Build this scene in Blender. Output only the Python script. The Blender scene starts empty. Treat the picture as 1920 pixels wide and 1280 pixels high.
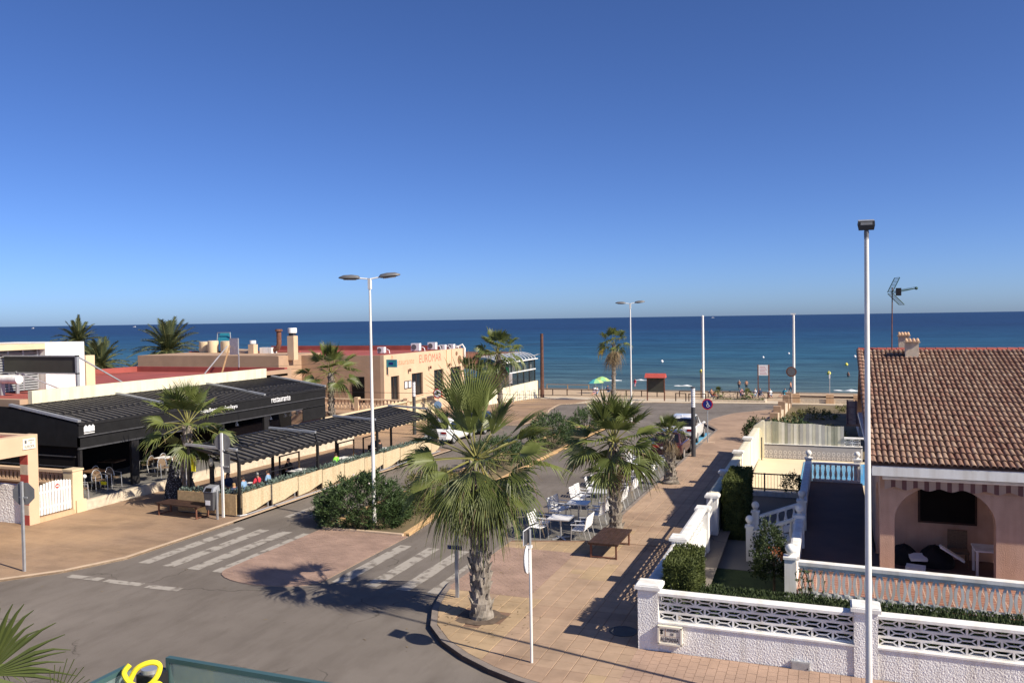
import bpy, bmesh, math, random
from mathutils import Vector, Matrix, noise
R = math.radians
random.seed(7)
SC = bpy.context.scene
COL = SC.collection

# ---------------------------------------------------------------- camera
def make_camera():
    yaw, p, r = R(21.1), R(1.55), R(0.866)
    fwd = Vector((-math.sin(yaw) * math.cos(p), math.cos(yaw) * math.cos(p), -math.sin(p)))
    r0 = Vector((math.cos(yaw), math.sin(yaw), 0)); u0 = r0.cross(fwd)
    rt = r0 * math.cos(r) - u0 * math.sin(r); up = u0 * math.cos(r) + r0 * math.sin(r)
    cd = bpy.data.cameras.new('camera'); c = bpy.data.objects.new('camera', cd); COL.objects.link(c)
    m = Matrix((rt, up, -fwd)).transposed().to_4x4(); m.translation = (0, 0, 7.5)
    c.matrix_world = m
    cd.sensor_width = 36; cd.lens = 36 * 1553 / 1920; cd.clip_start = 0.05; cd.clip_end = 200000
    SC.camera = c
make_camera()
# ---------------------------------------------------------------- sky and sun
SUN_AZ, SUN_EL = R(102.5), R(37.5)          # azimuth from +Y towards +X
W = bpy.data.worlds.new('World'); SC.world = W; W.use_nodes = True
_n = W.node_tree.nodes; _l = W.node_tree.links
_bg = _n['Background']; _sky = _n.new('ShaderNodeTexSky'); _sky.sky_type = 'NISHITA'; _sky.sun_disc = False
_sky.sun_elevation = SUN_EL; _sky.sun_rotation = SUN_AZ
_sky.altitude = 0; _sky.air_density = 0.52; _sky.dust_density = 0.75; _sky.ozone_density = 7.5
_hs = _n.new('ShaderNodeHueSaturation'); _hs.inputs['Saturation'].default_value = 1.06; _hs.inputs['Hue'].default_value = 0.508
_l.new(_sky.outputs[0], _hs.inputs['Color']); _l.new(_hs.outputs[0], _bg.inputs[0]); _bg.inputs[1].default_value = 0.105
_s = bpy.data.lights.new('sun', 'SUN'); _s.energy = 5.0; _s.angle = R(0.53); _s.color = (1, 0.90, 0.75)
_so = bpy.data.objects.new('sun', _s); COL.objects.link(_so); _so.location = (30, -10, 40)
SUNV = Vector((math.cos(SUN_EL) * math.sin(SUN_AZ), math.cos(SUN_EL) * math.cos(SUN_AZ), math.sin(SUN_EL)))
_so.rotation_euler = SUNV.to_track_quat('Z', 'Y').to_euler()
SC.view_settings.view_transform = 'Standard'; SC.view_settings.look = 'None'
SC.view_settings.gamma = 1; SC.view_settings.use_curve_mapping = False; SC.view_settings.exposure = 0.52

# ---------------------------------------------------------------- helpers
PROF = [(-80, 0), (30, 0), (62, -.5), (90, -1.8), (100, -2.1), (136, -4.3), (150, -5.2), (220, -9)]
SEA = -4.3
def gz(y):
    for (a, za), (b, zb) in zip(PROF, PROF[1:]):
        if y <= b: return za + (zb - za) * (y - a) / (b - a)
    return PROF[-1][1]

class B:
    """collects geometry for one mesh"""
    def __init__(s, M=None): s.v = []; s.f = []; s.m = []; s.M = M
    def add(s, vs, fs, mi=0):
        o = len(s.v)
        if s.M is not None: vs = [s.M @ Vector(p) for p in vs]
        s.v += [tuple(p) for p in vs]
        s.f += [tuple(i + o for i in f) for f in fs]; s.m += [mi] * len(fs)
        return s
    def box(s, x0, x1, y0, y1, z0, z1, mi=0):
        return s.add([(x0,y0,z0),(x1,y0,z0),(x1,y1,z0),(x0,y1,z0),(x0,y0,z1),(x1,y0,z1),(x1,y1,z1),(x0,y1,z1)],
            [(0,3,2,1),(4,5,6,7),(0,1,5,4),(1,2,6,5),(2,3,7,6),(3,0,4,7)], mi)
    def prism(s, poly, z0, z1, mi=0):      # (x,y) outline, counter-clockwise
        n = len(poly)
        return s.add([(x,y,z0) for x,y in poly] + [(x,y,z1) for x,y in poly],
            [tuple(range(n-1,-1,-1)), tuple(range(n,2*n))] + [(i,(i+1)%n,(i+1)%n+n,i+n) for i in range(n)], mi)
    def prismx(s, poly, x0, x1, mi=0):     # (y,z) outline
        n = len(poly)
        return s.add([(x0,y,z) for y,z in poly] + [(x1,y,z) for y,z in poly],
            [tuple(range(n-1,-1,-1)), tuple(range(n,2*n))] + [(i,(i+1)%n,(i+1)%n+n,i+n) for i in range(n)], mi)
    def prismy(s, poly, y0, y1, mi=0):     # (x,z) outline
        n = len(poly)
        return s.add([(x,y1,z) for x,z in poly] + [(x,y0,z) for x,z in poly],
            [tuple(range(n-1,-1,-1)), tuple(range(n,2*n))] + [(i,(i+1)%n,(i+1)%n+n,i+n) for i in range(n)], mi)
    def tube(s, path, r, n=8, mi=0, caps=True):
        P = [Vector(p) for p in path]; k = len(P)
        rs = r if isinstance(r, (list, tuple)) else [r] * k
        vs = []; fs = []; t0 = (P[1] - P[0]).normalized()
        a = Vector((0,0,1)) if abs(t0.z) < .9 else Vector((1,0,0))
        u = t0.cross(a).normalized()
        for i, p in enumerate(P):
            t = (P[min(i+1,k-1)] - P[max(i-1,0)]).normalized()
            u = (u - t * u.dot(t)).normalized(); w = t.cross(u)
            for j in range(n):
                an = 2 * math.pi * j / n
                vs.append(p + (u * math.cos(an) + w * math.sin(an)) * rs[i])
        for i in range(k-1):
            for j in range(n):
                q = (j+1) % n
                fs.append((i*n+j, i*n+q, (i+1)*n+q, (i+1)*n+j))
        if caps: fs += [tuple(range(n-1,-1,-1)), tuple(range((k-1)*n, k*n))]
        return s.add(vs, fs, mi)
    def bar(s, p0, p1, w, h, mi=0):        # rectangular bar, h measured upwards
        p0 = Vector(p0); p1 = Vector(p1); t = (p1-p0).normalized()
        a = Vector((0,0,1)) if abs(t.z) < .95 else Vector((0,1,0))
        u = t.cross(a).normalized() * (w/2); q = u.cross(t).normalized() * (h/2)
        vs = [p + du*u + dq*q for p in (p0, p1) for du, dq in ((-1,-1),(1,-1),(1,1),(-1,1))]
        return s.add(vs, [(0,1,2,3),(7,6,5,4),(0,4,5,1),(1,5,6,2),(2,6,7,3),(3,7,4,0)], mi)
    def lathe(s, prof, c=(0,0,0), n=12, mi=0):
        vs = []; fs = []; k = len(prof)
        for r, z in prof:
            for j in range(n):
                a = 2*math.pi*j/n; vs.append((c[0]+r*math.cos(a), c[1]+r*math.sin(a), c[2]+z))
        for i in range(k-1):
            for j in range(n):
                q = (j+1) % n; fs.append((i*n+j, i*n+q, (i+1)*n+q, (i+1)*n+j))
        fs += [tuple(range(n-1,-1,-1)), tuple(range((k-1)*n, k*n))]
        return s.add(vs, fs, mi)
    def ball(s, c, r, n=12, m=8, mi=0, sc=(1,1,1)):
        vs = [(c[0], c[1], c[2]-r*sc[2])]; fs = []
        for i in range(1, m):
            a = math.pi*i/m
            for j in range(n):
                b = 2*math.pi*j/n
                vs.append((c[0]+r*sc[0]*math.sin(a)*math.cos(b), c[1]+r*sc[1]*math.sin(a)*math.sin(b), c[2]-r*sc[2]*math.cos(a)))
        vs.append((c[0], c[1], c[2]+r*sc[2])); e = len(vs)-1
        for j in range(n):
            q = (j+1) % n
            fs.append((0, 1+q, 1+j)); fs.append((e, 1+(m-2)*n+j, 1+(m-2)*n+q))
            for i in range(m-2): fs.append((1+i*n+j, 1+i*n+q, 1+(i+1)*n+q, 1+(i+1)*n+j))
        return s.add(vs, fs, mi)
    def quad(s, a, b, c, d, mi=0): return s.add([a,b,c,d], [(0,1,2,3)], mi)
    def mesh(s, name, mats, off=(0,0,0), smooth=False):
        me = bpy.data.meshes.new(name)
        ox, oy, oz = off
        me.from_pydata([(x-ox,y-oy,z-oz) for x,y,z in s.v], [], s.f)
        for mt in (mats if isinstance(mats, (list, tuple)) else [mats]): me.materials.append(MAT[mt])
        if any(s.m): me.polygons.foreach_set('material_index', s.m)
        if smooth:
            me.polygons.foreach_set('use_smooth', [True]*len(s.f)); me.set_sharp_from_angle(angle=R(40))
        me.update()
        return me

def root_of(o):
    while o.parent: o = o.parent
    return o
def link(name, me, parent=None):
    o = bpy.data.objects.new(name, me); COL.objects.link(o)
    if parent: o.parent = parent
    return o
def part(name, b, mats, parent, smooth=False, label=None):
    """mesh part; its vertices are given in the same frame as its thing's location"""
    o = link(name, b.mesh(name, mats, root_of(parent).location, smooth), parent)
    if label: o['label'] = label
    return o
def thing(name, label, cat, loc=(0,0,0), group=None, rz=0):
    o = link(name, None); o.location = loc; o.rotation_euler = (0,0,rz); o.empty_display_size = .2
    return tag(o, label, cat, group)
def tag(o, label, cat, group=None):
    o['label'] = label; o['category'] = cat
    if group: o['group'] = group
    return o
def single(name, b, mats, label, cat, loc=(0,0,0), group=None, smooth=False):
    o = link(name, b.mesh(name, mats, loc, smooth)); o.location = loc
    return tag(o, label, cat, group)
def copy_tree(o, parent=None):
    c = o.copy(); COL.objects.link(c)
    if parent: c.parent = parent
    for ch in list(o.children): copy_tree(ch, c)
    return c
def place(src, loc, rz, label, used):
    """first call moves the source itself, later calls copy it with its parts"""
    o = src if not used else copy_tree(src)
    used.append(o); o.location = loc; o.rotation_euler = (0,0,rz); o['label'] = label
    return o
def struct(name, b, mats, smooth=False):
    o = link(name, b.mesh(name, mats, (0,0,0), smooth)); o['kind'] = 'structure'; return o
def sempty(name):
    o = link(name, None); o['kind'] = 'structure'; return o
def stuff(o): o['kind'] = 'stuff'; return o

def sheet(poly, h, base=None):
    """flat outline laid on the sloping ground, h above it; base: also give it sides down to base"""
    bm = bmesh.new()
    f = bm.faces.new([bm.verts.new((x, y, 0)) for x, y in poly])
    bmesh.ops.recalc_face_normals(bm, faces=bm.faces)
    if f.normal.z < 0: f.normal_flip()
    for y, _ in PROF[1:-1]:
        bmesh.ops.bisect_plane(bm, geom=bm.verts[:] + bm.edges[:] + bm.faces[:], plane_co=(0,y,0), plane_no=(0,1,0))
    if base is not None:
        ed = [e for e in bm.edges if e.is_boundary]
        g = bmesh.ops.extrude_edge_only(bm, edges=ed)['geom']
        low = {v for v in g if isinstance(v, bmesh.types.BMVert)}
    else: low = set()
    for v in bm.verts: v.co.z = gz(v.co.y) + (base if v in low else h)
    bm.verts.index_update()
    b = B(); b.add([tuple(v.co) for v in bm.verts], [tuple(v.index for v in f.verts) for f in bm.faces]); bm.free()
    return b

# ---------------------------------------------------------------- text
def text_mesh(txt, size, depth=.004, extrude_to=None):
    cu = bpy.data.curves.new('lettering', 'FONT'); cu.body = txt; cu.size = size; cu.extrude = depth
    cu.align_x = 'LEFT'
    o = bpy.data.objects.new('tmp', cu); COL.objects.link(o)
    dg = bpy.context.evaluated_depsgraph_get()
    me = bpy.data.meshes.new_from_object(o.evaluated_get(dg))
    bpy.data.objects.remove(o); bpy.data.curves.remove(cu)
    return me
def lettering(txt, p0, right, upv, width, height, mat_, parent, depth=.004, name='lettering'):
    """text stretched to width x height, lower left corner p0 (world), running along right"""
    me = text_mesh(txt, 1.0, .5)
    xs = [v.co.x for v in me.vertices]; ys = [v.co.y for v in me.vertices]
    x0, x1, y0, y1 = min(xs), max(xs), min(ys), max(ys)
    right = Vector(right).normalized(); upv = Vector(upv).normalized(); nn = right.cross(upv)
    ro = root_of(parent).location
    for v in me.vertices:
        v.co = Vector(p0) + right*((v.co.x-x0)/(x1-x0)*width) + upv*((v.co.y-y0)/(y1-y0)*height) + nn*(v.co.z*2*depth) - ro
    me.materials.clear(); me.materials.append(MAT[mat_])
    return link(name, me, parent)

# ---------------------------------------------------------------- materials
MAT = {}
def mat(name, col, rough=.8, var=.12, scale=4, bump=0, bscale=60, metal=0, spec=.3, col2=None, trans=0, detail=4, lo=.3, hi=.7, coat=0, streak=0, grime=0):
    m = bpy.data.materials.new(name); m.use_nodes = True; MAT[name] = m
    n = m.node_tree.nodes; l = m.node_tree.links; p = n['Principled BSDF']
    p.inputs['Roughness'].default_value = rough; p.inputs['Metallic'].default_value = metal
    p.inputs['Specular IOR Level'].default_value = spec
    if coat: p.inputs['Coat Weight'].default_value = coat
    a = tuple(c*(1-var) for c in col); b = col2 or tuple(min(1, c*(1+var)) for c in col)
    if var or col2:
        tc = n.new('ShaderNodeNewGeometry'); nz = n.new('ShaderNodeTexNoise')
        nz.inputs['Scale'].default_value = scale; nz.inputs['Detail'].default_value = detail
        rp = n.new('ShaderNodeValToRGB'); rp.color_ramp.elements[0].position = lo; rp.color_ramp.elements[1].position = hi
        rp.color_ramp.elements[0].color = (*a, 1); rp.color_ramp.elements[1].color = (*b, 1)
        l.new(tc.outputs['Position'], nz.inputs['Vector']); l.new(nz.outputs['Fac'], rp.inputs['Fac'])
        cur = rp.outputs[0]
        if grime:       # broad stains that do not follow the pieces
            ng = n.new('ShaderNodeTexNoise'); ng.inputs['Scale'].default_value = .55; ng.inputs['Detail'].default_value = 9; ng.inputs['Roughness'].default_value = .65
            rg = n.new('ShaderNodeValToRGB'); rg.color_ramp.elements[0].position = .33; rg.color_ramp.elements[1].position = .55; k = 1-grime
            rg.color_ramp.elements[0].color = (k,k,k,1); rg.color_ramp.elements[1].color = (1,1,1,1)
            mg = n.new('ShaderNodeMix'); mg.data_type = 'RGBA'; mg.blend_type = 'MULTIPLY'; mg.inputs[0].default_value = 1
            l.new(tc.outputs['Position'], ng.inputs['Vector']); l.new(ng.outputs['Fac'], rg.inputs[0]); l.new(cur, mg.inputs[6]); l.new(rg.outputs[0], mg.inputs[7]); cur = mg.outputs[2]
        if streak:      # rain streaks and grime running down the wall
            mp = n.new('ShaderNodeMapping'); mp.inputs['Scale'].default_value = (2.6,2.6,.22); ns = n.new('ShaderNodeTexNoise'); ns.inputs['Scale'].default_value = 1.6; ns.inputs['Detail'].default_value = 7
            r2 = n.new('ShaderNodeValToRGB'); r2.color_ramp.elements[0].position = .32; r2.color_ramp.elements[1].position = .56
            k = 1-streak; r2.color_ramp.elements[0].color = (k,k*.97,k*.92,1); r2.color_ramp.elements[1].color = (1,1,1,1)
            mm = n.new('ShaderNodeMix'); mm.data_type = 'RGBA'; mm.blend_type = 'MULTIPLY'; mm.inputs[0].default_value = 1
            l.new(tc.outputs['Position'], mp.inputs[0]); l.new(mp.outputs[0], ns.inputs['Vector']); l.new(ns.outputs['Fac'], r2.inputs[0])
            l.new(cur, mm.inputs[6]); l.new(r2.outputs[0], mm.inputs[7]); l.new(mm.outputs[2], p.inputs['Base Color'])
        else: l.new(cur, p.inputs['Base Color'])
    else: p.inputs['Base Color'].default_value = (*col, 1)
    if bump:
        tc2 = n.new('ShaderNodeNewGeometry'); nb = n.new('ShaderNodeTexNoise'); nb.inputs['Scale'].default_value = bscale
        nb.inputs['Detail'].default_value = 3
        bp = n.new('ShaderNodeBump'); bp.inputs['Strength'].default_value = min(1, bump); bp.inputs['Distance'].default_value = .02*max(1, bump)
        l.new(tc2.outputs['Position'], nb.inputs['Vector']); l.new(nb.outputs['Fac'], bp.inputs['Height']); l.new(bp.outputs[0], p.inputs['Normal'])
    if trans:
        t = n.new('ShaderNodeBsdfTranslucent'); mx = n.new('ShaderNodeMixShader'); mx.inputs[0].default_value = trans
        out = n['Material Output']
        if var or col2: l.new(rp.outputs[0], t.inputs[0])
        else: t.inputs[0].default_value = (*col, 1)
        l.new(p.outputs[0], mx.inputs[1]); l.new(t.outputs[0], mx.inputs[2]); l.new(mx.outputs[0], out.inputs[0])
    return m

mat('white_paint', (.80,.79,.76), .7, .04, 3, .15, 80, streak=.16)
mat('white_stucco', (.80,.79,.77), .9, .06, 2.5, .3, 90, streak=.14)
mat('cream_wall', (.70,.65,.49), .9, .05, 1.5, .2, 60, streak=.12)
mat('white_metal', (.76,.75,.72), .35, .06, 4, streak=.12, spec=.5)
mat('grey_metal', (.085,.085,.09), .5, .1, 6)
mat('galvanised', (.42,.43,.44), .45, .12, 8, metal=.5)
mat('alu', (.62,.62,.62), .35, .05, 8, metal=.7)
mat('black_metal', (.018,.017,.017), .45, .2, 6, spec=.4)
mat('dark_metal', (.06,.06,.065), .5, .2, 6)
mat('black_cloth', (.012,.012,.013), .8, .2, 3, spec=.2)
mat('awning_cloth', (.085,.080,.076), .75, .2, 3, spec=.3)
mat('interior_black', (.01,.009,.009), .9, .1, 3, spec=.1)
mat('dark_glass', (.012,.013,.015), .08, .1, 2, spec=.6)
mat('brown_dark', (.05,.028,.02), .6, .2, 6)
mat('peach_wall', (.58,.39,.24), .9, .05, .8, .15, 40, streak=.1)
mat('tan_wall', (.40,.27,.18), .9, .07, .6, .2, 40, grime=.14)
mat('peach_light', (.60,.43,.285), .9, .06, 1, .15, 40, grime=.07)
mat('cream_peach', (.66,.53,.34), .9, .05, 1, .15, 40, grime=.08)
mat('villa_pink', (.52,.335,.245), .95, .1, 2.2, .6, 40, streak=.12)
mat('red_roof', (.30,.075,.06), .85, .18, .6)
mat('red_paint', (.42,.08,.065), .6, .12, 5)
mat('red_letter', (.54,.165,.11), .85, .3, 6)
mat('red_faded', (.56,.24,.14), .85, .3, 6)
mat('terracotta', (.42,.20,.125), .85, .3, 3.5, .3, 30, col2=(.50,.30,.19))
mat('terracotta_pale', (.55,.36,.22), .85, .2, 4)
mat('chimney_render', (.55,.47,.36), .9, .15, 5, .4, 30)
mat('asphalt_grey', (.17,.16,.145), .9, .1, .6, .3, 120, detail=8)
mat('tile_tan', (.39,.275,.19), .85, .10, 2.5, .1, 80, grime=.26)
mat('tile_ochre', (.41,.295,.18), .85, .10, 2.5, .1, 80, grime=.26)
mat('tile_pink', (.355,.245,.17), .85, .10, 2.5, .1, 80, grime=.26)
mat('mortar', (.20,.125,.085), .95, .2, 6)
mat('brick_red', (.33,.225,.175), .85, .16, 1.5, .1, 80, detail=8, grime=.2)
mat('brick_pink', (.40,.275,.205), .85, .14, 1.5, .1, 80, detail=8, grime=.2)
mat('joint_pale', (.46,.33,.25), .95, .1, 6)
mat('kerb_grey', (.22,.185,.16), .9, .15, 3, .3, 60)
mat('kerb_ochre', (.55,.36,.18), .85, .15, 2)
mat('kerb_pale', (.50,.38,.27), .9, .12, 2)
mat('marking', (.165,.143,.122), .9, .0, 3.2, col2=(.345,.315,.275), detail=11, lo=.36, hi=.50)
mat('blue_paint', (.10,.30,.45), .8, .12, 1.5)
mat('promenade', (.52,.44,.33), .9, .08, .5)
mat('dirt', (.16,.125,.075), .95, .35, .4, .4, 20, col2=(.22,.17,.09), detail=8)
mat('lawn', (.045,.07,.022), .9, .25, 3, .8, 90)
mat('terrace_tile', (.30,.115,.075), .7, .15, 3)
mat('soil', (.12,.09,.068), .95, .3, 6, .4, 30); mat('terrace_shaded', (.105,.06,.048), .7, .15, 1)  # side terrace floor: the house shade is put into this darker tile colour
mat('patio', (.66,.55,.38), .8, .05, 1)
mat('pool', (.08,.33,.55), .1, .1, 2, spec=.5)
mat('wall_tile', (.36,.34,.34), .4, .04, 3)
mat('tile_ring', (.66,.63,.60), .4, .03, 3)
mat('navy_line', (.02,.02,.035), .5, .1, 3)
mat('awning_stripe', (.42,.31,.25), .9, .05, 3)
mat('awning_stripe2', (.16,.08,.075), .9, .05, 3)
mat('wood_brown', (.05,.027,.02), .6, .3, 5, .2, 40)
mat('wood_tan', (.40,.25,.13), .7, .15, 5)
mat('table_wood', (.20,.11,.06), .5, .2, 5)
mat('rattan', (.16,.11,.07), .8, .2, 20)
mat('osb', (.53,.43,.28), .85, .18, 14, streak=.15, detail=8)
mat('osb_dark', (.40,.28,.15), .85, .2, 10, detail=8)  # darker copy of osb; on the end planter it paints in shade
mat('rust', (.16,.07,.045), .85, .3, 5)
mat('pole_wood', (.115,.055,.04), .85, .25, 5)
mat('yellow', (.80,.72,.02), .5, .03, 3)
mat('rope_yellow', (.80,.66,.03), .6, .1, 30)
mat('green_lime', (.22,.75,.05), .7, .06, 5)
mat('sign_blue', (.012,.02,.16), .4, .05, 3)
mat('sign_red', (.42,.02,.03), .4, .05, 3)
mat('sign_white', (.78,.78,.78), .45, .03, 3)
mat('sign_green', (.01,.20,.10), .5, .05, 3)
mat('sign_teal', (.03,.22,.30), .5, .08, 5)
mat('sign_back', (.17,.17,.175), .5, .1, 5, metal=.4)
mat('board_dark', (.055,.055,.045), .7, .1, 2)
mat('chalk', (.035,.035,.038), .8, .3, 22, col2=(.30,.30,.32), detail=5, lo=.56, hi=.62)
mat('ink', (.03,.03,.035), .7, .1, 5)
mat('plaque', (.74,.69,.58), .5, .04, 5)
mat('skin', (.42,.22,.14), .6, .06, 10)
mat('hair_dark', (.03,.02,.015), .7, .2, 20)
mat('hair_grey', (.35,.33,.30), .7, .2, 20)
mat('hair_fair', (.35,.22,.10), .7, .2, 20)
mat('cl_red', (.60,.045,.07), .85, .1, 8); mat('cl_blue', (.22,.36,.55), .85, .1, 8); mat('cl_white', (.72,.71,.70), .85, .06, 8)
mat('cl_navy', (.03,.045,.09), .85, .1, 8); mat('cl_black', (.02,.02,.022), .85, .1, 8); mat('cl_pink', (.60,.28,.30), .85, .1, 8)
mat('cl_teal', (.05,.28,.36), .85, .1, 8)
mat('car_white', (.80,.80,.79), .25, .02, 2, spec=.5, coat=.6)
mat('car_red', (.045,.014,.015), .25, .06, 2, spec=.5, coat=.6)
mat('car_dark', (.03,.035,.045), .25, .06, 2, spec=.5, coat=.6)
mat('tyre', (.018,.018,.018), .9, .15, 10)
mat('tail_red', (.30,.01,.012), .2, .05, 3)
mat('plastic_black', (.02,.02,.022), .5, .1, 6)
# foliage
mat('palm_green', (.10,.135,.035), .42, .3, 1.2, trans=.32, spec=.4, col2=(.185,.215,.06))
mat('palm_yellow', (.36,.28,.06), .6, .2, 2, trans=.3)
mat('palm_dead', (.19,.135,.075), .9, .3, 3, trans=.12, col2=(.30,.23,.14))
mat('palm_stalk', (.20,.19,.06), .6, .2, 3)
mat('palm_trunk', (.15,.125,.10), .95, .4, 5, .8, 18, col2=(.30,.265,.225))
mat('palm_boot', (.20,.17,.14), .95, .4, 5, .4, 30, col2=(.36,.32,.27))
mat('date_green', (.055,.08,.035), .6, .3, 1, trans=.2, col2=(.11,.13,.06))
mat('oleander', (.045,.085,.028), .5, .35, 3, trans=.2, spec=.35, col2=(.09,.14,.05))
mat('olive_bush', (.10,.115,.03), .6, .35, 3, trans=.25, col2=(.18,.18,.06))
mat('hedge', (.07,.095,.025), .7, .35, 4, trans=.2, col2=(.13,.155,.045))
mat('hedge_dark', (.035,.055,.02), .7, .35, 4, trans=.15, col2=(.07,.10,.035))
mat('grey_leaf', (.09,.14,.12), .7, .3, 6, trans=.15, col2=(.20,.26,.22))
mat('twig', (.10,.075,.05), .9, .3, 6)
mat('flower', (.75,.62,.60), .7, .1, 8)
mat('red_leaf', (.28,.10,.04), .7, .3, 6, trans=.2)

def stripe_mat():
    m = bpy.data.materials.new('screen_strips'); m.use_nodes = True; MAT['screen_strips'] = m
    n = m.node_tree.nodes; l = m.node_tree.links; p = n['Principled BSDF']; p.inputs['Roughness'].default_value = .85
    tc = n.new('ShaderNodeTexCoord'); mp = n.new('ShaderNodeMapping'); mp.inputs['Scale'].default_value = (6, 0, .0)
    nz = n.new('ShaderNodeTexNoise'); nz.inputs['Scale'].default_value = 1; nz.inputs['Detail'].default_value = 6
    rp = n.new('ShaderNodeValToRGB'); e = rp.color_ramp.elements
    e[0].position = .3; e[0].color = (.13,.13,.085,1); e[1].position = .68; e[1].color = (.66,.63,.52,1)
    x = e.new(.48); x.color = (.40,.39,.29,1)
    l.new(tc.outputs['Object'], mp.inputs[0]); l.new(mp.outputs[0], nz.inputs['Vector']); l.new(nz.outputs['Fac'], rp.inputs[0]); l.new(rp.outputs[0], p.inputs['Base Color'])
stripe_mat()
def glass_mat():
    m = bpy.data.materials.new('balcony_glass'); m.use_nodes = True; MAT['balcony_glass'] = m
    n = m.node_tree.nodes; l = m.node_tree.links; p = n['Principled BSDF']
    t = n.new('ShaderNodeBsdfTransparent'); t.inputs[0].default_value = (.72,.86,.84,1)
    p.inputs['Base Color'].default_value = (.30,.38,.38,1); p.inputs['Roughness'].default_value = .12
    mx = n.new('ShaderNodeMixShader'); mx.inputs[0].default_value = .42
    l.new(t.outputs[0], mx.inputs[1]); l.new(p.outputs[0], mx.inputs[2]); l.new(mx.outputs[0], n['Material Output'].inputs[0])
    mat('glass_edge', (.05,.10,.10), .3, .1, 5)
    m = bpy.data.materials.new('clear_glass'); m.use_nodes = True; MAT['clear_glass'] = m
    n = m.node_tree.nodes; l = m.node_tree.links; p = n['Principled BSDF']; p.inputs['Base Color'].default_value = (.05,.07,.08,1); p.inputs['Roughness'].default_value = .05
    t = n.new('ShaderNodeBsdfTransparent'); mx = n.new('ShaderNodeMixShader'); mx.inputs[0].default_value = .45
    l.new(t.outputs[0], mx.inputs[1]); l.new(p.outputs[0], mx.inputs[2]); l.new(mx.outputs[0], n['Material Output'].inputs[0])
glass_mat()
def asphalt_mat():
    m = bpy.data.materials.new('asphalt'); m.use_nodes = True; MAT['asphalt'] = m
    n = m.node_tree.nodes; l = m.node_tree.links; p = n['Principled BSDF']; p.inputs['Roughness'].default_value = .88; p.inputs['Specular IOR Level'].default_value = .25
    tc = n.new('ShaderNodeTexCoord')
    def nz(scale, det, rough=.55, sc=None):
        x = n.new('ShaderNodeTexNoise'); x.inputs['Scale'].default_value = scale; x.inputs['Detail'].default_value = det; x.inputs['Roughness'].default_value = rough
        if sc:
            mp = n.new('ShaderNodeMapping'); mp.inputs['Scale'].default_value = sc; l.new(tc.outputs['Object'], mp.inputs[0]); l.new(mp.outputs[0], x.inputs['Vector'])
        else: l.new(tc.outputs['Object'], x.inputs['Vector'])
        return x.outputs['Fac']
    def ramp(f, a, ca, b, cb):
        r = n.new('ShaderNodeValToRGB'); e = r.color_ramp.elements; e[0].position = a; e[0].color = (*ca,1); e[1].position = b; e[1].color = (*cb,1); l.new(f, r.inputs[0]); return r.outputs[0]
    def mul(a, b, fac=1):
        x = n.new('ShaderNodeMix'); x.data_type = 'RGBA'; x.blend_type = 'MULTIPLY'; x.inputs[0].default_value = fac; l.new(a, x.inputs[6]); l.new(b, x.inputs[7]); return x.outputs[2]
    c = ramp(nz(.22, 9, .6), .33, (.145,.125,.107), .68, (.208,.182,.158))
    c = mul(c, ramp(nz(1.6, 8, .65, (1,.28,1)), .30, (.80,.79,.78), .55, (1,1,1)))           # worn wheel tracks and drip stains
    c = mul(c, ramp(nz(95, 2), .30, (.72,.72,.72), .62, (1.12,1.12,1.12)))                    # stone speckle
    c = mul(c, ramp(nz(7, 3, .5), .20, (.45,.44,.43), .29, (1,1,1)))                          # small dark spots
    v = n.new('ShaderNodeTexVoronoi'); v.feature = 'DISTANCE_TO_EDGE'; v.inputs['Scale'].default_value = .17
    wv = n.new('ShaderNodeTexNoise'); wv.inputs['Scale'].default_value = .9; wv.inputs['Detail'].default_value = 6; l.new(tc.outputs['Object'], wv.inputs['Vector'])
    ad = n.new('ShaderNodeVectorMath'); ad.operation = 'MULTIPLY_ADD'; ad.inputs[1].default_value = (2.2,2.2,0); l.new(wv.outputs['Color'], ad.inputs[0]); l.new(tc.outputs['Object'], ad.inputs[2]); l.new(ad.outputs[0], v.inputs['Vector'])
    ck = ramp(v.outputs['Distance'], .0015, (.45,.44,.42), .005, (1,1,1))
    mk = ramp(nz(.35, 3), .47, (0,0,0), .56, (1,1,1))                                         # cracks only here and there
    x = n.new('ShaderNodeMix'); x.data_type = 'RGBA'; x.blend_type = 'MULTIPLY'; l.new(mk, x.inputs[0]); l.new(c, x.inputs[6]); l.new(ck, x.inputs[7])
    l.new(x.outputs[2], p.inputs['Base Color'])
    bp = n.new('ShaderNodeBump'); bp.inputs['Strength'].default_value = .35; bp.inputs['Distance'].default_value = .01; l.new(nz(110, 3), bp.inputs['Height']); l.new(bp.outputs[0], p.inputs['Normal'])
asphalt_mat()
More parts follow.
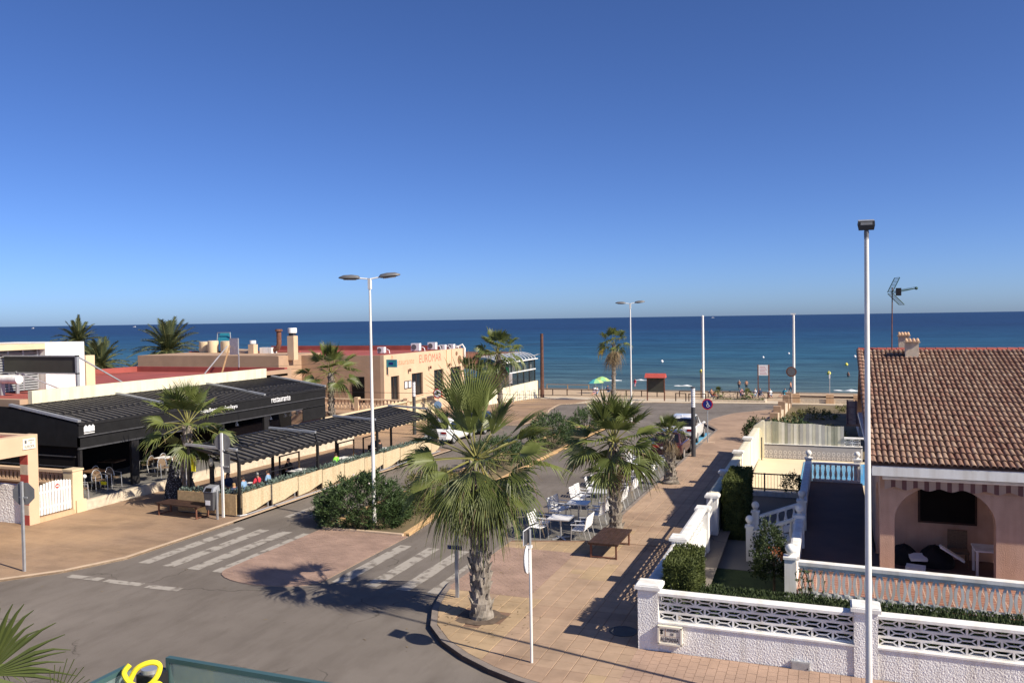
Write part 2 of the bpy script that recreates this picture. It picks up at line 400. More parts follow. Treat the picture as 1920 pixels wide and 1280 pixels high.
def plaza_mat():
    m = bpy.data.materials.new('plaza'); m.use_nodes = True; MAT['plaza'] = m
    n = m.node_tree.nodes; l = m.node_tree.links; p = n['Principled BSDF']; p.inputs['Roughness'].default_value = .9; p.inputs['Specular IOR Level'].default_value = .25
    tc = n.new('ShaderNodeTexCoord')
    def nz(scale, det, rough=.55, sc=(1,1,1)):
        x = n.new('ShaderNodeTexNoise'); x.inputs['Scale'].default_value = scale; x.inputs['Detail'].default_value = det; x.inputs['Roughness'].default_value = rough
        mp = n.new('ShaderNodeMapping'); mp.inputs['Scale'].default_value = sc; l.new(tc.outputs['Object'], mp.inputs[0]); l.new(mp.outputs[0], x.inputs['Vector']); return x.outputs['Fac']
    def ramp(f, a, ca, b, cb):
        r = n.new('ShaderNodeValToRGB'); e = r.color_ramp.elements; e[0].position = a; e[0].color = (*ca,1); e[1].position = b; e[1].color = (*cb,1); l.new(f, r.inputs[0]); return r.outputs[0]
    def mul(a, b):
        x = n.new('ShaderNodeMix'); x.data_type = 'RGBA'; x.blend_type = 'MULTIPLY'; x.inputs[0].default_value = 1; l.new(a, x.inputs[6]); l.new(b, x.inputs[7]); return x.outputs[2]
    c = ramp(nz(.16, 8, .6), .36, (.27,.19,.135), .64, (.41,.275,.165))
    c = mul(c, ramp(nz(.5, 8, .65, (.45,1.2,1)), .34, (.66,.66,.67), .56, (1,1,1)))
    c = mul(c, ramp(nz(30, 3), .3, (.88,.88,.88), .65, (1.08,1.08,1.08)))
    br = n.new('ShaderNodeTexBrick'); br.offset = 0; br.inputs['Scale'].default_value = 1; br.inputs['Brick Width'].default_value = .4; br.inputs['Row Height'].default_value = .4; br.inputs['Mortar Size'].default_value = .006
    br.inputs['Color1'].default_value = (1,1,1,1); br.inputs['Color2'].default_value = (.93,.92,.92,1); br.inputs['Mortar'].default_value = (.80,.78,.76,1); l.new(tc.outputs['Object'], br.inputs['Vector'])
    c = mul(c, br.outputs[0]); l.new(c, p.inputs['Base Color'])
plaza_mat()
def sand_mat():      # dry trampled sand turning to dark wet sand at the waterline
    m = bpy.data.materials.new('sand'); m.use_nodes = True; MAT['sand'] = m
    n = m.node_tree.nodes; l = m.node_tree.links; p = n['Principled BSDF']; p.inputs['Roughness'].default_value = .9
    tc = n.new('ShaderNodeTexCoord'); sx = n.new('ShaderNodeSeparateXYZ'); l.new(tc.outputs['Object'], sx.inputs[0])
    nz = n.new('ShaderNodeTexNoise'); nz.inputs['Scale'].default_value = .12; nz.inputs['Detail'].default_value = 8; l.new(tc.outputs['Object'], nz.inputs['Vector'])
    ad = n.new('ShaderNodeMath'); ad.operation = 'MULTIPLY_ADD'; ad.inputs[1].default_value = 14; l.new(nz.outputs['Fac'], ad.inputs[0]); l.new(sx.outputs['Y'], ad.inputs[2])
    mr = n.new('ShaderNodeMapRange'); mr.inputs[1].default_value = 129; mr.inputs[2].default_value = 139; l.new(ad.outputs[0], mr.inputs[0])
    rp = n.new('ShaderNodeValToRGB'); rp.color_ramp.elements[0].color = (.50,.37,.235,1); rp.color_ramp.elements[1].color = (.17,.135,.10,1); l.new(mr.outputs[0], rp.inputs[0])
    n2 = n.new('ShaderNodeTexNoise'); n2.inputs['Scale'].default_value = 1.4; n2.inputs['Detail'].default_value = 6; l.new(tc.outputs['Object'], n2.inputs['Vector'])
    r2 = n.new('ShaderNodeValToRGB'); r2.color_ramp.elements[0].position = .3; r2.color_ramp.elements[0].color = (.72,.71,.7,1); r2.color_ramp.elements[1].position = .6; l.new(n2.outputs['Fac'], r2.inputs[0])
    mx = n.new('ShaderNodeMix'); mx.data_type = 'RGBA'; mx.blend_type = 'MULTIPLY'; mx.inputs[0].default_value = 1; l.new(rp.outputs[0], mx.inputs[6]); l.new(r2.outputs[0], mx.inputs[7]); l.new(mx.outputs[2], p.inputs['Base Color'])
    bp = n.new('ShaderNodeBump'); bp.inputs['Strength'].default_value = .8; bp.inputs['Distance'].default_value = .15; l.new(n2.outputs['Fac'], bp.inputs['Height']); l.new(bp.outputs[0], p.inputs['Normal'])
sand_mat()
def sea_mat():
    m = bpy.data.materials.new('sea_water'); m.use_nodes = True; MAT['sea_water'] = m
    n = m.node_tree.nodes; l = m.node_tree.links; p = n['Principled BSDF']
    p.inputs['Roughness'].default_value = .42; p.inputs['Specular IOR Level'].default_value = .22
    tc = n.new('ShaderNodeTexCoord'); sx = n.new('ShaderNodeSeparateXYZ'); l.new(tc.outputs['Object'], sx.inputs[0])
    # shallow sandy water near the shore, darker as the bottom drops away
    nz0 = n.new('ShaderNodeTexNoise'); nz0.inputs['Scale'].default_value = .02; nz0.inputs['Detail'].default_value = 5
    l.new(tc.outputs['Object'], nz0.inputs['Vector'])
    mr = n.new('ShaderNodeMapRange'); mr.inputs[1].default_value = 135; mr.inputs[2].default_value = 900
    ad = n.new('ShaderNodeMath'); ad.operation = 'MULTIPLY_ADD'; ad.inputs[1].default_value = 60; l.new(nz0.outputs['Fac'], ad.inputs[0]); l.new(sx.outputs['Y'], ad.inputs[2])
    l.new(ad.outputs[0], mr.inputs[0])
    rp = n.new('ShaderNodeValToRGB'); e = rp.color_ramp.elements
    cols = [(0,(.075,.075,.058)),(.03,(.085,.125,.115)),(.08,(.056,.118,.132)),(.18,(.024,.090,.138)),(.45,(.012,.058,.120)),(1,(.008,.032,.090))]
    e[0].position = 0; e[0].color = (*cols[0][1],1); e[1].position = 1; e[1].color = (*cols[-1][1],1)
    for q, c in cols[1:-1]: x = e.new(q); x.color = (*c,1)
    l.new(mr.outputs[0], rp.inputs[0])
    # wind ripples: long crests across the view
    mp = n.new('ShaderNodeMapping'); mp.inputs['Scale'].default_value = (.10, .42, 1); mp.inputs['Rotation'].default_value = (0,0,R(8))
    nz = n.new('ShaderNodeTexNoise'); nz.inputs['Scale'].default_value = 1; nz.inputs['Detail'].default_value = 9; nz.inputs['Roughness'].default_value = .62
    l.new(tc.outputs['Object'], mp.inputs[0]); l.new(mp.outputs[0], nz.inputs['Vector'])
    mx = n.new('ShaderNodeMix'); mx.data_type = 'RGBA'; mx.blend_type = 'MULTIPLY'; mx.inputs[0].default_value = 1
    r2 = n.new('ShaderNodeValToRGB'); r2.color_ramp.elements[0].position = .36; r2.color_ramp.elements[1].position = .66
    r2.color_ramp.elements[0].color = (.52,.58,.62,1); r2.color_ramp.elements[1].color = (1.4,1.36,1.3,1)
    l.new(nz.outputs['Fac'], r2.inputs[0]); l.new(rp.outputs[0], mx.inputs[6]); l.new(r2.outputs[0], mx.inputs[7])
    cur = mx.outputs[2]
    for sc, lo_, hi_, rot in (((.006,.05,1),.72,1.22,3),((.03,.16,1),.66,1.3,-6)):      # wind lanes and swell seen from afar
        m3 = n.new('ShaderNodeMapping'); m3.inputs['Scale'].default_value = sc; m3.inputs['Rotation'].default_value = (0,0,R(rot)); n3 = n.new('ShaderNodeTexNoise'); n3.inputs['Scale'].default_value = 1; n3.inputs['Detail'].default_value = 7; n3.inputs['Roughness'].default_value = .6
        l.new(tc.outputs['Object'], m3.inputs[0]); l.new(m3.outputs[0], n3.inputs['Vector'])
        r3 = n.new('ShaderNodeValToRGB'); r3.color_ramp.elements[0].position = .35; r3.color_ramp.elements[1].position = .66; r3.color_ramp.elements[0].color = (lo_,lo_,lo_,1); r3.color_ramp.elements[1].color = (hi_,hi_,hi_,1)
        x3 = n.new('ShaderNodeMix'); x3.data_type = 'RGBA'; x3.blend_type = 'MULTIPLY'; x3.inputs[0].default_value = 1; l.new(n3.outputs['Fac'], r3.inputs[0]); l.new(cur, x3.inputs[6]); l.new(r3.outputs[0], x3.inputs[7]); cur = x3.outputs[2]
    l.new(cur, p.inputs['Base Color'])
    bp = n.new('ShaderNodeBump'); bp.inputs['Strength'].default_value = .7; bp.inputs['Distance'].default_value = .5
    l.new(nz.outputs['Fac'], bp.inputs['Height']); l.new(bp.outputs[0], p.inputs['Normal'])
sea_mat()
mat('foam', (.82,.84,.84), .9, .05, 4)
# ================================================================ ground, road, pavements, sea
struct('ground', sheet([(-700,-60),(700,-60),(700,95),(-700,95)], -.85), 'dirt')
struct('beach', sheet([(-700,94),(700,94),(700,219),(-700,219)], -.16), 'sand')
b = B()
xs = [-90000,-3000,-400,400,3000,90000]; ys = [112,400,1500,8000,120000]
b.add([(x,y,SEA) for y in ys for x in xs], [(j*6+i, j*6+i+1, (j+1)*6+i+1, (j+1)*6+i) for j in range(4) for i in range(5)])
struct('sea', b, 'sea_water')

ROAD = [(-90,-20),(90,-20),(90,15.5),(-3,15.5),(-4,60),(-4,78),(90,78),(90,89),(-5,90.2),(-26.5,89),(-26.5,60),(-26.5,16.5),(-90,16.5)]
struct('road', sheet(ROAD, 0), 'asphalt')
struct('cafe_lane', sheet([(-10.15,25.6),(-7.4,26.4),(-7.4,44),(-10.15,44)], .005), 'asphalt_grey')
struct('parking_bay', sheet([(-10.0,51),(-7.62,51),(-7.62,57),(-10.0,57)], .006), 'blue_paint')
bl = B()
for (x0,x1,y0,y1) in ((-7.72,-7.60,50.9,57.1),(-10.1,-7.6,50.75,50.9),(-10.1,-7.6,43.9,44.05)):
    q = sheet([(x0,y0),(x1,y0),(x1,y1),(x0,y1)], .010); bl.add(q.v, q.f)
struct('bay_lines', bl, 'marking')

# ---- painted crossing stripes
def stripe(x, y0, y1, w=.44, name='crossing_stripe', h=.006):
    n = 7; L = []; Rr = []
    rnd = random.Random(int(x*100)+int(y0*10))
    for i in range(n+1):
        y = y0 + (y1-y0)*i/n; L.append((x+rnd.uniform(-.015,.02), y)); Rr.append((x+w+rnd.uniform(-.02,.015), y))
    return struct(name, sheet(L[::-1] + Rr, h), 'marking')
for x in (-20.45,-19.45,-18.47,-17.55): stripe(x, 19.9, 24.6)
for x in (-13.5,-12.45,-11.4,-10.45): stripe(x, 20.2, 24.3)
for x, a, c in ((-19.75,26.4,29.2),(-18.95,26.6,29.4),(-18.2,26.9,29.3)): stripe(x, a, c, .3, 'faded_arrow_stripe')
for x0, x1 in ((-21.4,-20.15),(-19.95,-18.6),(-18.35,-17.2)):
    struct('stop_line', sheet([(x0,18.05),(x1,18.1),(x1,18.38),(x0,18.33)], .006), 'marking')

# ---- pavements
KERB_R = [(-10.15,25.6),(-10.1,21),(-9.9,20),(-9.6,18.9),(-9.1,17.8),(-8.4,17.0),(-7.6,16.4),(-6.8,15.95),(-6,15.62),(-5,15.35),(-3,15.15),(4,14.9),(14,14.7)]
PAV_R = KERB_R + [(14,18.2),(-3.9,18.2),(-3.9,60),(-3.9,80.5),(-5.6,79.5),(-8.0,73.5),(-8.55,70),(-8.9,66),(-8.7,61.5),(-7.45,58),(-7.45,26.4)]
pav = struct('pavement', sheet(PAV_R, .112, -.9), 'mortar')
KERB_L = [(-90,14.6),(-40,15.2),(-27,16.0),(-24.5,16.45),(-22.9,17.1),(-21.8,18.4),(-21.08,20.1),(-20.95,25),(-20.95,44.2),(-24.3,45.0),(-24.3,56.5),(-21.5,57.6),(-21.45,61),(-22.4,65.4),(-24.4,73),(-25.7,79),(-26,81.2),(-25.2,83)]
PAV_L = [(-90,92),(-90,14.6)][1:] + KERB_L[1:] + [(-25.2,90.5),(-90,90.5)]
struct('plaza_pavement', sheet(PAV_L, .06, -.9), 'plaza')
PROM = [(-90,90.45),(-25.5,90.45),(-25.2,83),(-22,86),(-18,88.2),(-10,89.9),(-4,90.4),(90,89.2),(90,94.6),(-90,94.6)]
struct('promenade', sheet(PROM, .05, -1.0), 'promenade')

def kerb(name, pts, w, h, mt, side=1, base=-.1, step=1.0, extra=.012):
    """row of kerb stones along an outline, each its own piece"""
    root = sempty(name); P = [Vector(p) for p in pts]; k = 0
    nor = []
    for i in range(len(P)):
        t = (P[min(i+1,len(P)-1)] - P[max(i-1,0)]).normalized(); nor.append(Vector((-t.y, t.x))*side*w)
    for i in range(len(P)-1):
        n = max(1, round((P[i+1]-P[i]).length/step))
        if (P[i+1]-P[i]).length > 20 : n = min(n, 6)
        for j in range(n):
            a, c = j/n, (j+1)/n - .012*n/max(1,(P[i+1]-P[i]).length)/n
            o0 = P[i].lerp(P[i+1], a); o1 = P[i].lerp(P[i+1], c)
            i0 = o0 + nor[i].lerp(nor[i+1], a); i1 = o1 + nor[i].lerp(nor[i+1], c)
            b = B(); zs = [gz(q.y) for q in (o0,o1,i1,i0)]
            dz = random.uniform(-.003,.003)
            vs = [(q.x,q.y,z+base) for q,z in zip((o0,o1,i1,i0),zs)] + [(q.x,q.y,z+h+extra+dz) for q,z in zip((o0,o1,i1,i0),zs)]
            b.add(vs, [(0,1,5,4),(1,2,6,5),(2,3,7,6),(3,0,4,7),(4,5,6,7)])
            bm = b.mesh('kerb_stone', mt)
            # consistent outward faces
            x = bmesh.new(); x.from_mesh(bm); bmesh.ops.recalc_face_normals(x, faces=x.faces); x.to_mesh(bm); x.free()
            link('kerb_stone', bm, root)
    return root
kerb('corner_kerb', KERB_R[:-1], .16, .112, 'kerb_grey', side=1)
kerb('plaza_kerb', KERB_L[2:], .14, .06, 'kerb_pale', side=1, step=1.6)
kerb('cafe_kerb', [(-7.45,26.4),(-7.45,44),(-7.45,58),(-8.7,61.5),(-8.9,66),(-8.55,70),(-8.0,73.5),(-5.6,79.5)], .13, .112, 'kerb_grey', side=-1, step=2.2)
kerb('promenade_kerb', [(-25.2,83),(-22,86),(-18,88.2),(-10,89.9),(-4,90.4),(30,89.9)], .2, .05, 'kerb_pale', side=1, step=2.5)

# ---- paving slabs of the right pavement
def inside(p, poly):
    x, y = p; c = False; n = len(poly)
    for i in range(n):
        x0, y0 = poly[i]; x1, y1 = poly[(i+1) % n]
        if (y0 > y) != (y1 > y) and x < (x1-x0)*(y-y0)/(y1-y0)+x0: c = not c
    return c
def clip(poly, cx):                      # against a convex counter-clockwise outline
    out = poly
    for i in range(len(cx)):
        a = Vector(cx[i]); d = Vector(cx[(i+1) % len(cx)]) - a; inp = out; out = []
        if not inp: break
        sd = lambda p: d.x*(p[1]-a.y) - d.y*(p[0]-a.x)
        for j in range(len(inp)):
            p, q = inp[j-1], inp[j]; sp, sq = sd(p), sd(q)
            if (sp < 0) != (sq < 0):
                t = sp/(sp-sq); out.append((p[0]+(q[0]-p[0])*t, p[1]+(q[1]-p[1])*t))
            if sq >= 0: out.append(q)
    return out
CORNER = [(-9.98,25.4),(-9.94,21.02),(-9.74,20.05),(-9.45,18.98),(-8.98,17.93),(-8.3,17.14),(-7.52,16.55),(-6.73,16.1),(-5.95,15.78),(-4.95,15.52),(-4.4,15.42),(-4.4,18.0),(-4.06,18.0),(-4.06,26.2),(-7.3,26.2)]
# convex hulls used for clipping
CLIP_A = [(-9.98,25.4),(-9.94,21.02),(-9.74,20.05),(-9.45,18.98),(-8.98,17.93),(-8.3,17.14),(-7.52,16.55),(-6.73,16.1),(-5.95,15.78),(-4.95,15.52),(-4.06,15.38),(-4.06,26.3),(-7.2,26.3)]
CLIP_B = [(-7.3,26.3),(-4.06,26.3),(-4.06,47.0),(-7.3,47.0)]
BRICK = (-9.94,-7.54,20.4,24.8)
S = .40
def tile_kind(x, y):
    v = noise.noise((x*.55, y*.55, 3.1)); w = noise.noise((x*.2+9, y*.9, 1.0))
    if (x < -7.3 and y < 20.6 and v > -.25) or (y > 24.8 and y < 26.4 and x < -6.4): return 'tile_ochre'
    if w > .16: return 'tile_pink'
    return 'tile_ochre' if v > .38 else 'tile_tan'
full = []; cut = {k: B() for k in ('tile_tan','tile_ochre','tile_pink')}
g2 = .006
for i in range(int(-10.4/S)-1, int(-4/S)+1):
    for j in range(int(15/S)-1, int(47/S)+1):
        x0, y0 = i*S+.06, j*S; cell = [(x0+g2,y0+g2),(x0+S-g2,y0+g2),(x0+S-g2,y0+S-g2),(x0+g2,y0+S-g2)]
        cx, cy = x0+S/2, y0+S/2
        if BRICK[0] < cx < BRICK[1] and BRICK[2] < cy < BRICK[3]: continue
        if math.hypot(cx+8.14, cy-18.71) < .52 or math.hypot(cx+7.0, cy-27.9) < .3 or math.hypot(cx+6.79, cy-37.2) < .3: continue
        pl = clip(cell, CLIP_A if cy < 26.3 else CLIP_B)
        if len(pl) < 3: continue
        ar = abs(sum(pl[k-1][0]*pl[k][1]-pl[k][0]*pl[k-1][1] for k in range(len(pl))))/2
        k = tile_kind(cx, cy)
        if ar > .99*(S-2*g2)**2: full.append((math.hypot(cx, cy), cx, cy, k))
        elif ar > .002: 
            z = gz(cy); bb = cut[k]; n = len(pl)
            bb.add([(x,y,z+.10) for x,y in pl]+[(x,y,z+.124) for x,y in pl], [tuple(range(n,2*n))]+[(q,(q+1)%n,(q+1)%n+n,q+n) for q in range(n)])
full.sort()
tb = B(); q = S/2-g2; c = .008
tb.add([(-q,-q,0),(q,-q,0),(q,q,0),(-q,q,0),(-q,-q,.016),(q,-q,.016),(q,q,.016),(-q,q,.016),(-q+c,-q+c,.022),(q-c,-q+c,.022),(q-c,q-c,.022),(-q+c,q-c,.022)],
    [(0,1,5,4),(1,2,6,5),(2,3,7,6),(3,0,4,7),(4,5,9,8),(5,6,10,9),(6,7,11,10),(7,4,8,11),(8,9,10,11)])
TM = {k: tb.mesh('tile', k) for k in cut}
for d, x, y, k in full[:300]:
    o = link('tile', TM[k], pav); o.location = (x, y, gz(y)+.102+random.uniform(-.0015,.0015))
    o.rotation_euler = (random.uniform(-.004,.004), random.uniform(-.004,.004), random.choice((0,1,2,3))*math.pi/2)
for d, x, y, k in full[300:]:
    z = gz(y)+.102+random.uniform(-.001,.001); bb = cut[k]
    bb.add([(x+a,y+e,z+f) for a,e,f in tb.v], tb.f)
for k in cut: stuff(link('far_tiles', cut[k].mesh('far_tiles', k), pav))
# far part of the pavement, beyond where slabs can be told apart
stuff(link('far_paving', sheet([(-7.3,47.0),(-4.06,47.0),(-4.06,79.6),(-5.7,79.0),(-7.9,73.3),(-8.4,70),(-8.75,66),(-8.55,61.7),(-7.32,58.2)], .122).mesh('far_paving', 'tile_pink'), pav))

def bricks(x0, x1, y0, y1, cx, z, along_x=False, L=.2, Wd=.1, gap=.008, th=.02):
    b = B(); nx = int((x1-x0)/(L if along_x else Wd))+2; ny = int((y1-y0)/(Wd if along_x else L))+2
    for i in range(nx):
        for j in range(ny):
            if along_x: u = x0+i*L-(L/2 if j % 2 else 0); v = y0+j*Wd; l, w = L, Wd
            else: u = x0+i*Wd; v = y0+j*L-(L/2 if i % 2 else 0); l, w = Wd, L
            pl = clip([(u+gap/2,v+gap/2),(u+l-gap/2,v+gap/2),(u+l-gap/2,v+w-gap/2),(u+gap/2,v+w-gap/2)], cx)
            if len(pl) < 3: continue
            n = len(pl); zz = z+random.uniform(-.002,.002)
            b.add([(x,y,zz) for x,y in pl]+[(x,y,zz+th) for x,y in pl], [tuple(range(n,2*n))]+[(q,(q+1)%n,(q+1)%n+n,q+n) for q in range(n)])
    return b
pb = bricks(BRICK[0],BRICK[1],BRICK[2],BRICK[3], [(BRICK[0],BRICK[2]),(BRICK[1],BRICK[2]),(BRICK[1],BRICK[3]),(BRICK[0],BRICK[3])], .104)
stuff(link('brick_pavers', pb.mesh('brick_pavers','brick_red'), pav))
pb = bricks(-4.06,5,15.3,18.0, [(-4.06,15.35),(-3,15.3),(5,15.05),(5,18.02),(-4.06,18.02)], .104, L=.2, Wd=.2)
stuff(link('grooved_pavers', pb.mesh('grooved_pavers','brick_pink'), pav))
b = B().lathe([(.34,0),(.34,.012),(.30,.012),(.29,.008)], (-1.9,16.4,.124), 24); single('manhole_cover', b, 'dark_metal', 'round dark manhole cover in the paving below the white villa wall', 'manhole', (-1.9,16.4,.124))
b = B().lathe([(.33,0),(.33,.012),(.29,.012),(.28,.008)], (-4.6,18.9,.124), 24); single('manhole_cover', b, 'dark_metal', 'round manhole cover in the shadow beside the villa corner pillar', 'manhole', (-4.6,18.9,.124))

b = B()
for r_,x_,y_ in ((.56,-8.14,18.71),(.38,-7.0,27.9),(.4,-6.79,37.2)):
    n_ = 18; b.add([(x_+r_*(1+.45*noise.noise((math.cos(2*math.pi*i/n_)*2,math.sin(2*math.pi*i/n_)*2,x_)))*math.cos(2*math.pi*i/n_),y_+r_*(1+.45*noise.noise((math.cos(2*math.pi*i/n_)*2,math.sin(2*math.pi*i/n_)*2,x_)))*math.sin(2*math.pi*i/n_),gz(y_)+.128) for i in range(n_)],[tuple(range(n_))])
stuff(link('tree_pit_soil', b.mesh('tree_pit_soil','soil'), pav))
# ---- central island: brick tongue and planted bed
tip = [(-15.5+1.75*math.cos(a), 20.2+.95*math.sin(a)) for a in [math.pi + math.pi*i/12 for i in range(13)]]
MED = tip + [(-13.75,25.3),(-17.25,25.3)]
med = struct('median', sheet(MED, .012, -.1), 'joint_pale')
pb = bricks(-17.4,-13.5,17.7,25.3, [(x*1.0,y) for x,y in MED], .006, along_x=True)
stuff(link('brick_pavers', pb.mesh('brick_pavers','brick_red'), med))
BEDL = [(-17.35,25.4),(-17.5,40),(-17.6,50),(-17.3,57),(-16.3,58.9)]
BEDR = [(-15.4,58.9),(-14.9,57),(-14.9,51),(-14.6,41),(-14.3,31),(-13.75,25.4)]
bed = struct('planted_bed', sheet((BEDL+BEDR)[::-1], .07, -.1), 'dirt')
kerb('bed_kerb', BEDL+BEDR, .22, .10, 'kerb_ochre', side=-1, step=1.5)
kerb('bed_kerb_front', [(-13.95,25.25),(-17.2,25.25)], .15, .08, 'kerb_pale', side=-1)

# ---- breaking wavelets, sand bars of foam
def foam(x0, x1, y, amp, wmax, label):
    b = B(); n = 40; rnd = random.Random(int(x0*7)); L = []; Rr = []; T = []
    for i in range(n+1):
        t = i/n; x = x0+(x1-x0)*t; w = wmax*math.sin(math.pi*t)**.6*max(.04,.5+.9*noise.noise((x*.9,y,0)))+.01
        yc = y + amp*noise.noise((x*.16,3,y)); L.append((x,yc-w,SEA+.02)); T.append((x,yc,SEA+.05+.22*w/wmax)); Rr.append((x,yc+w*.5,SEA+.02))
    for i in range(n):
        b.quad(L[i],L[i+1],T[i+1],T[i]); b.quad(T[i],T[i+1],Rr[i+1],Rr[i])
    return stuff(tag(link('wave_foam', b.mesh('wave_foam','foam',smooth=True)), label, 'wave foam'))
foam(-41,-36.5,151,1.2,.3,'white breaking wavelet behind the green and blue parasols')
foam(-34.5,-30.5,151.5,1.2,.22,'small white wavelet right of the parasols')
foam(-25,-22,141,.8,.16,'thin white wavelet right of the red roofed board')
foam(.2,4.6,137,.8,.5,'bright white wavelet left of the villa roof')

# dry palm scraps blown about the pavement and gutters
b = B(); rnd = random.Random(5)
for i in range(420):
    if i < 260:
        cx_,cy_,sp_ = rnd.choice(((-8.1,18.7,.9),(-7.0,27.9,.8),(-6.8,37.2,.8),(-25,27.1,1.0))); x,y = rnd.gauss(cx_,sp_),rnd.gauss(cy_,sp_)
    else: x,y = rnd.uniform(-22,-4.3),rnd.uniform(15.8,34)
    if x > -4.2: continue
    z = gz(y)+(.128 if inside((x,y),PAV_R) else .068 if inside((x,y),PAV_L) else .008); a = rnd.uniform(0,6.28); L_ = rnd.uniform(.03,.16); w_ = rnd.uniform(.006,.02); c_,s_ = math.cos(a),math.sin(a)
    b.add([(x,y,z),(x+c_*L_/2-s_*w_,y+s_*L_/2+c_*w_,z+.006),(x+c_*L_,y+s_*L_,z+.002),(x+c_*L_/2+s_*w_,y+s_*L_/2-c_*w_,z+.004)],[(0,1,2,3)])
stuff(tag(link('fallen_scraps', b.mesh('fallen_scraps','palm_dead')), 'dry palm scraps scattered over pavement and road', 'debris'))
# ================================================================ foliage helpers
def leaf(b, p, d, L, w, mi=0, fold=0):
    """one pointed leaf starting at p along d"""
    d = d.normalized(); s = d.cross(Vector((random.gauss(0,1),random.gauss(0,1),random.gauss(0,1))))
    if s.length < 1e-3: s = Vector((1,0,0))
    s.normalize(); m = p + d*L*.45
    b.add([p, m+s*w, p+d*L, m-s*w], [(0,1,2,3)], mi)
def rv(): return Vector((random.gauss(0,1),random.gauss(0,1),random.gauss(0,1))).normalized()
def box_hedge(x0,x1,y0,y1,z0,z1,dens,L,w,mi=0,jit=.05,bulge=0):
    b = B(); e = .07
    b.box(x0+e,x1-e,y0+e,y1-e,z0,z1-e,mi)
    c = Vector(((x0+x1)/2,(y0+y1)/2,(z0+z1)/2)); dx,dy,dz = x1-x0,y1-y0,z1-z0
    A = [(dy*dz,0),(dy*dz,1),(dx*dz,2),(dx*dz,3),(dx*dy,4)]; T = sum(a for a,_ in A); n = int(T*dens)
    for _ in range(n):
        r = random.uniform(0,T)
        for a,f in A:
            if r < a: break
            r -= a
        u,v = random.random(),random.random()
        if f < 2: p = Vector((x0 if f==0 else x1, y0+dy*u, z0+dz*v)); o = Vector((-1 if f==0 else 1,0,0))
        elif f < 4: p = Vector((x0+dx*u, y0 if f==2 else y1, z0+dz*v)); o = Vector((0,-1 if f==2 else 1,0))
        else: p = Vector((x0+dx*u, y0+dy*v, z1)); o = Vector((0,0,1))
        nn = noise.noise(p*2.3)*.5+noise.noise(p*6)*.3
        p += o*(nn*jit*2.2-.05) + rv()*jit*.4
        leaf(b, p, o+rv()*.8+Vector((0,0,.5)), L*random.uniform(.6,1.3), w, mi)
    return b
def bush(c, rx, ry, rz, clumps, per, L, w, mi=0, up=.5, spread=.25, flower=0, shoots=0):
    b = B(); c = Vector(c)
    for k in range(clumps):
        d = rv(); d.z = abs(d.z)*1.1-.35
        d.normalize(); rr = random.uniform(.45,1.0)**.5
        amp = 1+.16*noise.noise(d*2.2+c)+.08*noise.noise(d*5+c)
        p = c + Vector((d.x*rx, d.y*ry, d.z*rz))*rr*amp
        ax = (Vector((d.x,d.y,d.z*.7+up))).normalized()
        for i in range(per):
            q = p + rv()*spread*random.random() + ax*random.uniform(-.1,.25)*spread*2
            leaf(b, q, ax*.9+rv()*.75, L*random.uniform(.6,1.2), w, mi)
        if flower and random.random() < flower:
            f = p+ax*spread; b.ball(f, .035, 5, 4, 1)
    for k in range(shoots):                  # stray shoots standing out of the outline
        d = rv(); d.z = abs(d.z)*1.2; d.normalize(); p = c + Vector((d.x*rx, d.y*ry, d.z*rz))*.85; ax = Vector((d.x*.5,d.y*.5,1)).normalized(); ln = random.uniform(.25,.6)
        for i in range(16): leaf(b, p+ax*ln*i/16, ax*.7+rv()*.8, L*random.uniform(.7,1.1), w, mi)
    return b

# ================================================================ the villa on the right
def breeze_mesh():
    b = B(); w, h, d, t = .2, .0965, .024, .024
    b.box(-w,w,-d,d,-h,-h+t); b.box(-w,w,-d,d,h-t,h); b.box(-w,-w+t*.9,-d,d,-h+t,h-t); b.box(w-t*.9,w,-d,d,-h+t,h-t)
    b.box(-.085,.085,-d*.8,d*.8,-.011,.011)
    for sx in (-1,1):
        for sz in (-1,1): b.bar((sx*.08,0,0),(sx*(w-.012),0,sz*(h-.014)),d*1.5,.022)
    return b.mesh('breeze_block','white_paint')
BRZ = breeze_mesh()
def rough_face(b, x0,x1,z0,z1,y,nx,nz,amp,fr=16,mi=0):
    vs=[]; 
    for j in range(nz+1):
        for i in range(nx+1):
            x = x0+(x1-x0)*i/nx; z = z0+(z1-z0)*j/nz
            n = noise.noise((x*fr,z*fr,y*3))*.6+noise.noise((x*fr*2.1,z*fr*2.1,4))*.5
            vs.append((x, y-amp*max(-.5,n)-(.012 if z < .06 else 0), z))
    b.add(vs,[(j*(nx+1)+i,j*(nx+1)+i+1,(j+1)*(nx+1)+i+1,(j+1)*(nx+1)+i) for j in range(nz) for i in range(nx)],mi)
fw = thing('garden_wall','white stucco villa wall with breeze blocks, street plaque and metal hatch, facing the viewer','wall',(-4.05,18.03,0))
def pillar(t, x0,x1,y0,y1,z0,z1,front=False):
    b = B()
    b.box(x0,x1,y0+.012,y1,z0,z1)
    if front: rough_face(b,x0,x1,z0,z1,y0,44,150,.009,34)
    p = part('pillar',b,'white_stucco',t)
    cb = B().box(x0-.06,x1+.06,y0-.06,y1+.06,z1,z1+.075); cb.box(x0-.03,x1+.03,y0-.03,y1+.03,z1+.075,z1+.10)
    c = link('cap',cb.mesh('cap','white_paint',t.location),p)
    return p
def rail_x(x0,x1,y,z,w=.30,h=.08):
    b = B(); P=[(y-w/2,z-h),(y+w/2,z-h),(y+w/2,z-.02),(y+w*.3,z),(y-w*.3,z),(y-w/2,z-.02)]
    return b.prismx(P,x0,x1)
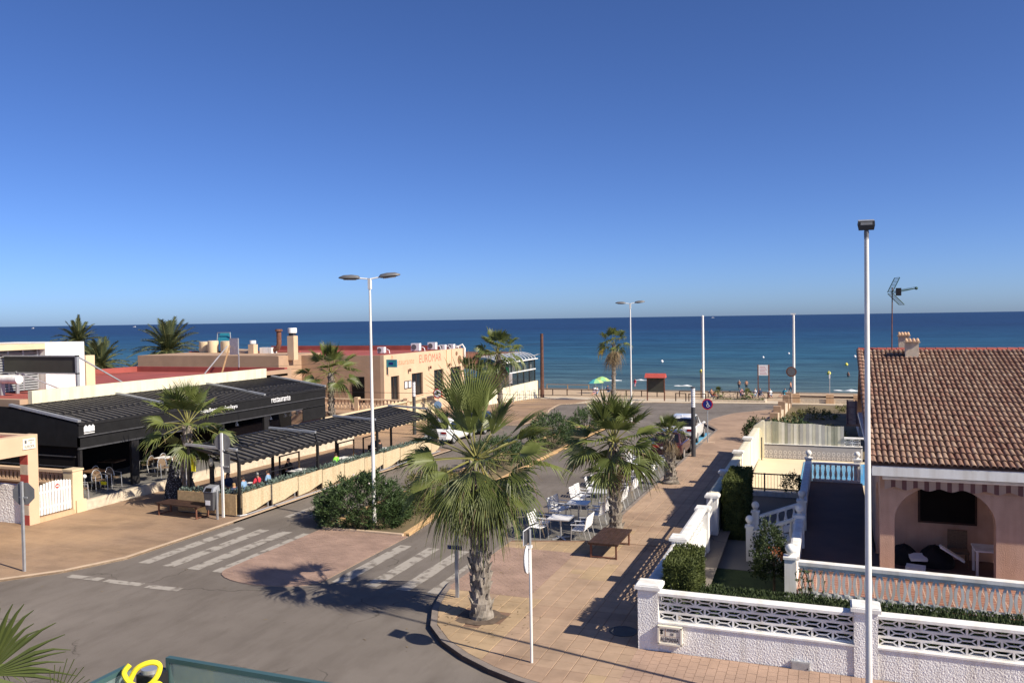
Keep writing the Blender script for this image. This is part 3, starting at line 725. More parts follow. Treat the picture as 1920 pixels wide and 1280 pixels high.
def rail_y(y0,y1,x,z,w=.30,h=.08):
    b = B(); P=[(x-w/2,z-h),(x+w/2,z-h),(x+w/2,z-.02),(x+w*.3,z),(x-w*.3,z),(x-w/2,z-.02)]
    return b.prismy(P,y0,y1)
for x in (-4.05,.40,5.2): pillar(fw,x,x+.45,18.03,18.46,-.1,1.47,True)
for x0,x1 in ((-3.6,.40),(.85,5.2)):
    b = B(); b.box(x0,x1,18.075,18.32,-.1,.74); rough_face(b,x0,x1,-.05,.735,18.06,int((x1-x0)*100),78,.0095,34)
    part('wall_base',b,'white_stucco',fw)
    part('coping',B().box(x0,x1,18.03,18.33,.74,.775),'white_paint',fw)
    part('rail',rail_x(x0,x1,18.19,1.435),'white_paint',fw)
    for r in range(3):
        n = int((x1-x0)/.4)+1
        for i in range(n+1):
            x = x0+.2+i*.4-(.2 if r==1 else 0)
            if x > x1+.12: continue
            o = link('breeze_block',BRZ,fw); o.location = Vector((x,18.16,.775+.0965+r*.193))-fw.location
b = B().box(-.82,-.45,18.005,18.06,.04,.29); b.box(-.80,-.47,17.998,18.006,.06,.27)
h_ = part('hatch',b,'galvanised',fw); link('latch',B().box(-.50,-.48,17.985,18.0,.15,.18).mesh('latch','dark_metal',fw.location),h_)
# street plaque
pq = thing('street_plaque','small framed ceramic plaque reading AVENIDA DE ALEMANIA on white stucco','plaque',(-3.33,18.0,.34))
b = B(); x0,x1,z0,z1,y=-3.58,-3.08,.33,.71,17.955
b.box(x0,x1,y,18.05,z0,z1); part('panel',b,'plaque',pq)
b = B()
for q in ((x0-.015,x1+.015,z0-.015,z0+.022),(x0-.015,x1+.015,z1-.022,z1+.015),(x0-.015,x0+.022,z0,z1),(x1-.022,x1+.015,z0,z1)): b.box(q[0],q[1],y-.02,18.05,q[2],q[3])
part('frame',b,'plaque',pq)
b = B().box(x0+.145,x0+.16,y-.004,y,z0+.18,z1-.03); b.box(x0+.03,x1-.03,y-.003,y,z0+.175,z0+.181); part('joint',b,'tan_wall',pq)
b = B()
for i,(px,pz,s) in enumerate(((.05,.30,.018),(.09,.30,.018),(.07,.275,.022),(.055,.24,.016),(.085,.24,.016),(.07,.225,.014))): b.box(x0+px-s,x0+px+s,y-.005,y,z0+pz-s,z0+pz+s*.8)
part('emblem',b,'ink',pq)
rx,uz=(1,0,0),(0,0,1)
lettering('AVENIDA',(x0+.185,y-.002,z0+.285),rx,uz,.25,.055,'ink',pq); lettering('DE',(x0+.27,y-.002,z0+.205),rx,uz,.065,.05,'ink',pq)
lettering('ALEMANIA',(x0+.045,y-.002,z0+.055),rx,uz,.40,.10,'ink',pq)

sw = thing('garden_wall','long white villa wall with capped pillars running down beside the pavement','wall',(-4.05,22.1,0))
PY=[22.1,26.5,28.75,32.4,37.2,41.7]
for yy,zz in zip(PY,(1.5,1.33,1.28,1.46,1.48,1.46)): pillar(sw,-4.03,-3.67,yy,yy+.38,-1.0,zz)
for y0,y1,blk in ((18.46,22.1,1),(22.52,26.5,1),(29.17,32.4,0),(32.82,37.2,0),(37.62,41.7,0),(42.12,46.9,0)):
    if blk:
        part('wall_base',B().box(-4.0,-3.72,y0,y1,-.3,.75),'white_stucco',sw)
        for r in range(3):
            for i in range(int((y1-y0)/.4)+2):
                yy = y0+.2+i*.4-(.2 if r==1 else 0)
                if yy > y1+.12: continue
                o = link('breeze_block',BRZ,sw); o.location = Vector((-3.86,yy,.775+.0965+r*.193))-sw.location; o.rotation_euler=(0,0,math.pi/2)
        part('rail',rail_y(y0,y1,-3.86,1.43),'white_paint',sw)
    else:
        part('wall_base',B().box(-4.0,-3.70,y0,y1,-1.0,1.28),'cream_wall',sw)
        part('rail',rail_y(y0,y1,-3.85,1.36,.36),'cream_wall',sw)
part('end_pier',B().prismy([(-4.0,-1),(-3.45,-1),(-3.45,1.75),(-3.6,1.75),(-4.0,1.45)],46.9,47.25),'cream_wall',sw)
# white steel gate
gt = thing('garden_gate','white metal garden gate standing between pillars in the villa side wall','gate',(-3.85,27.8,0))
b = B()
for z in (.12,.75,1.2): b.box(-3.88,-3.83,26.95,28.72,z,z+.05)
for yy in (26.95,28.67): b.box(-3.89,-3.82,yy,yy+.05,.05,1.3)
part('frame',b,'white_metal',gt)
for i in range(13): part('bar',B().box(-3.865,-3.845,27.06+i*.125,27.085+i*.125,.15,1.2),'white_metal',gt)

# garden
struct('lawn',B().box(-3.7,5.5,18.3,26.0,-.9,-.3),'lawn')
struct('garden_path',B().box(-3.7,-1.0,26.0,37.2,-.9,-.29),'asphalt_grey')
single('clipped_hedge',box_hedge(-3.62,-2.92,18.75,20.5,-.3,1.86,1500,.085,.016),'hedge','tall clipped green conifer hedge behind the corner pillar of the villa wall','hedge',(-3.3,19.6,-.3))
single('low_hedge',box_hedge(-2.85,5.2,18.6,19.55,-.3,1.22,900,.085,.016),'hedge_dark','low dark green hedge running behind the white breeze block wall','hedge',(1.2,19.1,-.3))
single('clipped_hedge',box_hedge(-3.58,-2.82,29.4,32.3,-.3,1.78,900,.09,.018),'hedge','dark clipped hedge block in the shade beside the villa path','hedge',(-3.1,30.5,-.3))
sh = thing('camellia_shrub','dark leafy shrub with a sunlit orange tipped branch beside the terrace steps','shrub',(-1.5,23.7,-.3))
part('foliage',bush((-1.65,24.1,.55),.38,.55,1.15,110,34,.09,.024,spread=.2),['hedge_dark','flower'],sh); part('stem',B().tube([(-1.5,23.7,-.3),(-1.52,23.75,.9)],.04,6),'twig',sh)
b = bush((-1.4,23.4,.95),.12,.12,.16,6,10,.08,.022,spread=.15); part('young_leaves',b,'red_leaf',sh)
sh = thing('rose_bush','thin bare rose bush with small leaves before the terrace balustrade','shrub',(-.5,22.0,-.3))
b = B(); lf = B()
for i in range(9):
    p = Vector((-.5+random.uniform(-.15,.15),22.0,-.3)); pts=[p]
    for k in range(6): p = p+Vector((random.uniform(-.1,.1),random.uniform(-.06,.06),.22)); pts.append(p); [leaf(lf,p,rv(),.08,.02) for _ in range(5)]
    b.tube(pts,.008,4)
part('stem',b,'twig',sh); part('foliage',lf,'oleander',sh)
sh = thing('yucca_plant','spiky pale green yucca between the hedge and the white wall','plant',(-3.25,18.6,-.3))
b = B()
for i in range(34):
    d = Vector((random.gauss(0,.35),random.gauss(0,.35),1)); leaf(b,Vector((-3.25,18.62,.75)),d,random.uniform(.45,.75),.014)
part('leaf_tuft',b,'grey_leaf',sh); part('stem',B().tube([(-3.25,18.62,-.3),(-3.25,18.62,.85)],.05,6),'palm_boot',sh)
# swan ornament
sn = thing('swan_ornament','white swan garden ornament at the edge of the shaded lawn','ornament',(-3.05,21.9,-.3))
b = B().ball((-2.98,21.9,.12),.2,12,8,0,(1,.7,.7)); b.ball((-2.8,21.9,.2),.1,8,6,0,(1.2,.6,.8)); b.lathe([(.13,-.3),(.10,-.15),(.16,.0)],(-2.98,21.9,0),10)
part('body',b,'white_paint',sn,True)
nb = B().tube([(-3.12,21.9,.15),(-3.22,21.9,.3),(-3.2,21.9,.42),(-3.13,21.9,.47),(-3.17,21.9,.43)],[.06,.04,.035,.04,.03],8); part('neck',nb,'white_paint',sn,True)

# terrace
tz = .30
ter = sempty('terrace')
def tilemat():
    m = bpy.data.materials.new('terrace_brick'); m.use_nodes=True; MAT['terrace_brick']=m; n=m.node_tree.nodes; l=m.node_tree.links
    tc=n.new('ShaderNodeTexCoord'); br=n.new('ShaderNodeTexBrick'); br.offset=0; br.inputs['Scale'].default_value=1; br.inputs['Brick Width'].default_value=.2; br.inputs['Row Height'].default_value=.2
    br.inputs['Mortar Size'].default_value=.012; br.inputs['Color1'].default_value=(.32,.15,.105,1); br.inputs['Color2'].default_value=(.25,.115,.08,1); br.inputs['Mortar'].default_value=(.5,.36,.28,1)
    l.new(tc.outputs['Object'],br.inputs['Vector']); l.new(br.outputs[0],n['Principled BSDF'].inputs['Base Color']); n['Principled BSDF'].inputs['Roughness'].default_value=.6
tilemat()
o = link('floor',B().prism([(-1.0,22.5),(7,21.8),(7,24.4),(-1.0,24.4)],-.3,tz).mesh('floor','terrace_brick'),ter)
o = link('floor',B().prism([(-1.0,24.4),(7,24.4),(7,27),(1.2,27),(1.2,38),(-1.0,38)],-.3,tz).mesh('floor','terrace_shaded'),ter)  # shaded part of the floor, its shade painted by the darker material
bt = thing('balustrade','white terrace balustrade with pairs of curved flat balusters above the low hedge','balustrade',(-1.0,22.4,0))
ang = R(-2.5); u = Vector((math.cos(ang),math.sin(ang),0)); nn_ = Vector((-u.y,u.x,0))
def bx_along(b,s0,s1,d0,d1,z0,z1,o=Vector((-1.02,22.4,0))):
    c = [o+u*s+nn_*d for s,d in ((s0,d0),(s1,d0),(s1,d1),(s0,d1))]
    b.add([(p.x,p.y,z0) for p in c]+[(p.x,p.y,z1) for p in c],[(3,2,1,0),(4,5,6,7),(0,1,5,4),(1,2,6,5),(2,3,7,6),(3,0,4,7)])
b = B(); bx_along(b,.2,7,-.05,.13,-.3,.30); part('plinth',b,'white_paint',bt)
b = B(); bx_along(b,.2,7,-.03,.11,.30,.37); part('bottom_rail',b,'white_paint',bt)
b = B(); bx_along(b,.2,7,-.075,.17,1.07,1.16); bx_along(b,.2,7,-.045,.14,1.02,1.07); part('rail',b,'white_paint',bt)
def lens_mesh():
    b = B(); h=.65; n=10
    for s in (-1,1):
        for i in range(n):
            q=[]
            for t in (i/n,(i+1)/n):
                xo = .045+.066*math.sin(math.pi*t); q.append((s*xo,t*h)); q.append((s*(xo-.064+.02*abs(2*t-1)**3),t*h))
            (a0,z0),(c0,_),(a1,z1),(c1,_) = q
            P=[(a0,z0),(c0,z0),(c1,z1),(a1,z1)]
            if s>0: P=P[::-1]
            b.prismy(P,-.04,.04)
    b.box(-.05,.05,-.045,.045,0,.05); b.box(-.05,.05,-.045,.045,h-.05,h)
    b.box(-.125,-.045,-.03,.03,0,.035); b.box(.045,.125,-.03,.03,0,.035); b.box(-.125,-.05,-.03,.03,h-.04,h); b.box(.05,.125,-.03,.03,h-.04,h)
    return b.mesh('baluster','white_paint')
LENS=lens_mesh()
for i in range(26):
    p = Vector((-1.02,22.4,.37))+u*(.36+i*.25)+nn_*.005
    o = link('baluster',LENS,bt); o.location=p-bt.location; o.rotation_euler=(0,0,ang)
def ball_post(t,x,y,z0,z1,r=.13,s=.14):
    b=B().box(x-s,x+s,y-s,y+s,z0,z1); b.box(x-s-.03,x+s+.03,y-s-.03,y+s+.03,z1,z1+.06); part('post',b,'white_paint',t)
    b=B().lathe([(.10,0),(.06,.05),(.09,.07)],(x,y,z1+.06),12); b.ball((x,y,z1+.12+r),r,14,10); part('ball_finial',b,'white_paint',t,True)
ball_post(bt,-1.02,22.45,-.3,1.2)
TB=[(.045,0),(.045,.04),(.03,.06),(.04,.1),(.062,.2),(.055,.3),(.03,.42),(.026,.5),(.04,.54),(.045,.58),(.045,.62)]
TURN=B().lathe(TB,(0,0,0),10).mesh('baluster','white_paint',smooth=True)
def turned(t,p0,p1,step=.22,h=.62):
    p0=Vector(p0);p1=Vector(p1);L=(p1-p0).length;n=int(L/step)
    for i in range(n):
        o=link('baluster',TURN,t); o.location=p0.lerp(p1,(i+.5)/n)-t.location; o.scale=(1,1,h/.62)
lb = thing('terrace_parapet','white parapet with ball finials along the shaded side of the villa terrace','parapet',(-.95,30,tz))
for y0,y1 in ((22.7,26.9),(29.4,37.8)):
    part('parapet',B().box(-1.03,-.88,y0,y1,-.3,1.08),'white_paint',lb); part('rail',rail_y(y0,y1,-.95,1.2,.26,.12),'white_paint',lb)
ball_post(lb,-.95,27.0,-.3,1.25); ball_post(lb,-.95,29.25,-.3,1.25)
fb = thing('balustrade','white turned balustrade at the far end of the terrace before the blue pool','balustrade',(0,38,tz))
part('bottom_rail',B().box(-.8,1.1,37.92,38.08,tz,tz+.1),'white_paint',fb); part('rail',rail_x(-.8,1.1,38,1.13,.26,.09),'white_paint',fb)
turned(fb,(-.8,38,tz+.1),(1.1,38,tz+.1),.2,.64); ball_post(fb,-.95,38.0,-.3,1.25,.13,.13); ball_post(fb,1.0,38.15,-.3,1.25,.13,.13)
# steps
st = thing('garden_steps','short flight of shaded white steps from the garden path up to the terrace','steps',(-1.7,28.1,-.3))
for i in range(4): part('step',B().box(-2.4+i*.36,-1.0,27.2,29.1,-.3+i*.15,-.15+i*.15),'white_paint',st)
for yy in (27.1,29.2):
    part('rail',B().bar((-2.4,yy,.62),(-1.05,yy,1.15),.2,.09),'white_paint',st); part('string',B().bar((-2.4,yy,-.08),(-1.05,yy,.45),.16,.2),'white_paint',st)
    for i in range(5):
        t=(i+.6)/5.2; o=link('baluster',TURN,st); o.location=Vector((-2.4+1.35*t,yy,.0+.53*t))-st.location; o.scale=(1,1,.95)
    ball_post(st,-2.45,yy,-.3,.78,.13,.11)
# patio, pool, railing, tiled wall
struct('patio',B().box(-3.7,6,37.2,47.0,-.95,-.28),'patio')
pl = struct('pool',B().box(-1.4,1.6,40.6,46.2,-.5,-.262),'pool')
pr = thing('metal_railing','grey metal railing across the path before the sunny patio','railing',(-2.5,37.1,-.3))
b=B()
part('kerb',B().box(-3.65,-1.25,37.0,37.2,-.3,-.08),'white_paint',pr)
for z in (.0,.64): b.box(-3.6,-1.3,37.05,37.1,z,z+.05)
for x in (-3.6,-2.75,-1.32): b.box(x,x+.06,37.03,37.12,-.1,.70)
part('frame',b,'dark_metal',pr)
for i in range(17): part('bar',B().box(-3.5+i*.13,-3.485+i*.13,37.065,37.085,.04,.64),'dark_metal',pr)
single('potted_shrub',bush((-1.55,36.2,.35),.4,.4,.55,50,26,.09,.02,spread=.15),['oleander','flower'],'small dark shrub beside the terrace corner near the metal railing','shrub',(-1.55,36.2,-.3))
tw = thing('tiled_wall','low patio wall faced with grey tiles patterned with pale rings','wall',(-1.2,47.1,-.3))
part('core',B().box(-3.5,1.5,47.02,47.3,-.6,.44),'white_paint',tw)
TP=B().box(-.121,.121,-.012,.012,-.121,.121).mesh('wall_tile','wall_tile')
rg=B(); rg.box(-.121,.121,-.012,.012,-.121,.121)
nr=14
for i in range(nr):
    a0,a1=2*math.pi*i/nr,2*math.pi*(i+1)/nr; f=lambda a,r:(r*.85*math.cos(a),r*math.sin(a))
    P=[f(a0,.066),f(a0,.10),f(a1,.10),f(a1,.066)]; rg.prismy(P[::-1],-.016,-.010,1)
TR=rg.mesh('wall_tile',['wall_tile','tile_ring'])
for i in range(20):
    for r in range(3):
        o=link('wall_tile',TR if r<2 else TP,tw); o.location=Vector((-3.35+i*.245,47.008,-.18+r*.245))-tw.location
part('dark_border',B().box(-3.5,1.5,46.985,47.03,.43,.475),'navy_line',tw); part('dark_border',B().box(-3.5,1.5,46.975,47.0,-.30,-.26),'navy_line',tw)
part('coping',B().box(-3.5,1.5,47.0,47.32,.475,.50),'white_paint',tw)
part('post',B().box(-3.56,-3.5,46.2,46.26,-.3,.95),'dark_metal',tw)
sc_ = thing('privacy_screen','striped beige and grey privacy screen above the tiled patio wall','screen',(-1.4,47.15,.5))
n=26; xx=-3.5
mat('strip_a',(.52,.50,.40),.9,.08,3); mat('strip_b',(.30,.30,.23),.9,.1,3); mat('strip_c',(.63,.61,.53),.9,.06,3); mat('strip_d',(.40,.39,.36),.9,.08,3)
for i in range(n):
    w=4.1/n; top=1.70-.16*i/n+.03*math.sin(i*.5)
    part('strip',B().box(xx,xx+w-.004,47.13+random.uniform(-.012,.012),47.16+random.uniform(0,.01),.5,top),random.choice(('strip_a','strip_a','strip_b','strip_c','strip_d')),sc_); xx+=w
bw = thing('breeze_wall','short white breeze block wall at the end of the striped patio screen','wall',(1.0,47.15,.5))
for i in range(2):
    for r in range(2): o=link('breeze_block',BRZ,bw); o.location=(-.2+i*.4,0,.1+r*.193)
part('rail',rail_x(.6,1.6,47.15,.98,.2,.08),'white_paint',bw)

# ---- the house
hs = thing('villa_house','single storey pink stucco villa with arched porch and clay tile roof','house',(1.2,24.5,0))
poly=[(1.21,.28),(1.57,.28),(1.57,1.9)]+[(2.775-1.205*math.cos(math.pi*i/16),1.9+1.0*math.sin(math.pi*i/16)) for i in range(1,16)]+[(3.98,1.9),(3.98,.28),(8,.28),(8,3.32),(1.21,3.32)]
part('arch_wall',B().prismy(poly,24.5,24.85),'villa_pink',hs)
poly=[(24.85,.28),(24.95,1.6)]+[(25.95-1.0*math.cos(math.pi*i/12),1.7+.95*math.sin(math.pi*i/12)) for i in range(0,13)]+[(26.98,.28),(27.0,.28),(27.0,3.32),(24.85,3.32)]
part('side_arch',B().prismx(poly,1.22,1.5),'villa_pink',hs)
part('wall',B().box(1.25,8,27,36.9,-.9,3.4),'villa_pink',hs)
part('ceiling',B().box(1.25,8,24.86,27,3.2,3.31),'white_paint',hs)
wd=part('window',B().box(2.36,3.9,26.96,27.01,1.33,2.46),'brown_dark',hs); link('pane',B().box(2.42,3.84,26.94,26.97,1.39,2.40).mesh('pane','interior_black',hs.location),wd)
part('fascia',B().box(1.0,8.2,24.02,24.5,3.18,3.44),'white_paint',hs)
part('soffit',B().box(1.0,1.24,24.5,37,3.30,3.44),'white_paint',hs)
# awning roll and scalloped valance
aw = thing('awning','rolled up striped awning with scalloped valance above the villa arch','awning',(1.3,24.3,3.0))
part('cassette',B().tube([(1.27,24.38,3.07),(8,24.38,3.07)],.05,8),'white_metal',aw)
part('casing',B().box(1.3,8,24.40,24.495,3.10,3.17),'brown_dark',aw)
xx=1.32; i=0
while xx<7.5:
    w=.16 if i%2==0 else .11; nb=4; pts=[]
    for k in range(nb+1):
        x=xx+w*k/nb; pts.append((x,2.80-.035*math.cos((x-1.3)*2*math.pi/.54)))
    P=pts+[(xx+w,3.04),(xx,3.04)]; dy=.012*math.sin(i*1.3)
    part('valance_strip',B().prismy(P,24.36+dy,24.365+dy),'awning_stripe' if i%2==0 else 'awning_stripe2',aw); xx+=w; i+=1
# roof
sl=.2584; ey,ez=24.0,3.50; ry=34.14; rz=ez+(ry-ey)*sl; th=math.atan(sl)
rf=part('roof',B().prismx([(ey+.05,ez-.05),(ry,rz-.05),(37.3,ez-.05),(37.3,ez-.15),(ry,rz-.2),(ey+.05,ez-.13)],.98,8.3),'terracotta',hs)
def barrel(L,r0,r1,n=6):
    b=B(); vs=[]
    for y,r,z in ((0,r0,.030),(L,r1,0)):
        for i in range(n+1):
            a=math.pi*i/n; vs.append((-r*math.cos(a),y,z+r*.95*math.sin(a)))
    m=n+1; fs=[(i,i+1,m+i+1,m+i) for i in range(n)]
    # visible lip at the lower end
    o=len(vs)
    for i in range(m):
        a=math.pi*i/n; vs.append((-(r0-.014)*math.cos(a),0,.030+(r0-.014)*.95*math.sin(a)))
    fs+=[(o+i,o+i+1,i+1,i) for i in range(n)]
    return b.add(vs,fs)
mat('tile_a',(.285,.168,.117),.85,.25,3,.25,30,col2=(.32,.205,.145)); mat('tile_b',(.245,.135,.095),.85,.25,3,.25,30,col2=(.29,.165,.115)); mat('tile_c',(.32,.205,.145),.85,.25,3,.25,30,col2=(.38,.265,.19))
TBR=barrel(.46,.071,.060); TMS={k:TBR.mesh('roof_tile',k,smooth=True) for k in ('tile_a','tile_b','tile_c')}
rest={k:B() for k in TMS}; items=[]
sp=.147; rows=26; rl=(ry-ey)/math.cos(th)/rows
for r in range(rows):
    for c in range(50):
        x=1.05+c*sp; s=r*rl; items.append((r if x<4.9 else 99+r, x+random.uniform(-.006,.006), ey+s*math.cos(th), ez+s*math.sin(th)))
items.sort(key=lambda t:(t[0],t[1])); k=0
Mrot=Matrix.Rotation(th,4,'X')
for r,x,y,z in items:
    m=random.choice(('tile_a','tile_a','tile_b','tile_c')); rzj=random.uniform(-.03,.03)
    if k<300 and r<99:
        o=link('roof_tile',TMS[m],rf); o.location=Vector((x,y,z-.01))-hs.location; o.rotation_euler=(th+random.uniform(-.012,.012),random.uniform(-.04,.04),rzj); k+=1
    else:
        T=Matrix.Translation((x,y,z-.01))@Matrix.Rotation(rzj,4,'Z')@Mrot
        rest[m].add([T@Vector(v) for v in TBR.v],TBR.f)
for m in rest:
    o=part('far_roof_tiles',rest[m],m,rf,True); stuff(o)
RM=B(); vs=[]
for x,r in ((0,.12),(.38,.105)):
    for i in range(9):
        a=math.pi*i/8; vs.append((x,-r*math.cos(a),r*math.sin(a)))
RM.add(vs,[(i,9+i,10+i,i+1) for i in range(8)]+[tuple(range(9))]); RMM=RM.mesh('ridge_tile','red_roof',smooth=True)
for i in range(22):
    o=link('ridge_tile',RMM,rf); o.location=Vector((.95+i*.33,ry,rz-.02))-hs.location
# verge tiles down the left edge
VM=barrel(.46,.085,.075).mesh('verge_tile','tile_b',smooth=True)
for r in range(rows):
    s=r*rl; o=link('verge_tile',VM,rf); o.location=Vector((.96,ey+s*math.cos(th),ez+s*math.sin(th)-.01))-hs.location; o.rotation_euler=(th,0,0)
def chimney(x,y,z0,z1,w):
    b=B().box(x-w,x+w,y-w*.8,y+w*.8,z0,z1); c=part('chimney',b,'chimney_render',rf)
    link('slab',B().box(x-w-.04,x+w+.04,y-w-.02,y+w+.02,z1,z1+.04).mesh('slab','chimney_render',hs.location),c)
    tb_=B()
    for i in range(4):
        xx=x-w*.85+i*w*.57
        vs=[]
        for yy,zz in ((y-w-.1,z1+.03),(y+.02,z1+.12)):
            for q in range(5):
                a=math.pi*q/4; vs.append((xx-.05*math.cos(a),yy,zz+.05*math.sin(a)))
        tb_.add(vs,[(q,q+1,6+q,5+q) for q in range(4)]+[tuple(range(5))])
    part('cap_tiles',tb_,'terracotta_pale',c)
chimney(2.72,33.3,5.7,6.42,.22); chimney(2.55,34.6,5.9,6.62,.18)
# television aerial
an = thing('tv_aerial','green television aerial with mesh reflector on a mast above the villa ridge','aerial',(2.1,33.9,6.1))
part('mast',B().tube([(2.1,33.9,6.1),(2.12,33.9,8.45)],.022,6),'rust',an)
mat('aerial_green',(.045,.10,.09),.5,.15,6)
b=B(); A=Vector((2.16,33.9,8.28)); d=Vector((.93,.30,.16)).normalized(); s=Vector((-.30,.93,0)).normalized(); up=d.cross(s)*-1
up=Vector((0,0,1))-d*d.z; up.normalize()
for off in (.07,-.07): b.tube([A+up*off*.6-d*.1,A+d*.82+up*off*.1],.010,5)
b.tube([A-d*.1,A+d*.82],.010,5); part('boom',b,'aerial_green',an)
el=B()
for i in range(9): p=A+d*(.25+i*.065)+up*.05; el.tube([p-s*.09,p+s*.09],.006,4)
part('elements',el,'aerial_green',an)
part('tip',B().ball(A+d*.84,.06,8,6),'aerial_green',an)
part('dipole',B().box(A.x+.08,A.x+.26,A.y-.1,A.y+.1,A.z-.13,A.z+.15),'plastic_black',an)
for sg,nm in ((1,'upper_reflector'),(-1,'lower_reflector')):
    r_=B()
    e0=A-d*.12+up*sg*.03; ev=(up*sg*.48+d*.34)
    for q in (-.24,.24): r_.tube([e0+s*q,e0+s*q+ev],.016,5)
    for i in range(11): p=e0+ev*(i/10); r_.tube([p-s*.24,p+s*.24],.009,4)
    part(nm,r_,'aerial_green',an)
# porch clutter
def lump(cx,cy,rx,ry,h,mt,label,nm,cat):
    b=B(); n,m=16,7; vs=[]
    for j in range(m):
        t=j/(m-1); rr=math.cos(t*math.pi/2)**.45
        for i in range(n):
            a=2*math.pi*i/n; k=1+.14*noise.noise((math.cos(a)*2+cx,math.sin(a)*2,t*3))
            vs.append((cx+rx*rr*k*math.cos(a),cy+ry*rr*k*math.sin(a),tz+h*t*(1+.2*noise.noise((a,t,cx)))))
    b.add(vs,[(j*n+i,j*n+(i+1)%n,(j+1)*n+(i+1)%n,(j+1)*n+i) for j in range(m-1) for i in range(n)]+[tuple(range((m-1)*n,m*n))])
    return single(nm,b,mt,label,cat,(cx,cy,tz),smooth=True)
lump(1.95,26.3,.42,.4,.52,'black_cloth','black bag slumped at the left of the porch floor','bag','bag')
lump(2.75,26.2,.5,.42,.56,'black_cloth','larger black bag in the middle of the porch floor','bag','bag')
b=B(Matrix.Translation((2.28,25.95,.56))@Matrix.Rotation(.2,4,'Z')@Matrix.Rotation(.25,4,'X')); b.box(-.24,.2,-.18,.18,-.03,.04); single('cushion',b,'cl_white','upper pale cushion between the two black bags in the porch','cushion',(2.28,25.95,.5))
b=B(Matrix.Translation((2.2,25.55,.36))@Matrix.Rotation(-.2,4,'Z')@Matrix.Rotation(.1,4,'X')); b.box(-.27,.22,-.15,.15,-.04,.05); single('cushion',b,'cl_white','lower pale cushion on the porch floor before the black bags','cushion',(2.2,25.55,.3))
b=B(Matrix.Translation((3.12,25.9,.75))@Matrix.Rotation(.55,4,'Y')); b.box(-.35,.35,-.15,.15,-.02,.03); single('board',b,'white_paint','pale board leaning on the black bag in the porch','board',(3.12,25.9,.35))
ch=thing('wicker_chair','brown wicker chair standing in the dark corner of the porch','chair',(3.35,26.4,tz))
part('seat',B().box(3.1,3.6,26.15,26.65,tz+.38,tz+.44),'rattan',ch); part('backrest',B().box(3.1,3.6,26.6,26.68,tz+.44,tz+.95),'rattan',ch)
for x,yy in ((3.12,26.2),(3.55,26.2),(3.12,26.62),(3.55,26.62)): part('leg',B().box(x,x+.04,yy,yy+.04,tz,tz+.38),'rattan',ch)
t_=thing('plastic_table','white plastic table at the right side of the porch arch','table',(3.9,25.7,tz))
part('top',B().box(3.62,4.4,25.3,26.1,tz+.70,tz+.74),'white_paint',t_)
for x,yy in ((3.64,25.33),(4.33,25.33),(3.64,26.0),(4.33,26.0)): part('leg',B().box(x,x+.06,yy,yy+.06,tz,tz+.70),'white_paint',t_)

# ---- neighbouring plot beyond the screen
struct('neighbour_garden',sheet([(-3.7,47.4),(30,47.4),(30,89),(-3.7,89)],.06),'dirt')
nbw=thing('ruined_wall','weathered stone wall with stepped pillars along the far pavement','wall',(-3.95,68,-.8))
for y0,y1,h in ((59,62.5,.55),(63.5,66.5,.9),(67.5,72.5,.75),(74,79.5,.95),(80.2,84.5,.55)):
    part('wall_run',B().prismx([(y0,gz(y0)-.2),(y1,gz(y1)-.2),(y1,gz(y1)+h*.8),(y0,gz(y0)+h)],-4.1,-3.75),'chimney_render',nbw)
for y0,h in ((62.5,.95),(66.5,1.2),(72.5,1.25),(79.4,1.45),(84.5,1.5)):
    b=B().box(-4.2,-3.65,y0,y0+.6,gz(y0)-.2,gz(y0)+h); p=part('pillar',b,'tan_wall',nbw)
sw2=thing('stone_wall','low peach pillared wall closing the dry garden towards the beach','wall',(0,94,-1.9))
for i,x in enumerate((-3.9,-.55,2.1,5.0)): part('pillar',B().box(x,x+.75,92.2,92.9,gz(92)-.2,gz(92)+1.0),'peach_wall',sw2)
for x0,x1 in ((-3.15,-.55),(.2,2.1),(2.85,5.0)):
    part('wall_run',B().box(x0,x1,92.35,92.75,gz(92)-.2,gz(92)+.45),'chimney_render',sw2)
    part('rail',B().box(x0,x1,92.4,92.7,gz(92)+.65,gz(92)+.8),'wood_brown',sw2)
nh=thing('neighbour_house','low neighbouring house with a brown tiled roof edge behind the villa','house',(3.5,62,-.5))
part('wall',B().box(1.6,8,57.5,66,-1,.45),'white_stucco',nh); part('shade_block',B().box(3.6,10,50,76,-1.5,4.0),'white_stucco',nh)  # the taller block is unseen, added to cast shade on the neighbouring garden
rp=part('roof',B().add([(.85,57.0,.45),(8,57.0,.45),(8,61.5,1.5),(.95,61.5,1.5),(.85,57.0,.33),(8,57.0,.33),(8,61.5,1.3),(.95,61.5,1.3)],[(0,1,2,3),(7,6,5,4),(0,4,5,1),(1,5,6,2),(2,6,7,3),(3,7,4,0)]),'terracotta',nh)
for i in range(10): link('tile_row',B().bar((.95+i*.55,57.05,.50),(1.0+i*.55,61.5,1.55),.10,.07).mesh('tile_row','rust',nh.location),rp)
def scrub(c,rx,ry,rz,n,mt,label):
    return single('scrub_bush',bush(c,rx,ry,rz,n,26,.16,.035,spread=.3),[mt,'flower'],label,'bush',(c[0],c[1],gz(c[1])))
scrub((-2.4,52.2,.2),1.5,1.6,1.1,150,'oleander','dark green bush rising behind the left half of the striped patio screen')
scrub((-.3,51,.1),1.0,1.2,.85,100,'olive_bush','olive green bush rising behind the middle of the striped patio screen')
scrub((-4.4,53.2,.2),.6,1.0,.9,50,'hedge_dark','sparse dark bush spilling over the pavement past the villa wall')
scrub((-1.5,71,-.8),2.0,2.5,.5,60,'olive_bush','dry low scrub in the sunny neighbouring garden')
scrub((2.5,80,-1.2),2.5,2.5,.5,60,'olive_bush','low dry scrub further back towards the stone wall')
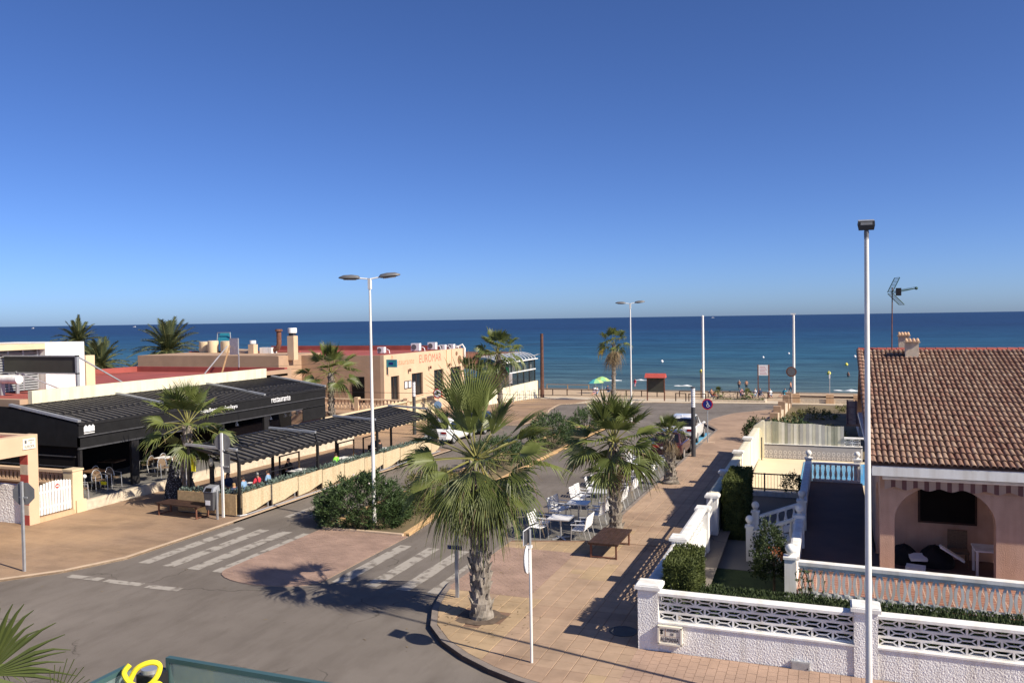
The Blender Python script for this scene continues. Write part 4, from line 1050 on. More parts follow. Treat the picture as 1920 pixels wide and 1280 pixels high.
# ================================================================ palms and bushes
def fan_leaf(o, d, Lp, Rb, rnd, droop=.5, sag=.12, phimax=1.9, nseg=26, nrm=None, wid=1.0, split=.52, blade=True):
    """one fan leaf: stalk (material 1) and a pleated blade split into hanging tips (material 0)"""
    b = B(); o = Vector(o); d = Vector(d).normalized(); P = []
    for i in range(5):
        t = i/4; P.append(o + d*Lp*t + Vector((0,0,-sag*Lp*t*t)))
    b.tube(P, [.030,.024,.018,.016,.014], 5, 1)
    E = P[-1]; A = (P[-1]-P[-2]).normalized()
    if nrm is None:
        S = A.cross(Vector((0,0,1)))
        if S.length < .25: S = Vector((rnd.uniform(-1,1),rnd.uniform(-1,1),0)).cross(A)
        S.normalize(); N = S.cross(A)
        tw = rnd.uniform(-.5,.5); S, N = S*math.cos(tw)+N*math.sin(tw), N*math.cos(tw)-S*math.sin(tw)
    else:
        N = Vector(nrm); N = (N - A*N.dot(A)).normalized(); S = A.cross(N).normalized()
    dphi = 2*phimax/nseg
    for i in range(nseg):
        ph = -phimax + (i+.5)*dphi
        D = (A*math.cos(ph) + S*math.sin(ph)); D = (D + N*(.10+.16*abs(math.sin(ph)))).normalized()
        Q = N.cross(D).normalized()
        L = Rb*(.72+.28*math.cos(ph*.8))*rnd.uniform(.86,1.08)
        dr = droop*rnd.uniform(.5,1.6); rs = (.06,.34,split,(1+split)/2,1.0); rows = []
        for r in rs:
            w = math.tan(dphi/2)*r*L if r <= split else math.tan(dphi/2)*split*L*(1-((r-split)/(1-split))**1.3)*.82
            w = max(w*wid, .0025)
            c = E + D*(r*L)
            if r > split*.8:
                k = (r-split*.8)/(1-split*.8); c = c - Vector((0,0,1))*dr*L*k*k*.75 - D*(dr*L*.28*k*k)
            rows.append((c-Q*w-N*w*.35, c+N*w*.45, c+Q*w-N*w*.35))
        if rnd.random() < .05: continue                     # a torn-out segment
        vs = [p for row in rows for p in row]; fs = []
        for k in range(len(rows)-1):
            a = k*3; fs += [(a,a+3,a+4,a+1),(a+1,a+4,a+5,a+2)]
        if rnd.random() < .16: b.add(vs, fs[:-2], 0); b.add(vs, fs[-2:], 2)      # browned tip
        else: b.add(vs, fs, 0)
    return b
def trunk_mesh(base, top, r0, r1, rnd, flare=1.3, n=14, k=26):
    base = Vector(base); top = Vector(top); vs = []; b = B()
    for i in range(k+1):
        t = i/k; c = base.lerp(top, t); f = r0+(r1-r0)*t
        f *= 1+(flare-1)*max(0,1-t*5)**1.5
        for j in range(n):
            a = 2*math.pi*j/n + .25*i
            q = f*(1+.13*noise.noise((math.cos(a)*2+base.x, math.sin(a)*2, t*14))+.06*((i%2)*2-1))
            vs.append((c.x+q*math.cos(a), c.y+q*math.sin(a), c.z))
    b.add(vs, [(i*n+j,i*n+(j+1)%n,(i+1)*n+(j+1)%n,(i+1)*n+j) for i in range(k) for j in range(n)]+[tuple(range(k*n,(k+1)*n))])
    return b
def boots_mesh(base, top, r0, r1, rnd, num, L=.16, t0=.05, t1=1.0, out=.6):
    base = Vector(base); top = Vector(top); b = B()
    for i in range(num):
        t = t0+(t1-t0)*i/num; a = i*2.39996+rnd.uniform(-.3,.3); c = base.lerp(top, t); r = (r0+(r1-r0)*t)*.96
        e = Vector((math.cos(a),math.sin(a),0)); s = Vector((-e.y,e.x,0)); p = c+e*r; l = L*rnd.uniform(.6,1.5); w = .055*rnd.uniform(.7,1.3)
        up = Vector((0,0,1)); tipp = p+e*l*out*rnd.uniform(.5,1.2)+up*l
        v = [p-s*w-up*.03, p+s*w-up*.03, p+e*.05-up*.05, tipp+s*rnd.uniform(-.03,.03)-s*.012, tipp+s*.012, p-e*.02+up*.1]
        b.add(v, [(0,2,3),(2,1,4,3),(0,3,5),(3,4,5),(1,5,4)])
    return b
def fan_palm(label, base, cz, lean=(0,0), r0=.2, r1=.17, leaves=30, Lp=.9, Rb=1.0, seed=1, skirt=0, boots=60, el0=84, el1=-42, skirtL=.9, droop=.38, yellow=0, nseg=26, flare=1.3, extra=(), phimax=1.9, az0=0, upw=1.1):
    rnd = random.Random(seed); base = Vector(base); top = Vector((base.x+lean[0], base.y+lean[1], cz))
    t = thing('palm_tree', label, 'palm tree', base)
    part('trunk', trunk_mesh(base, top, r0, r1, rnd, flare), 'palm_trunk', t)
    if boots: part('leaf_bases', boots_mesh(base, top, r0, r1, rnd, boots), 'palm_boot', t)
    for i in range(leaves):
        f = i/max(1,leaves-1); az = az0+i*2.39996+rnd.uniform(-.25,.25); el = R(el0+(el1-el0)*f**upw+rnd.uniform(-9,9))
        d = (math.cos(el)*math.cos(az), math.cos(el)*math.sin(az), math.sin(el))
        k = .95+.15*min(1,f*2.2)
        o = top+Vector((d[0],d[1],0))*r1*.6+Vector((0,0,.12*(1-f)))
        old = yellow and i >= leaves-yellow
        b = fan_leaf(o, d, Lp*k*rnd.uniform(.85,1.12), Rb*rnd.uniform(.86,1.1)*(.9 if f < .1 else 1), rnd, droop*(.25+.95*f), .04+.16*f, phimax if f > .12 else 1.0, nseg)
        part('frond', b, ['palm_yellow' if old else 'palm_green','palm_stalk','palm_dead'], t)
    for a, e, lp, rb, dr, nr in extra:
        az, el = R(a), R(e); d = (math.cos(el)*math.cos(az), math.cos(el)*math.sin(az), math.sin(el))
        part('frond', fan_leaf(top, d, lp, rb, rnd, dr, .08, 1.9, nseg, nr), ['palm_green','palm_stalk','palm_dead'], t)
    for i in range(skirt):
        az = i*2.39996+rnd.uniform(-.3,.3); el = R(rnd.uniform(-86,-52)); zz = top.z-rnd.uniform(0,.45)*skirtL
        d = (math.cos(el)*math.cos(az), math.cos(el)*math.sin(az), math.sin(el))
        b = fan_leaf((top.x+.1*math.cos(az), top.y+.1*math.sin(az), zz), d, Lp*.55*rnd.uniform(.7,1.2), skirtL*rnd.uniform(.7,1.1), rnd, .55, .3, rnd.uniform(.5,1.1), 13, None, .55, .35)
        part('dead_frond', b, ['palm_dead','palm_dead','palm_dead'], t)
    return t
bigp = fan_palm('large fan palm in the foreground on the pavement corner beside the crossing', (-8.14,18.71,.05), 4.0, (-.1,.05), .225, .18, 0, seed=11, skirt=16, skirtL=.95, boots=120, flare=1.45)
# its fronds one by one: sideways, up, towards the viewer, stalk, blade, droop, half spread, turned to the viewer
_r = Vector((.933,.36,0)); _u = Vector((0,0,1)); _t = Vector((.36,-.933,0)); rnd = random.Random(77); top = Vector((-8.24,18.76,4.05))
for a,b_,c,lp,rb,dr,ph,fc in ((-.42,1,.1,.95,1.4,.06,.9,0),(-.08,1,-.15,.95,1.6,.05,1.1,1),(.2,1,.15,.8,1.25,.08,.8,0),(-.2,1,.35,.7,1.1,.1,.9,0),(-.85,1,0,.95,1.1,.15,.9,0),(-1,.6,.15,1.0,1.1,.25,1.2,0),(-1,.12,.35,1.0,1.15,.35,1.7,0),(-.9,.3,-.5,1.0,1.1,.3,1.6,0),
    (1,.72,.1,.95,1.3,.12,1.0,0),(.55,.9,-.45,.9,1.2,.15,1.5,0),(1,.25,.45,1.15,1.1,.35,1.7,0),(1,.02,.25,1.25,1.15,.4,1.7,0),(.8,.35,-.6,1.0,1.1,.3,1.6,0),(-.1,.55,-.9,.9,1.15,.2,1.7,0),
    (-.05,-.35,.9,.3,1.15,.25,1.0,1),(.5,-.5,.8,.55,1.35,.3,1.05,1),(-.65,-.75,.45,.75,1.25,.45,1.2,1),(.95,-.1,.75,.9,1.05,.4,1.3,1),(-1,-.35,.1,1.0,1.15,.5,1.8,0),(.95,-.6,.1,.95,1.25,.5,1.7,0),(.2,-.9,.3,.6,1.3,.5,1.6,1),(-.25,-1,.2,.65,1.3,.5,1.6,0),(-.5,-.5,-.8,.9,1.2,.5,1.8,0),(.5,-.6,-.8,.9,1.2,.5,1.8,0),(.0,-.8,-.9,.9,1.2,.5,1.8,0),(-.9,-.8,-.3,.8,1.1,.55,1.8,0),(.75,-.95,.35,.8,1.15,.5,1.6,0),(-.6,.85,.4,.8,1.0,.15,.8,0),(.6,.95,.4,.75,1.0,.15,.8,0),(-.7,-.1,.7,.8,1.0,.4,1.1,0),(.3,.2,.95,.6,.9,.3,1.0,0),(-.45,-.55,.75,.7,1.2,.45,1.3,0),(.2,-.7,.65,.6,1.2,.5,1.3,0),(1,.5,.3,1.05,1.15,.2,1.2,0),(-.8,.75,-.3,1.0,1.1,.2,1.1,0),(-.95,.05,-.2,1.05,1.1,.35,1.5,0),(.95,.45,-.1,1.0,1.1,.3,1.3,0),(-.55,-1,-.1,.7,1.2,.6,1.5,0),(.45,-1,-.1,.7,1.2,.6,1.5,0)):
    d = _r*a+_u*b_+_t*c; d.normalize()
    part('frond', fan_leaf(top+d*.1, d, lp*rnd.uniform(.92,1.08), rb*rnd.uniform(.92,1.06), rnd, dr, .03+.15*max(0,.5-d.z), ph*.85, 30, (_t*.9+_u*.6) if fc else None), ['palm_green','palm_stalk','palm_dead'], bigp)
for a,b_,c in ((.35,-.45,.55),(.1,-.6,-.2)):
    d = _r*a+_u*b_+_t*c; part('frond', fan_leaf(top, d, .5, .9, rnd, .7, .2, .6, 16, None, .6, .4), ['palm_yellow','palm_yellow','palm_dead'], bigp)
fan_palm('fan palm with a brown skirt behind the bench at the cafe tables', (-7.0,27.9,.1), 3.18, (-.05,0), .2, .155, 30, .88, 1.12, 5, 20, 90, skirtL=.95, droop=.36, el1=-48, upw=1.1)
fan_palm('short shaggy palm with mostly dead fronds beside the parked red car', (-6.79,37.2,.0), 2.25, (-.05,0), .25, .17, 16, .4, .6, 8, 26, 70, skirtL=.62, flare=1.7, el1=5)
fan_palm('fan palm on the left plaza behind the wooden bench', (-25.1,27.1,.05), 3.3, (.15,0), .2, .16, 24, 1.05, 1.1, 21, 7, 50, droop=.36, az0=1.2)
fan_palm('fan palm between the black awning restaurant and the peach building', (-34.4,52,-.3), 3.75, (0,0), .24, .2, 22, 1.2, 1.3, 31, 6, 60, droop=.36)
fan_palm('tall shaggy fan palm in front of the glazed beach terrace', (-24.95,62,-.5), 4.75, (-.2,0), .22, .18, 24, 1.15, 1.35, 41, 22, 50, skirtL=1.5, droop=.65, nseg=22)
fan_palm('lower shaggy palm left of the tall one before the peach building', (-26.2,58.5,-.4), 3.2, (0,0), .22, .18, 15, .8, 1.0, 45, 22, 40, skirtL=1.3, droop=.6, nseg=20)
fan_palm('thin tall palm with a ragged dead skirt beside the beach lamp post', (-22.6,89.6,-1.8), 4.55, (.1,0), .24, .19, 13, 1.0, 1.25, 52, 30, 30, skirtL=1.7, droop=.8, nseg=20, el0=80, el1=-30, yellow=1)
for k,(x,y,h) in enumerate(((-11.6,92.6,.9),(-8.6,92.9,.8))):
    fan_palm(('tiny palm at the left end of the stone bed on the promenade','tiny palm at the middle of the stone bed on the promenade')[k], (x,y,gz(y)+.1), gz(y)+h, (0,0), .08,.06, 13,.35,.45,60+k,0,10,nseg=12)

# palm below the balcony, two of its fronds reach into view
t = fan_palm('palm below the balcony whose frond tips reach into the lower left', (-5.3,3.5,0), 4.5, (0,0), .2,.17, 0)
rnd = random.Random(3); top = Vector((-5.3,3.5,4.5))
def aimed(hub, A, Rb, n, wid, split, phm):
    hub = Vector(hub); d = hub-top; b = fan_leaf(top, d, d.length, .01, rnd, 0, 0, .5, 2)
    b2 = fan_leaf(hub, A, .05, Rb, rnd, .12, 0, phm, n, Vector((0,0,7.5))-hub, wid, split)
    b.add(b2.v, b2.f, 0); return b
part('frond', aimed((-4.78,3.45,5.36),(.42,.20,.88),.56,24,1.0,.55,1.2), ['palm_green','palm_stalk','palm_dead'], t)
part('frond', aimed((-4.44,3.60,5.14),(.5,.2,.6),.40,16,.4,.3,.7), ['palm_green','palm_stalk','palm_dead'], t)
for i in range(14):
    az = R(120+i*14); el = R(random.uniform(-20,50)); d = (math.cos(el)*math.cos(az), math.cos(el)*math.sin(az), math.sin(el))
    part('frond', fan_leaf(top, d, .8, .9, rnd, .5), ['palm_green','palm_stalk','palm_dead'], t)

# feather palms behind the buildings
def date_frond(o, d, L, rnd, droop):
    b = B(); o = Vector(o); d = Vector(d).normalized(); P = []; n = 12
    for i in range(n+1):
        t = i/n; P.append(o + d*L*t - Vector((0,0,1))*droop*L*t*t)
    b.tube(P, [.04*(1-.8*i/n)+.006 for i in range(n+1)], 4, 1)
    for i in range(44):
        t = .12+.88*i/44; f = t*n; k = min(int(f), n-1); p = P[k].lerp(P[k+1], f-k); T = (P[k+1]-P[k]).normalized()
        S = T.cross(Vector((0,0,1)))
        S = S.normalized() if S.length > .1 else Vector((1,0,0))
        ll = L*.17*math.sin(math.pi*(.12+.82*t))**.7
        for sg in (-1,1):
            q = (S*sg*.8+T*.75+Vector((0,0,rnd.uniform(-.1,.35)))).normalized(); w = T*.055
            b.add([p-w, p+w, p+q*ll+Vector((0,0,-.1*ll))], [(0,1,2)], 0)
    return b
def date_palm(label, base, cz, L, nf, seed):
    rnd = random.Random(seed); base = Vector(base); top = Vector((base.x, base.y, cz)); t = thing('date_palm', label, 'palm tree', base)
    part('trunk', trunk_mesh(base, top, .32, .28, rnd, 1.1), 'palm_trunk', t)
    for i in range(nf):
        f = i/nf; az = i*2.39996; el = R(82-118*f**.9+rnd.uniform(-6,6))
        d = (math.cos(el)*math.cos(az), math.cos(el)*math.sin(az), math.sin(el))
        part('frond', date_frond(top, d, L*rnd.uniform(.85,1.1), rnd, .18+.3*math.cos(el)), ['date_green','palm_stalk'], t)
date_palm('large date palm behind the red roofed restaurant, right of the other two', (-71.6,75,-1), 4.3, 5.2, 90, 1)
date_palm('smaller date palm furthest left behind the white rooftop block', (-85.5,75,-1), 5.4, 3.9, 70, 2)
date_palm('low date palm just right of the white rooftop block', (-76.5,70,-1), 3.0, 4.4, 60, 3)

# bushes on the central island
def flower_bush(label, c, r, n, per, L, w, mt, fl=0):
    t = thing('oleander_bush', label, 'bush', (c[0],c[1],gz(c[1])))
    part('foliage', bush(c, r[0], r[1], r[2], n, per, L, w, spread=.2, flower=fl, shoots=26), [mt,'flower'], t)
    b = B()
    for i in range(10): a = i*.63; b.tube([(c[0]+.1*math.cos(a),c[1]+.1*math.sin(a),gz(c[1])),(c[0]+r[0]*.6*math.cos(a),c[1]+r[1]*.6*math.sin(a),c[2]+r[2]*.5)],.02,4)
    part('stems', b, 'twig', t)
flower_bush('large dark oleander bush with a few white flowers around the lamp post', (-16.35,26.6,.45), (1.95,1.35,1.3), 560, 34, .15, .017, 'oleander', .02)
flower_bush('olive brown bush right behind the large oleander on the central island', (-14.9,29.6,.45), (1.0,1.5,1.25), 260, 30, .13, .016, 'olive_bush')
flower_bush('green oleander on the central island behind the foreground palm', (-15.9,38.5,.6), (1.1,2.6,.9), 210, 28, .15, .02, 'oleander')
flower_bush('green oleander on the central island between the two nearer fan palms', (-15.6,46.5,.5), (1.2,2.2,1.3), 230, 28, .16, .022, 'oleander')
flower_bush('last small oleander at the beach end of the central island', (-15.7,54.5,.2), (1.1,2.2,1.0), 160, 26, .16, .022, 'oleander')
# ================================================================ gateway, black awning restaurant, peach restaurant
YP = (0,1,0); UZ = (0,0,1)
gw = thing('gateway','peach gateway beam and pillar with red and white striped side at the left edge','gateway',(-28.2,22.4,0))
part('pillar',B().box(-28.4,-28.0,22.2,22.62,0,2.72),'peach_light',gw)
part('beam',B().box(-28.42,-28.0,10,22.62,2.72,3.44),'peach_light',gw)
for i in range(7): part('stripe',B().box(-28.41,-28.012,22.185,22.2,.06+i*.38,.06+(i+1)*.38-(.002)),'red_paint' if i%2==0 else 'chimney_render',gw)
part('roof_slab',B().box(-36,-28.42,10,22.6,3.1,3.34),'red_roof',gw); part('back_edge',B().box(-36,-28.42,22.3,22.6,3.34,3.42),'peach_light',gw)
pq = thing('street_plaque','white street name plaque on the peach gateway beam','plaque',(-28,22.4,3.1))
part('panel',B().box(-28.0,-27.96,21.98,22.5,2.93,3.32),'plaque',pq)
part('emblem',B().box(-27.958,-27.952,22.05,22.13,3.15,3.27),'sign_back',pq)
lettering('AVENIDA',(-27.957,22.18,3.22),YP,UZ,.26,.055,'sign_back',pq,.003); lettering('DE',(-27.957,22.27,3.13),YP,UZ,.08,.05,'sign_back',pq,.003); lettering('EUROPA',(-27.957,22.05,2.98),YP,UZ,.40,.10,'sign_back',pq,.003)
lw = thing('garden_wall','rough pale stucco wall low beside the striped gateway pillar','wall',(-30,22.35,0))
b = B().box(-36,-28.41,22.31,22.55,0,1.5); rough_face(b,-33,-28.41,0,1.5,22.30,150,50,.02); part('wall_base',b,'white_stucco',lw)
bl_ = thing('balustrade','peach balustrade between the gateway and the black restaurant terrace','balustrade',(-31,24.9,0))
part('wall_base',B().box(-36,-28.6,24.85,25.0,0,1.0),'tan_wall',bl_); part('bottom_rail',B().box(-36,-28.6,24.8,25.0,1.0,1.08),'peach_light',bl_); part('rail',rail_x(-36,-28.6,24.9,1.62,.24,.12),'peach_light',bl_)
sb_ = B().box(-.05,.05,-.04,.04,0,.42); sb_.box(-.10,.10,-.04,.04,.30,.42); sb_.box(-.09,.09,-.04,.04,0,.06)
SBM = sb_.mesh('baluster','peach_light')
for i in range(30): o = link('baluster',SBM,bl_); o.location = Vector((-28.85-i*.235,24.9,1.08))-bl_.location
gp = thing('gate_post','cream gate post at the corner of the black restaurant terrace','gate post',(-28.35,24.45,0))
part('shaft',B().box(-28.6,-28.1,24.2,24.68,0,1.72),'cream_peach',gp); part('cap',B().box(-28.63,-28.07,24.17,24.71,1.72,1.79),'cream_peach',gp); part('foot',B().box(-28.62,-28.02,24.3,24.75,0,.55),'cream_peach',gp)
pg = thing('picket_gate','white wooden picket gate with a small red sign beside the striped pillar','gate',(-28.2,23.4,.2))
struct('gate_step',B().box(-28.6,-28.02,22.62,24.2,0,.22),'peach_wall')
for i in range(12):
    y = 22.68+i*.127; h = 1.42+.10*math.sin(math.pi*(i+.5)/12); part('picket',B().prismx([(y,.28),(y+.095,.28),(y+.095,h-.04),(y+.047,h),(y,h-.04)],-28.20,-28.17),'white_paint',pg)
for z in (.5,1.1): part('rail',B().box(-28.24,-28.20,22.66,24.2,z,z+.08),'white_paint',pg)
part('small_sign',B().tube([(-28.17,23.55,1.28),(-28.155,23.55,1.28)],.09,14),'red_paint',pg); part('sign_bar',B().box(-28.154,-28.150,23.49,23.61,1.26,1.30),'sign_white',pg)

# ---- restaurant under black awnings
rb = thing('restaurant_building','low restaurant building with red flat roof and long cream parapet','building',(-38,36,0))
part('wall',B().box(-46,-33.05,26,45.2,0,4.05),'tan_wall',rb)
part('parapet',B().box(-33.05,-32.8,26.3,42.5,3.6,4.66),'cream_wall',rb,label='bright cream parapet strip'); part('parapet',B().box(-33.3,-33.06,42.5,45.4,3.6,4.45),'tan_wall',rb)
part('roof',B().box(-45.8,-33.06,26.3,45.0,4.05,4.2),'red_roof',rb)
part('back_parapet',B().box(-46,-33.3,45.0,45.3,4.05,4.55),'red_roof',rb); part('side_parapet',B().box(-46.1,-45.8,33,45.0,4.05,4.55),'red_roof',rb)
part('front_coping',B().box(-46,-33.06,25.9,26.3,3.6,4.3),'tan_wall',rb)
part('back_wall',B().box(-33.0,-32.85,25.4,45,0,3.6),'interior_black',rb)  # near-black colour carries the darkness inside the restaurant
wb = thing('rooftop_block','white rooftop plant block with grey louvred side','building',(-36,31,4.2))
part('block',B().box(-43,-38,31.3,33.7,4.2,6.63),'white_paint',wb)
part('louvre_wall',B().box(-43,-38.5,24,31.3,4.2,6.3),'sign_back',wb); part('top_slab',B().box(-43,-38.0,24,31.3,6.32,6.6),'cream_peach',wb)
for i in range(6):
    y0 = 31.2-i*.82; fr = part('louvre',B().box(-38.5,-38.38,y0-.08,y0,4.25,6.3),'galvanised',wb); b = B()
    for k in range(15): z = 4.35+k*.13; b.add([(-38.42,y0-.82,z),(-38.42,y0-.08,z),(-38.34,y0-.08,z-.085),(-38.34,y0-.82,z-.085)],[(3,2,1,0)])
    link('slats',b.mesh('slats','galvanised',wb.location),fr)
part('small_chimney',B().box(-38.75,-38.25,34.0,34.6,4.2,5.85),'cream_peach',wb)
sg = thing('signboard','long dark blank signboard on metal legs above the cream parapet','signboard',(-36,29.2,4.2))
part('board',B().box(-38.2,-33.4,29.15,29.22,5.26,6.03),'board_dark',sg)
b = B()
for q in ((-38.25,-33.3,5.20,5.26),(-38.25,-33.3,6.03,6.09)): b.box(q[0],q[1],29.1,29.25,q[2],q[3])
b.box(-33.42,-33.30,29.1,29.25,4.2,6.1); b.box(-37.4,-37.32,29.1,29.25,4.2,5.3); part('frame',b,'galvanised',sg)
part('strut',B().bar((-33.4,29.3,6.0),(-33.5,32.6,4.25),.06,.06),'galvanised',sg); part('strut',B().bar((-37.3,29.3,5.2),(-37.3,31.5,4.25),.06,.06),'galvanised',sg)
dk = thing('roof_duct','fat white pipe lying under the dark signboard on the roof','duct',(-38,28.4,4.9)); part('pipe',B().tube([(-38.2,28.3,4.98),(-36.1,28.3,4.98)],.21,14),'white_paint',dk,True); part('support',B().box(-37.4,-37.2,28.2,28.4,4.2,4.8),'galvanised',dk)

def scallop(x0,z0,x1,z1,y0,y1,pitch,sag,lip=0):
    """pleated awning cloth: pleats run along x, scallops across y"""
    b = B(); n = max(1,round((y1-y0)/pitch)); k = 5; vs = []; nx = 5
    for i in range(n*k+1):
        y = y0+(y1-y0)*i/(n*k); t = (i%k)/k; s = math.sin(math.pi*t)
        for j in range(nx):
            f = j/(nx-1); vs.append((x0+(x1-x0)*f, y, z0+(z1-z0)*f-sag*s*(.75+.5*f)))
    fs = [(i*nx+j,i*nx+j+1,(i+1)*nx+j+1,(i+1)*nx+j) for i in range(n*k) for j in range(nx-1)]
    return b.add(vs,fs), n
aw = thing('black_awning','large sloping black pleated awning over the restaurant terrace','awning',(-28.9,34,0))
BAY = [25.25,30.9,37.2,43.0]
for y0,y1 in zip(BAY,BAY[1:]):
    for (xa,za,xb,zb) in ((-32.75,4.08,-30.6,3.79),(-30.5,3.76,-28.9,3.5)):
        b,n = scallop(xa,za,xb,zb,y0+.1,y1-.05,.34,.085); f = part('awning_fabric',b,'awning_cloth',aw)
        for i in range(n+1):
            y = y0+.1+(y1-y0-.15)*i/n; link('batten',B().bar((xa,y,za+.015),(xb,y,zb+.015),.06,.03).mesh('batten','black_metal',aw.location),f)
for y in BAY: part('rafter',B().bar((-32.8,y,4.16),(-28.85,y,3.58),.15,.10),'galvanised',aw)
for x,z in ((-32.75,4.1),(-30.55,3.78),(-28.87,3.5)): part('purlin',B().bar((x,25.2,z-.06),(x,43.05,z-.06),.09,.12),'black_metal',aw)
part('fascia',B().box(-28.9,-28.85,25.2,43.0,2.95,3.46),'black_cloth',aw); part('lower_fascia',B().box(-28.95,-28.9,25.2,43.0,2.45,2.93),'black_cloth',aw)
part('rail',B().box(-28.92,-28.83,25.2,43.0,2.90,2.95),'dark_metal',aw); part('rail',B().box(-28.96,-28.88,25.2,43.0,2.40,2.46),'dark_metal',aw)
part('side_curtain',B().add([(-42,25.2,2.55),(-28.9,25.2,2.50),(-28.9,25.2,3.46),(-32.8,25.2,4.06),(-42,25.2,4.3),(-42,25.3,2.55),(-28.9,25.3,2.5),(-28.9,25.3,3.46),(-32.8,25.3,4.06),(-42,25.3,4.3)],[(0,1,2,3,4),(9,8,7,6,5),(0,5,6,1),(1,6,7,2),(2,7,8,3),(3,8,9,4)]),'black_cloth',aw)
part('shade_sheet',B().box(-42,-29.0,25.35,25.4,.42,2.5),'interior_black',aw); part('screen_rail',B().box(-40,-29.2,25.31,25.35,2.05,2.10),'dark_metal',aw); part('screen_rail',B().box(-40,-29.2,25.31,25.35,1.62,1.66),'dark_metal',aw)  # near-black sheet below the side curtain stands in for the dark interior
for y,w in ((25.3,.12),(28.0,.42),(33.9,.12),(37.2,.42),(42.9,.12)): part('column',B().box(-29.05,-28.93,y,y+w,.42,2.5),'black_metal',aw)
part('drop_curtain',B().box(-28.93,-28.88,40.7,43.0,1.7,2.45),'black_cloth',aw)
def onx(name,P,x,parent,mt): return part(name,B().prismx(P,x,x+.006),mt,parent)
ls = thing('restaurant_sign','white lettering and crown logo on the black awning front','sign',(-28.84,33,3.2))
onx('logo',[(25.45,3.10),(25.98,3.10),(25.98,3.30),(25.90,3.38),(25.82,3.30),(25.73,3.39),(25.64,3.30),(25.54,3.39),(25.45,3.29)],-28.845,ls,'sign_white'); onx('logo_line',[(25.45,3.02),(25.98,3.02),(25.98,3.055),(25.45,3.055)],-28.845,ls,'sign_white')
lettering('restaurante',(-28.842,37.75,3.08),YP,UZ,1.7,.27,'sign_white',ls,.01); lettering('muelleresenlaplaya',(-28.842,32.2,3.06),YP,UZ,2.75,.25,'sign_white',ls,.01)
tf = sempty('restaurant_terrace')
link('floor',B().box(-33,-28.25,24.72,45,-.3,.42).mesh('floor','asphalt_grey'),tf); link('edge_wall',B().box(-28.25,-28.03,24.72,44.8,-.5,.46).mesh('edge_wall','chimney_render'),tf)
# deep shade inside: ceiling-high interior partition and hanging lamps
pt = thing('bar_counter','dark bar counter with warm lit shelf deep inside the restaurant','counter',(-31.8,40,.42)); part('counter',B().box(-32.6,-31.9,36.5,42.5,.42,1.5),'brown_dark',pt); part('back_panel',B().box(-32.8,-32.7,36.5,42.5,1.8,2.3),'wood_tan',pt)
for i,(y) in enumerate((36.5,38.9,39.4,40.8,41.3,41.9)):
    t_ = thing('pendant_lamp',('first','second','third','fourth','fifth','last')[i]+' small white pendant lamp from the left under the black awning','lamp',(-30.2,y,2.2),'pendant lamps under the awning')
    part('shade',B().lathe([(.10,-.12),(.10,-.10),(.03,.10)],(-30.2,y,2.05),10),'sign_white',t_); part('cord',B().tube([(-30.2,y,2.1),(-30.2,y,3.6)],.008,4),'black_metal',t_)

# ---- street pergola with planters
pg2 = thing('street_pergola','long low black pergola with pleated cloth roof along the kerb','pergola',(-22.6,34,0))
PB = [25.95,31.2,36.4,42.1]
for y in PB:
    z = gz(y); 
    for x in (-21.42,-23.85): part('post',B().box(x-.05,x+.05,y-.05,y+.05,z,z+2.62 if x<-22 else z+2.15),'black_metal',pg2)
    part('cross_bar',B().bar((-24.0,y,2.72+z*.6),(-21.5,y,2.60+z*.6),.12,.09),'galvanised',pg2)
    part('brace',B().bar((-21.42,y,2.12+z*.6),(-21.55,y,2.6+z*.6),.06,.06),'black_metal',pg2)
for y0,y1 in zip(PB,PB[1:]):
    z = gz((y0+y1)/2)*.6
    for (xa,za,xb,zb) in ((-23.9,2.62,-22.75,2.45),(-22.65,2.42,-21.42,2.16)):
        b,n = scallop(xa,za+z,xb,zb+z,y0+.05,y1-.05,.44,.15); f = part('awning_fabric',b,'awning_cloth',pg2)
        for i in range(n+1):
            y = y0+.05+(y1-y0-.1)*i/n; link('batten',B().bar((xa,y,za+z+.015),(xb,y,zb+z+.015),.07,.03).mesh('batten','black_metal',pg2.location),f)
    for x,zz in ((-21.42,2.10),(-22.7,2.40),(-23.9,2.60)): part('beam',B().bar((x,y0,zz+z),(x,y1,zz+z),.07,.10),'black_metal',pg2)
part('guard_rail',B().tube([(-21.42,25.95,1.45),(-21.42,31.2,1.35)],.02,5),'black_metal',pg2)
part('foot_rail',B().tube([(-24.2,25.75,.1),(-21.25,25.75,.1),(-21.15,26.0,.1),(-21.15,43,-.05)],.03,6),'galvanised',pg2)
k = 0; y = 25.95
cfgs = []
while y < 42.5: cfgs.append((y, min(1.78, 43.2-y))); y += 1.8
words = ['first','second','third','fourth','fifth','sixth','seventh','eighth','ninth','last']
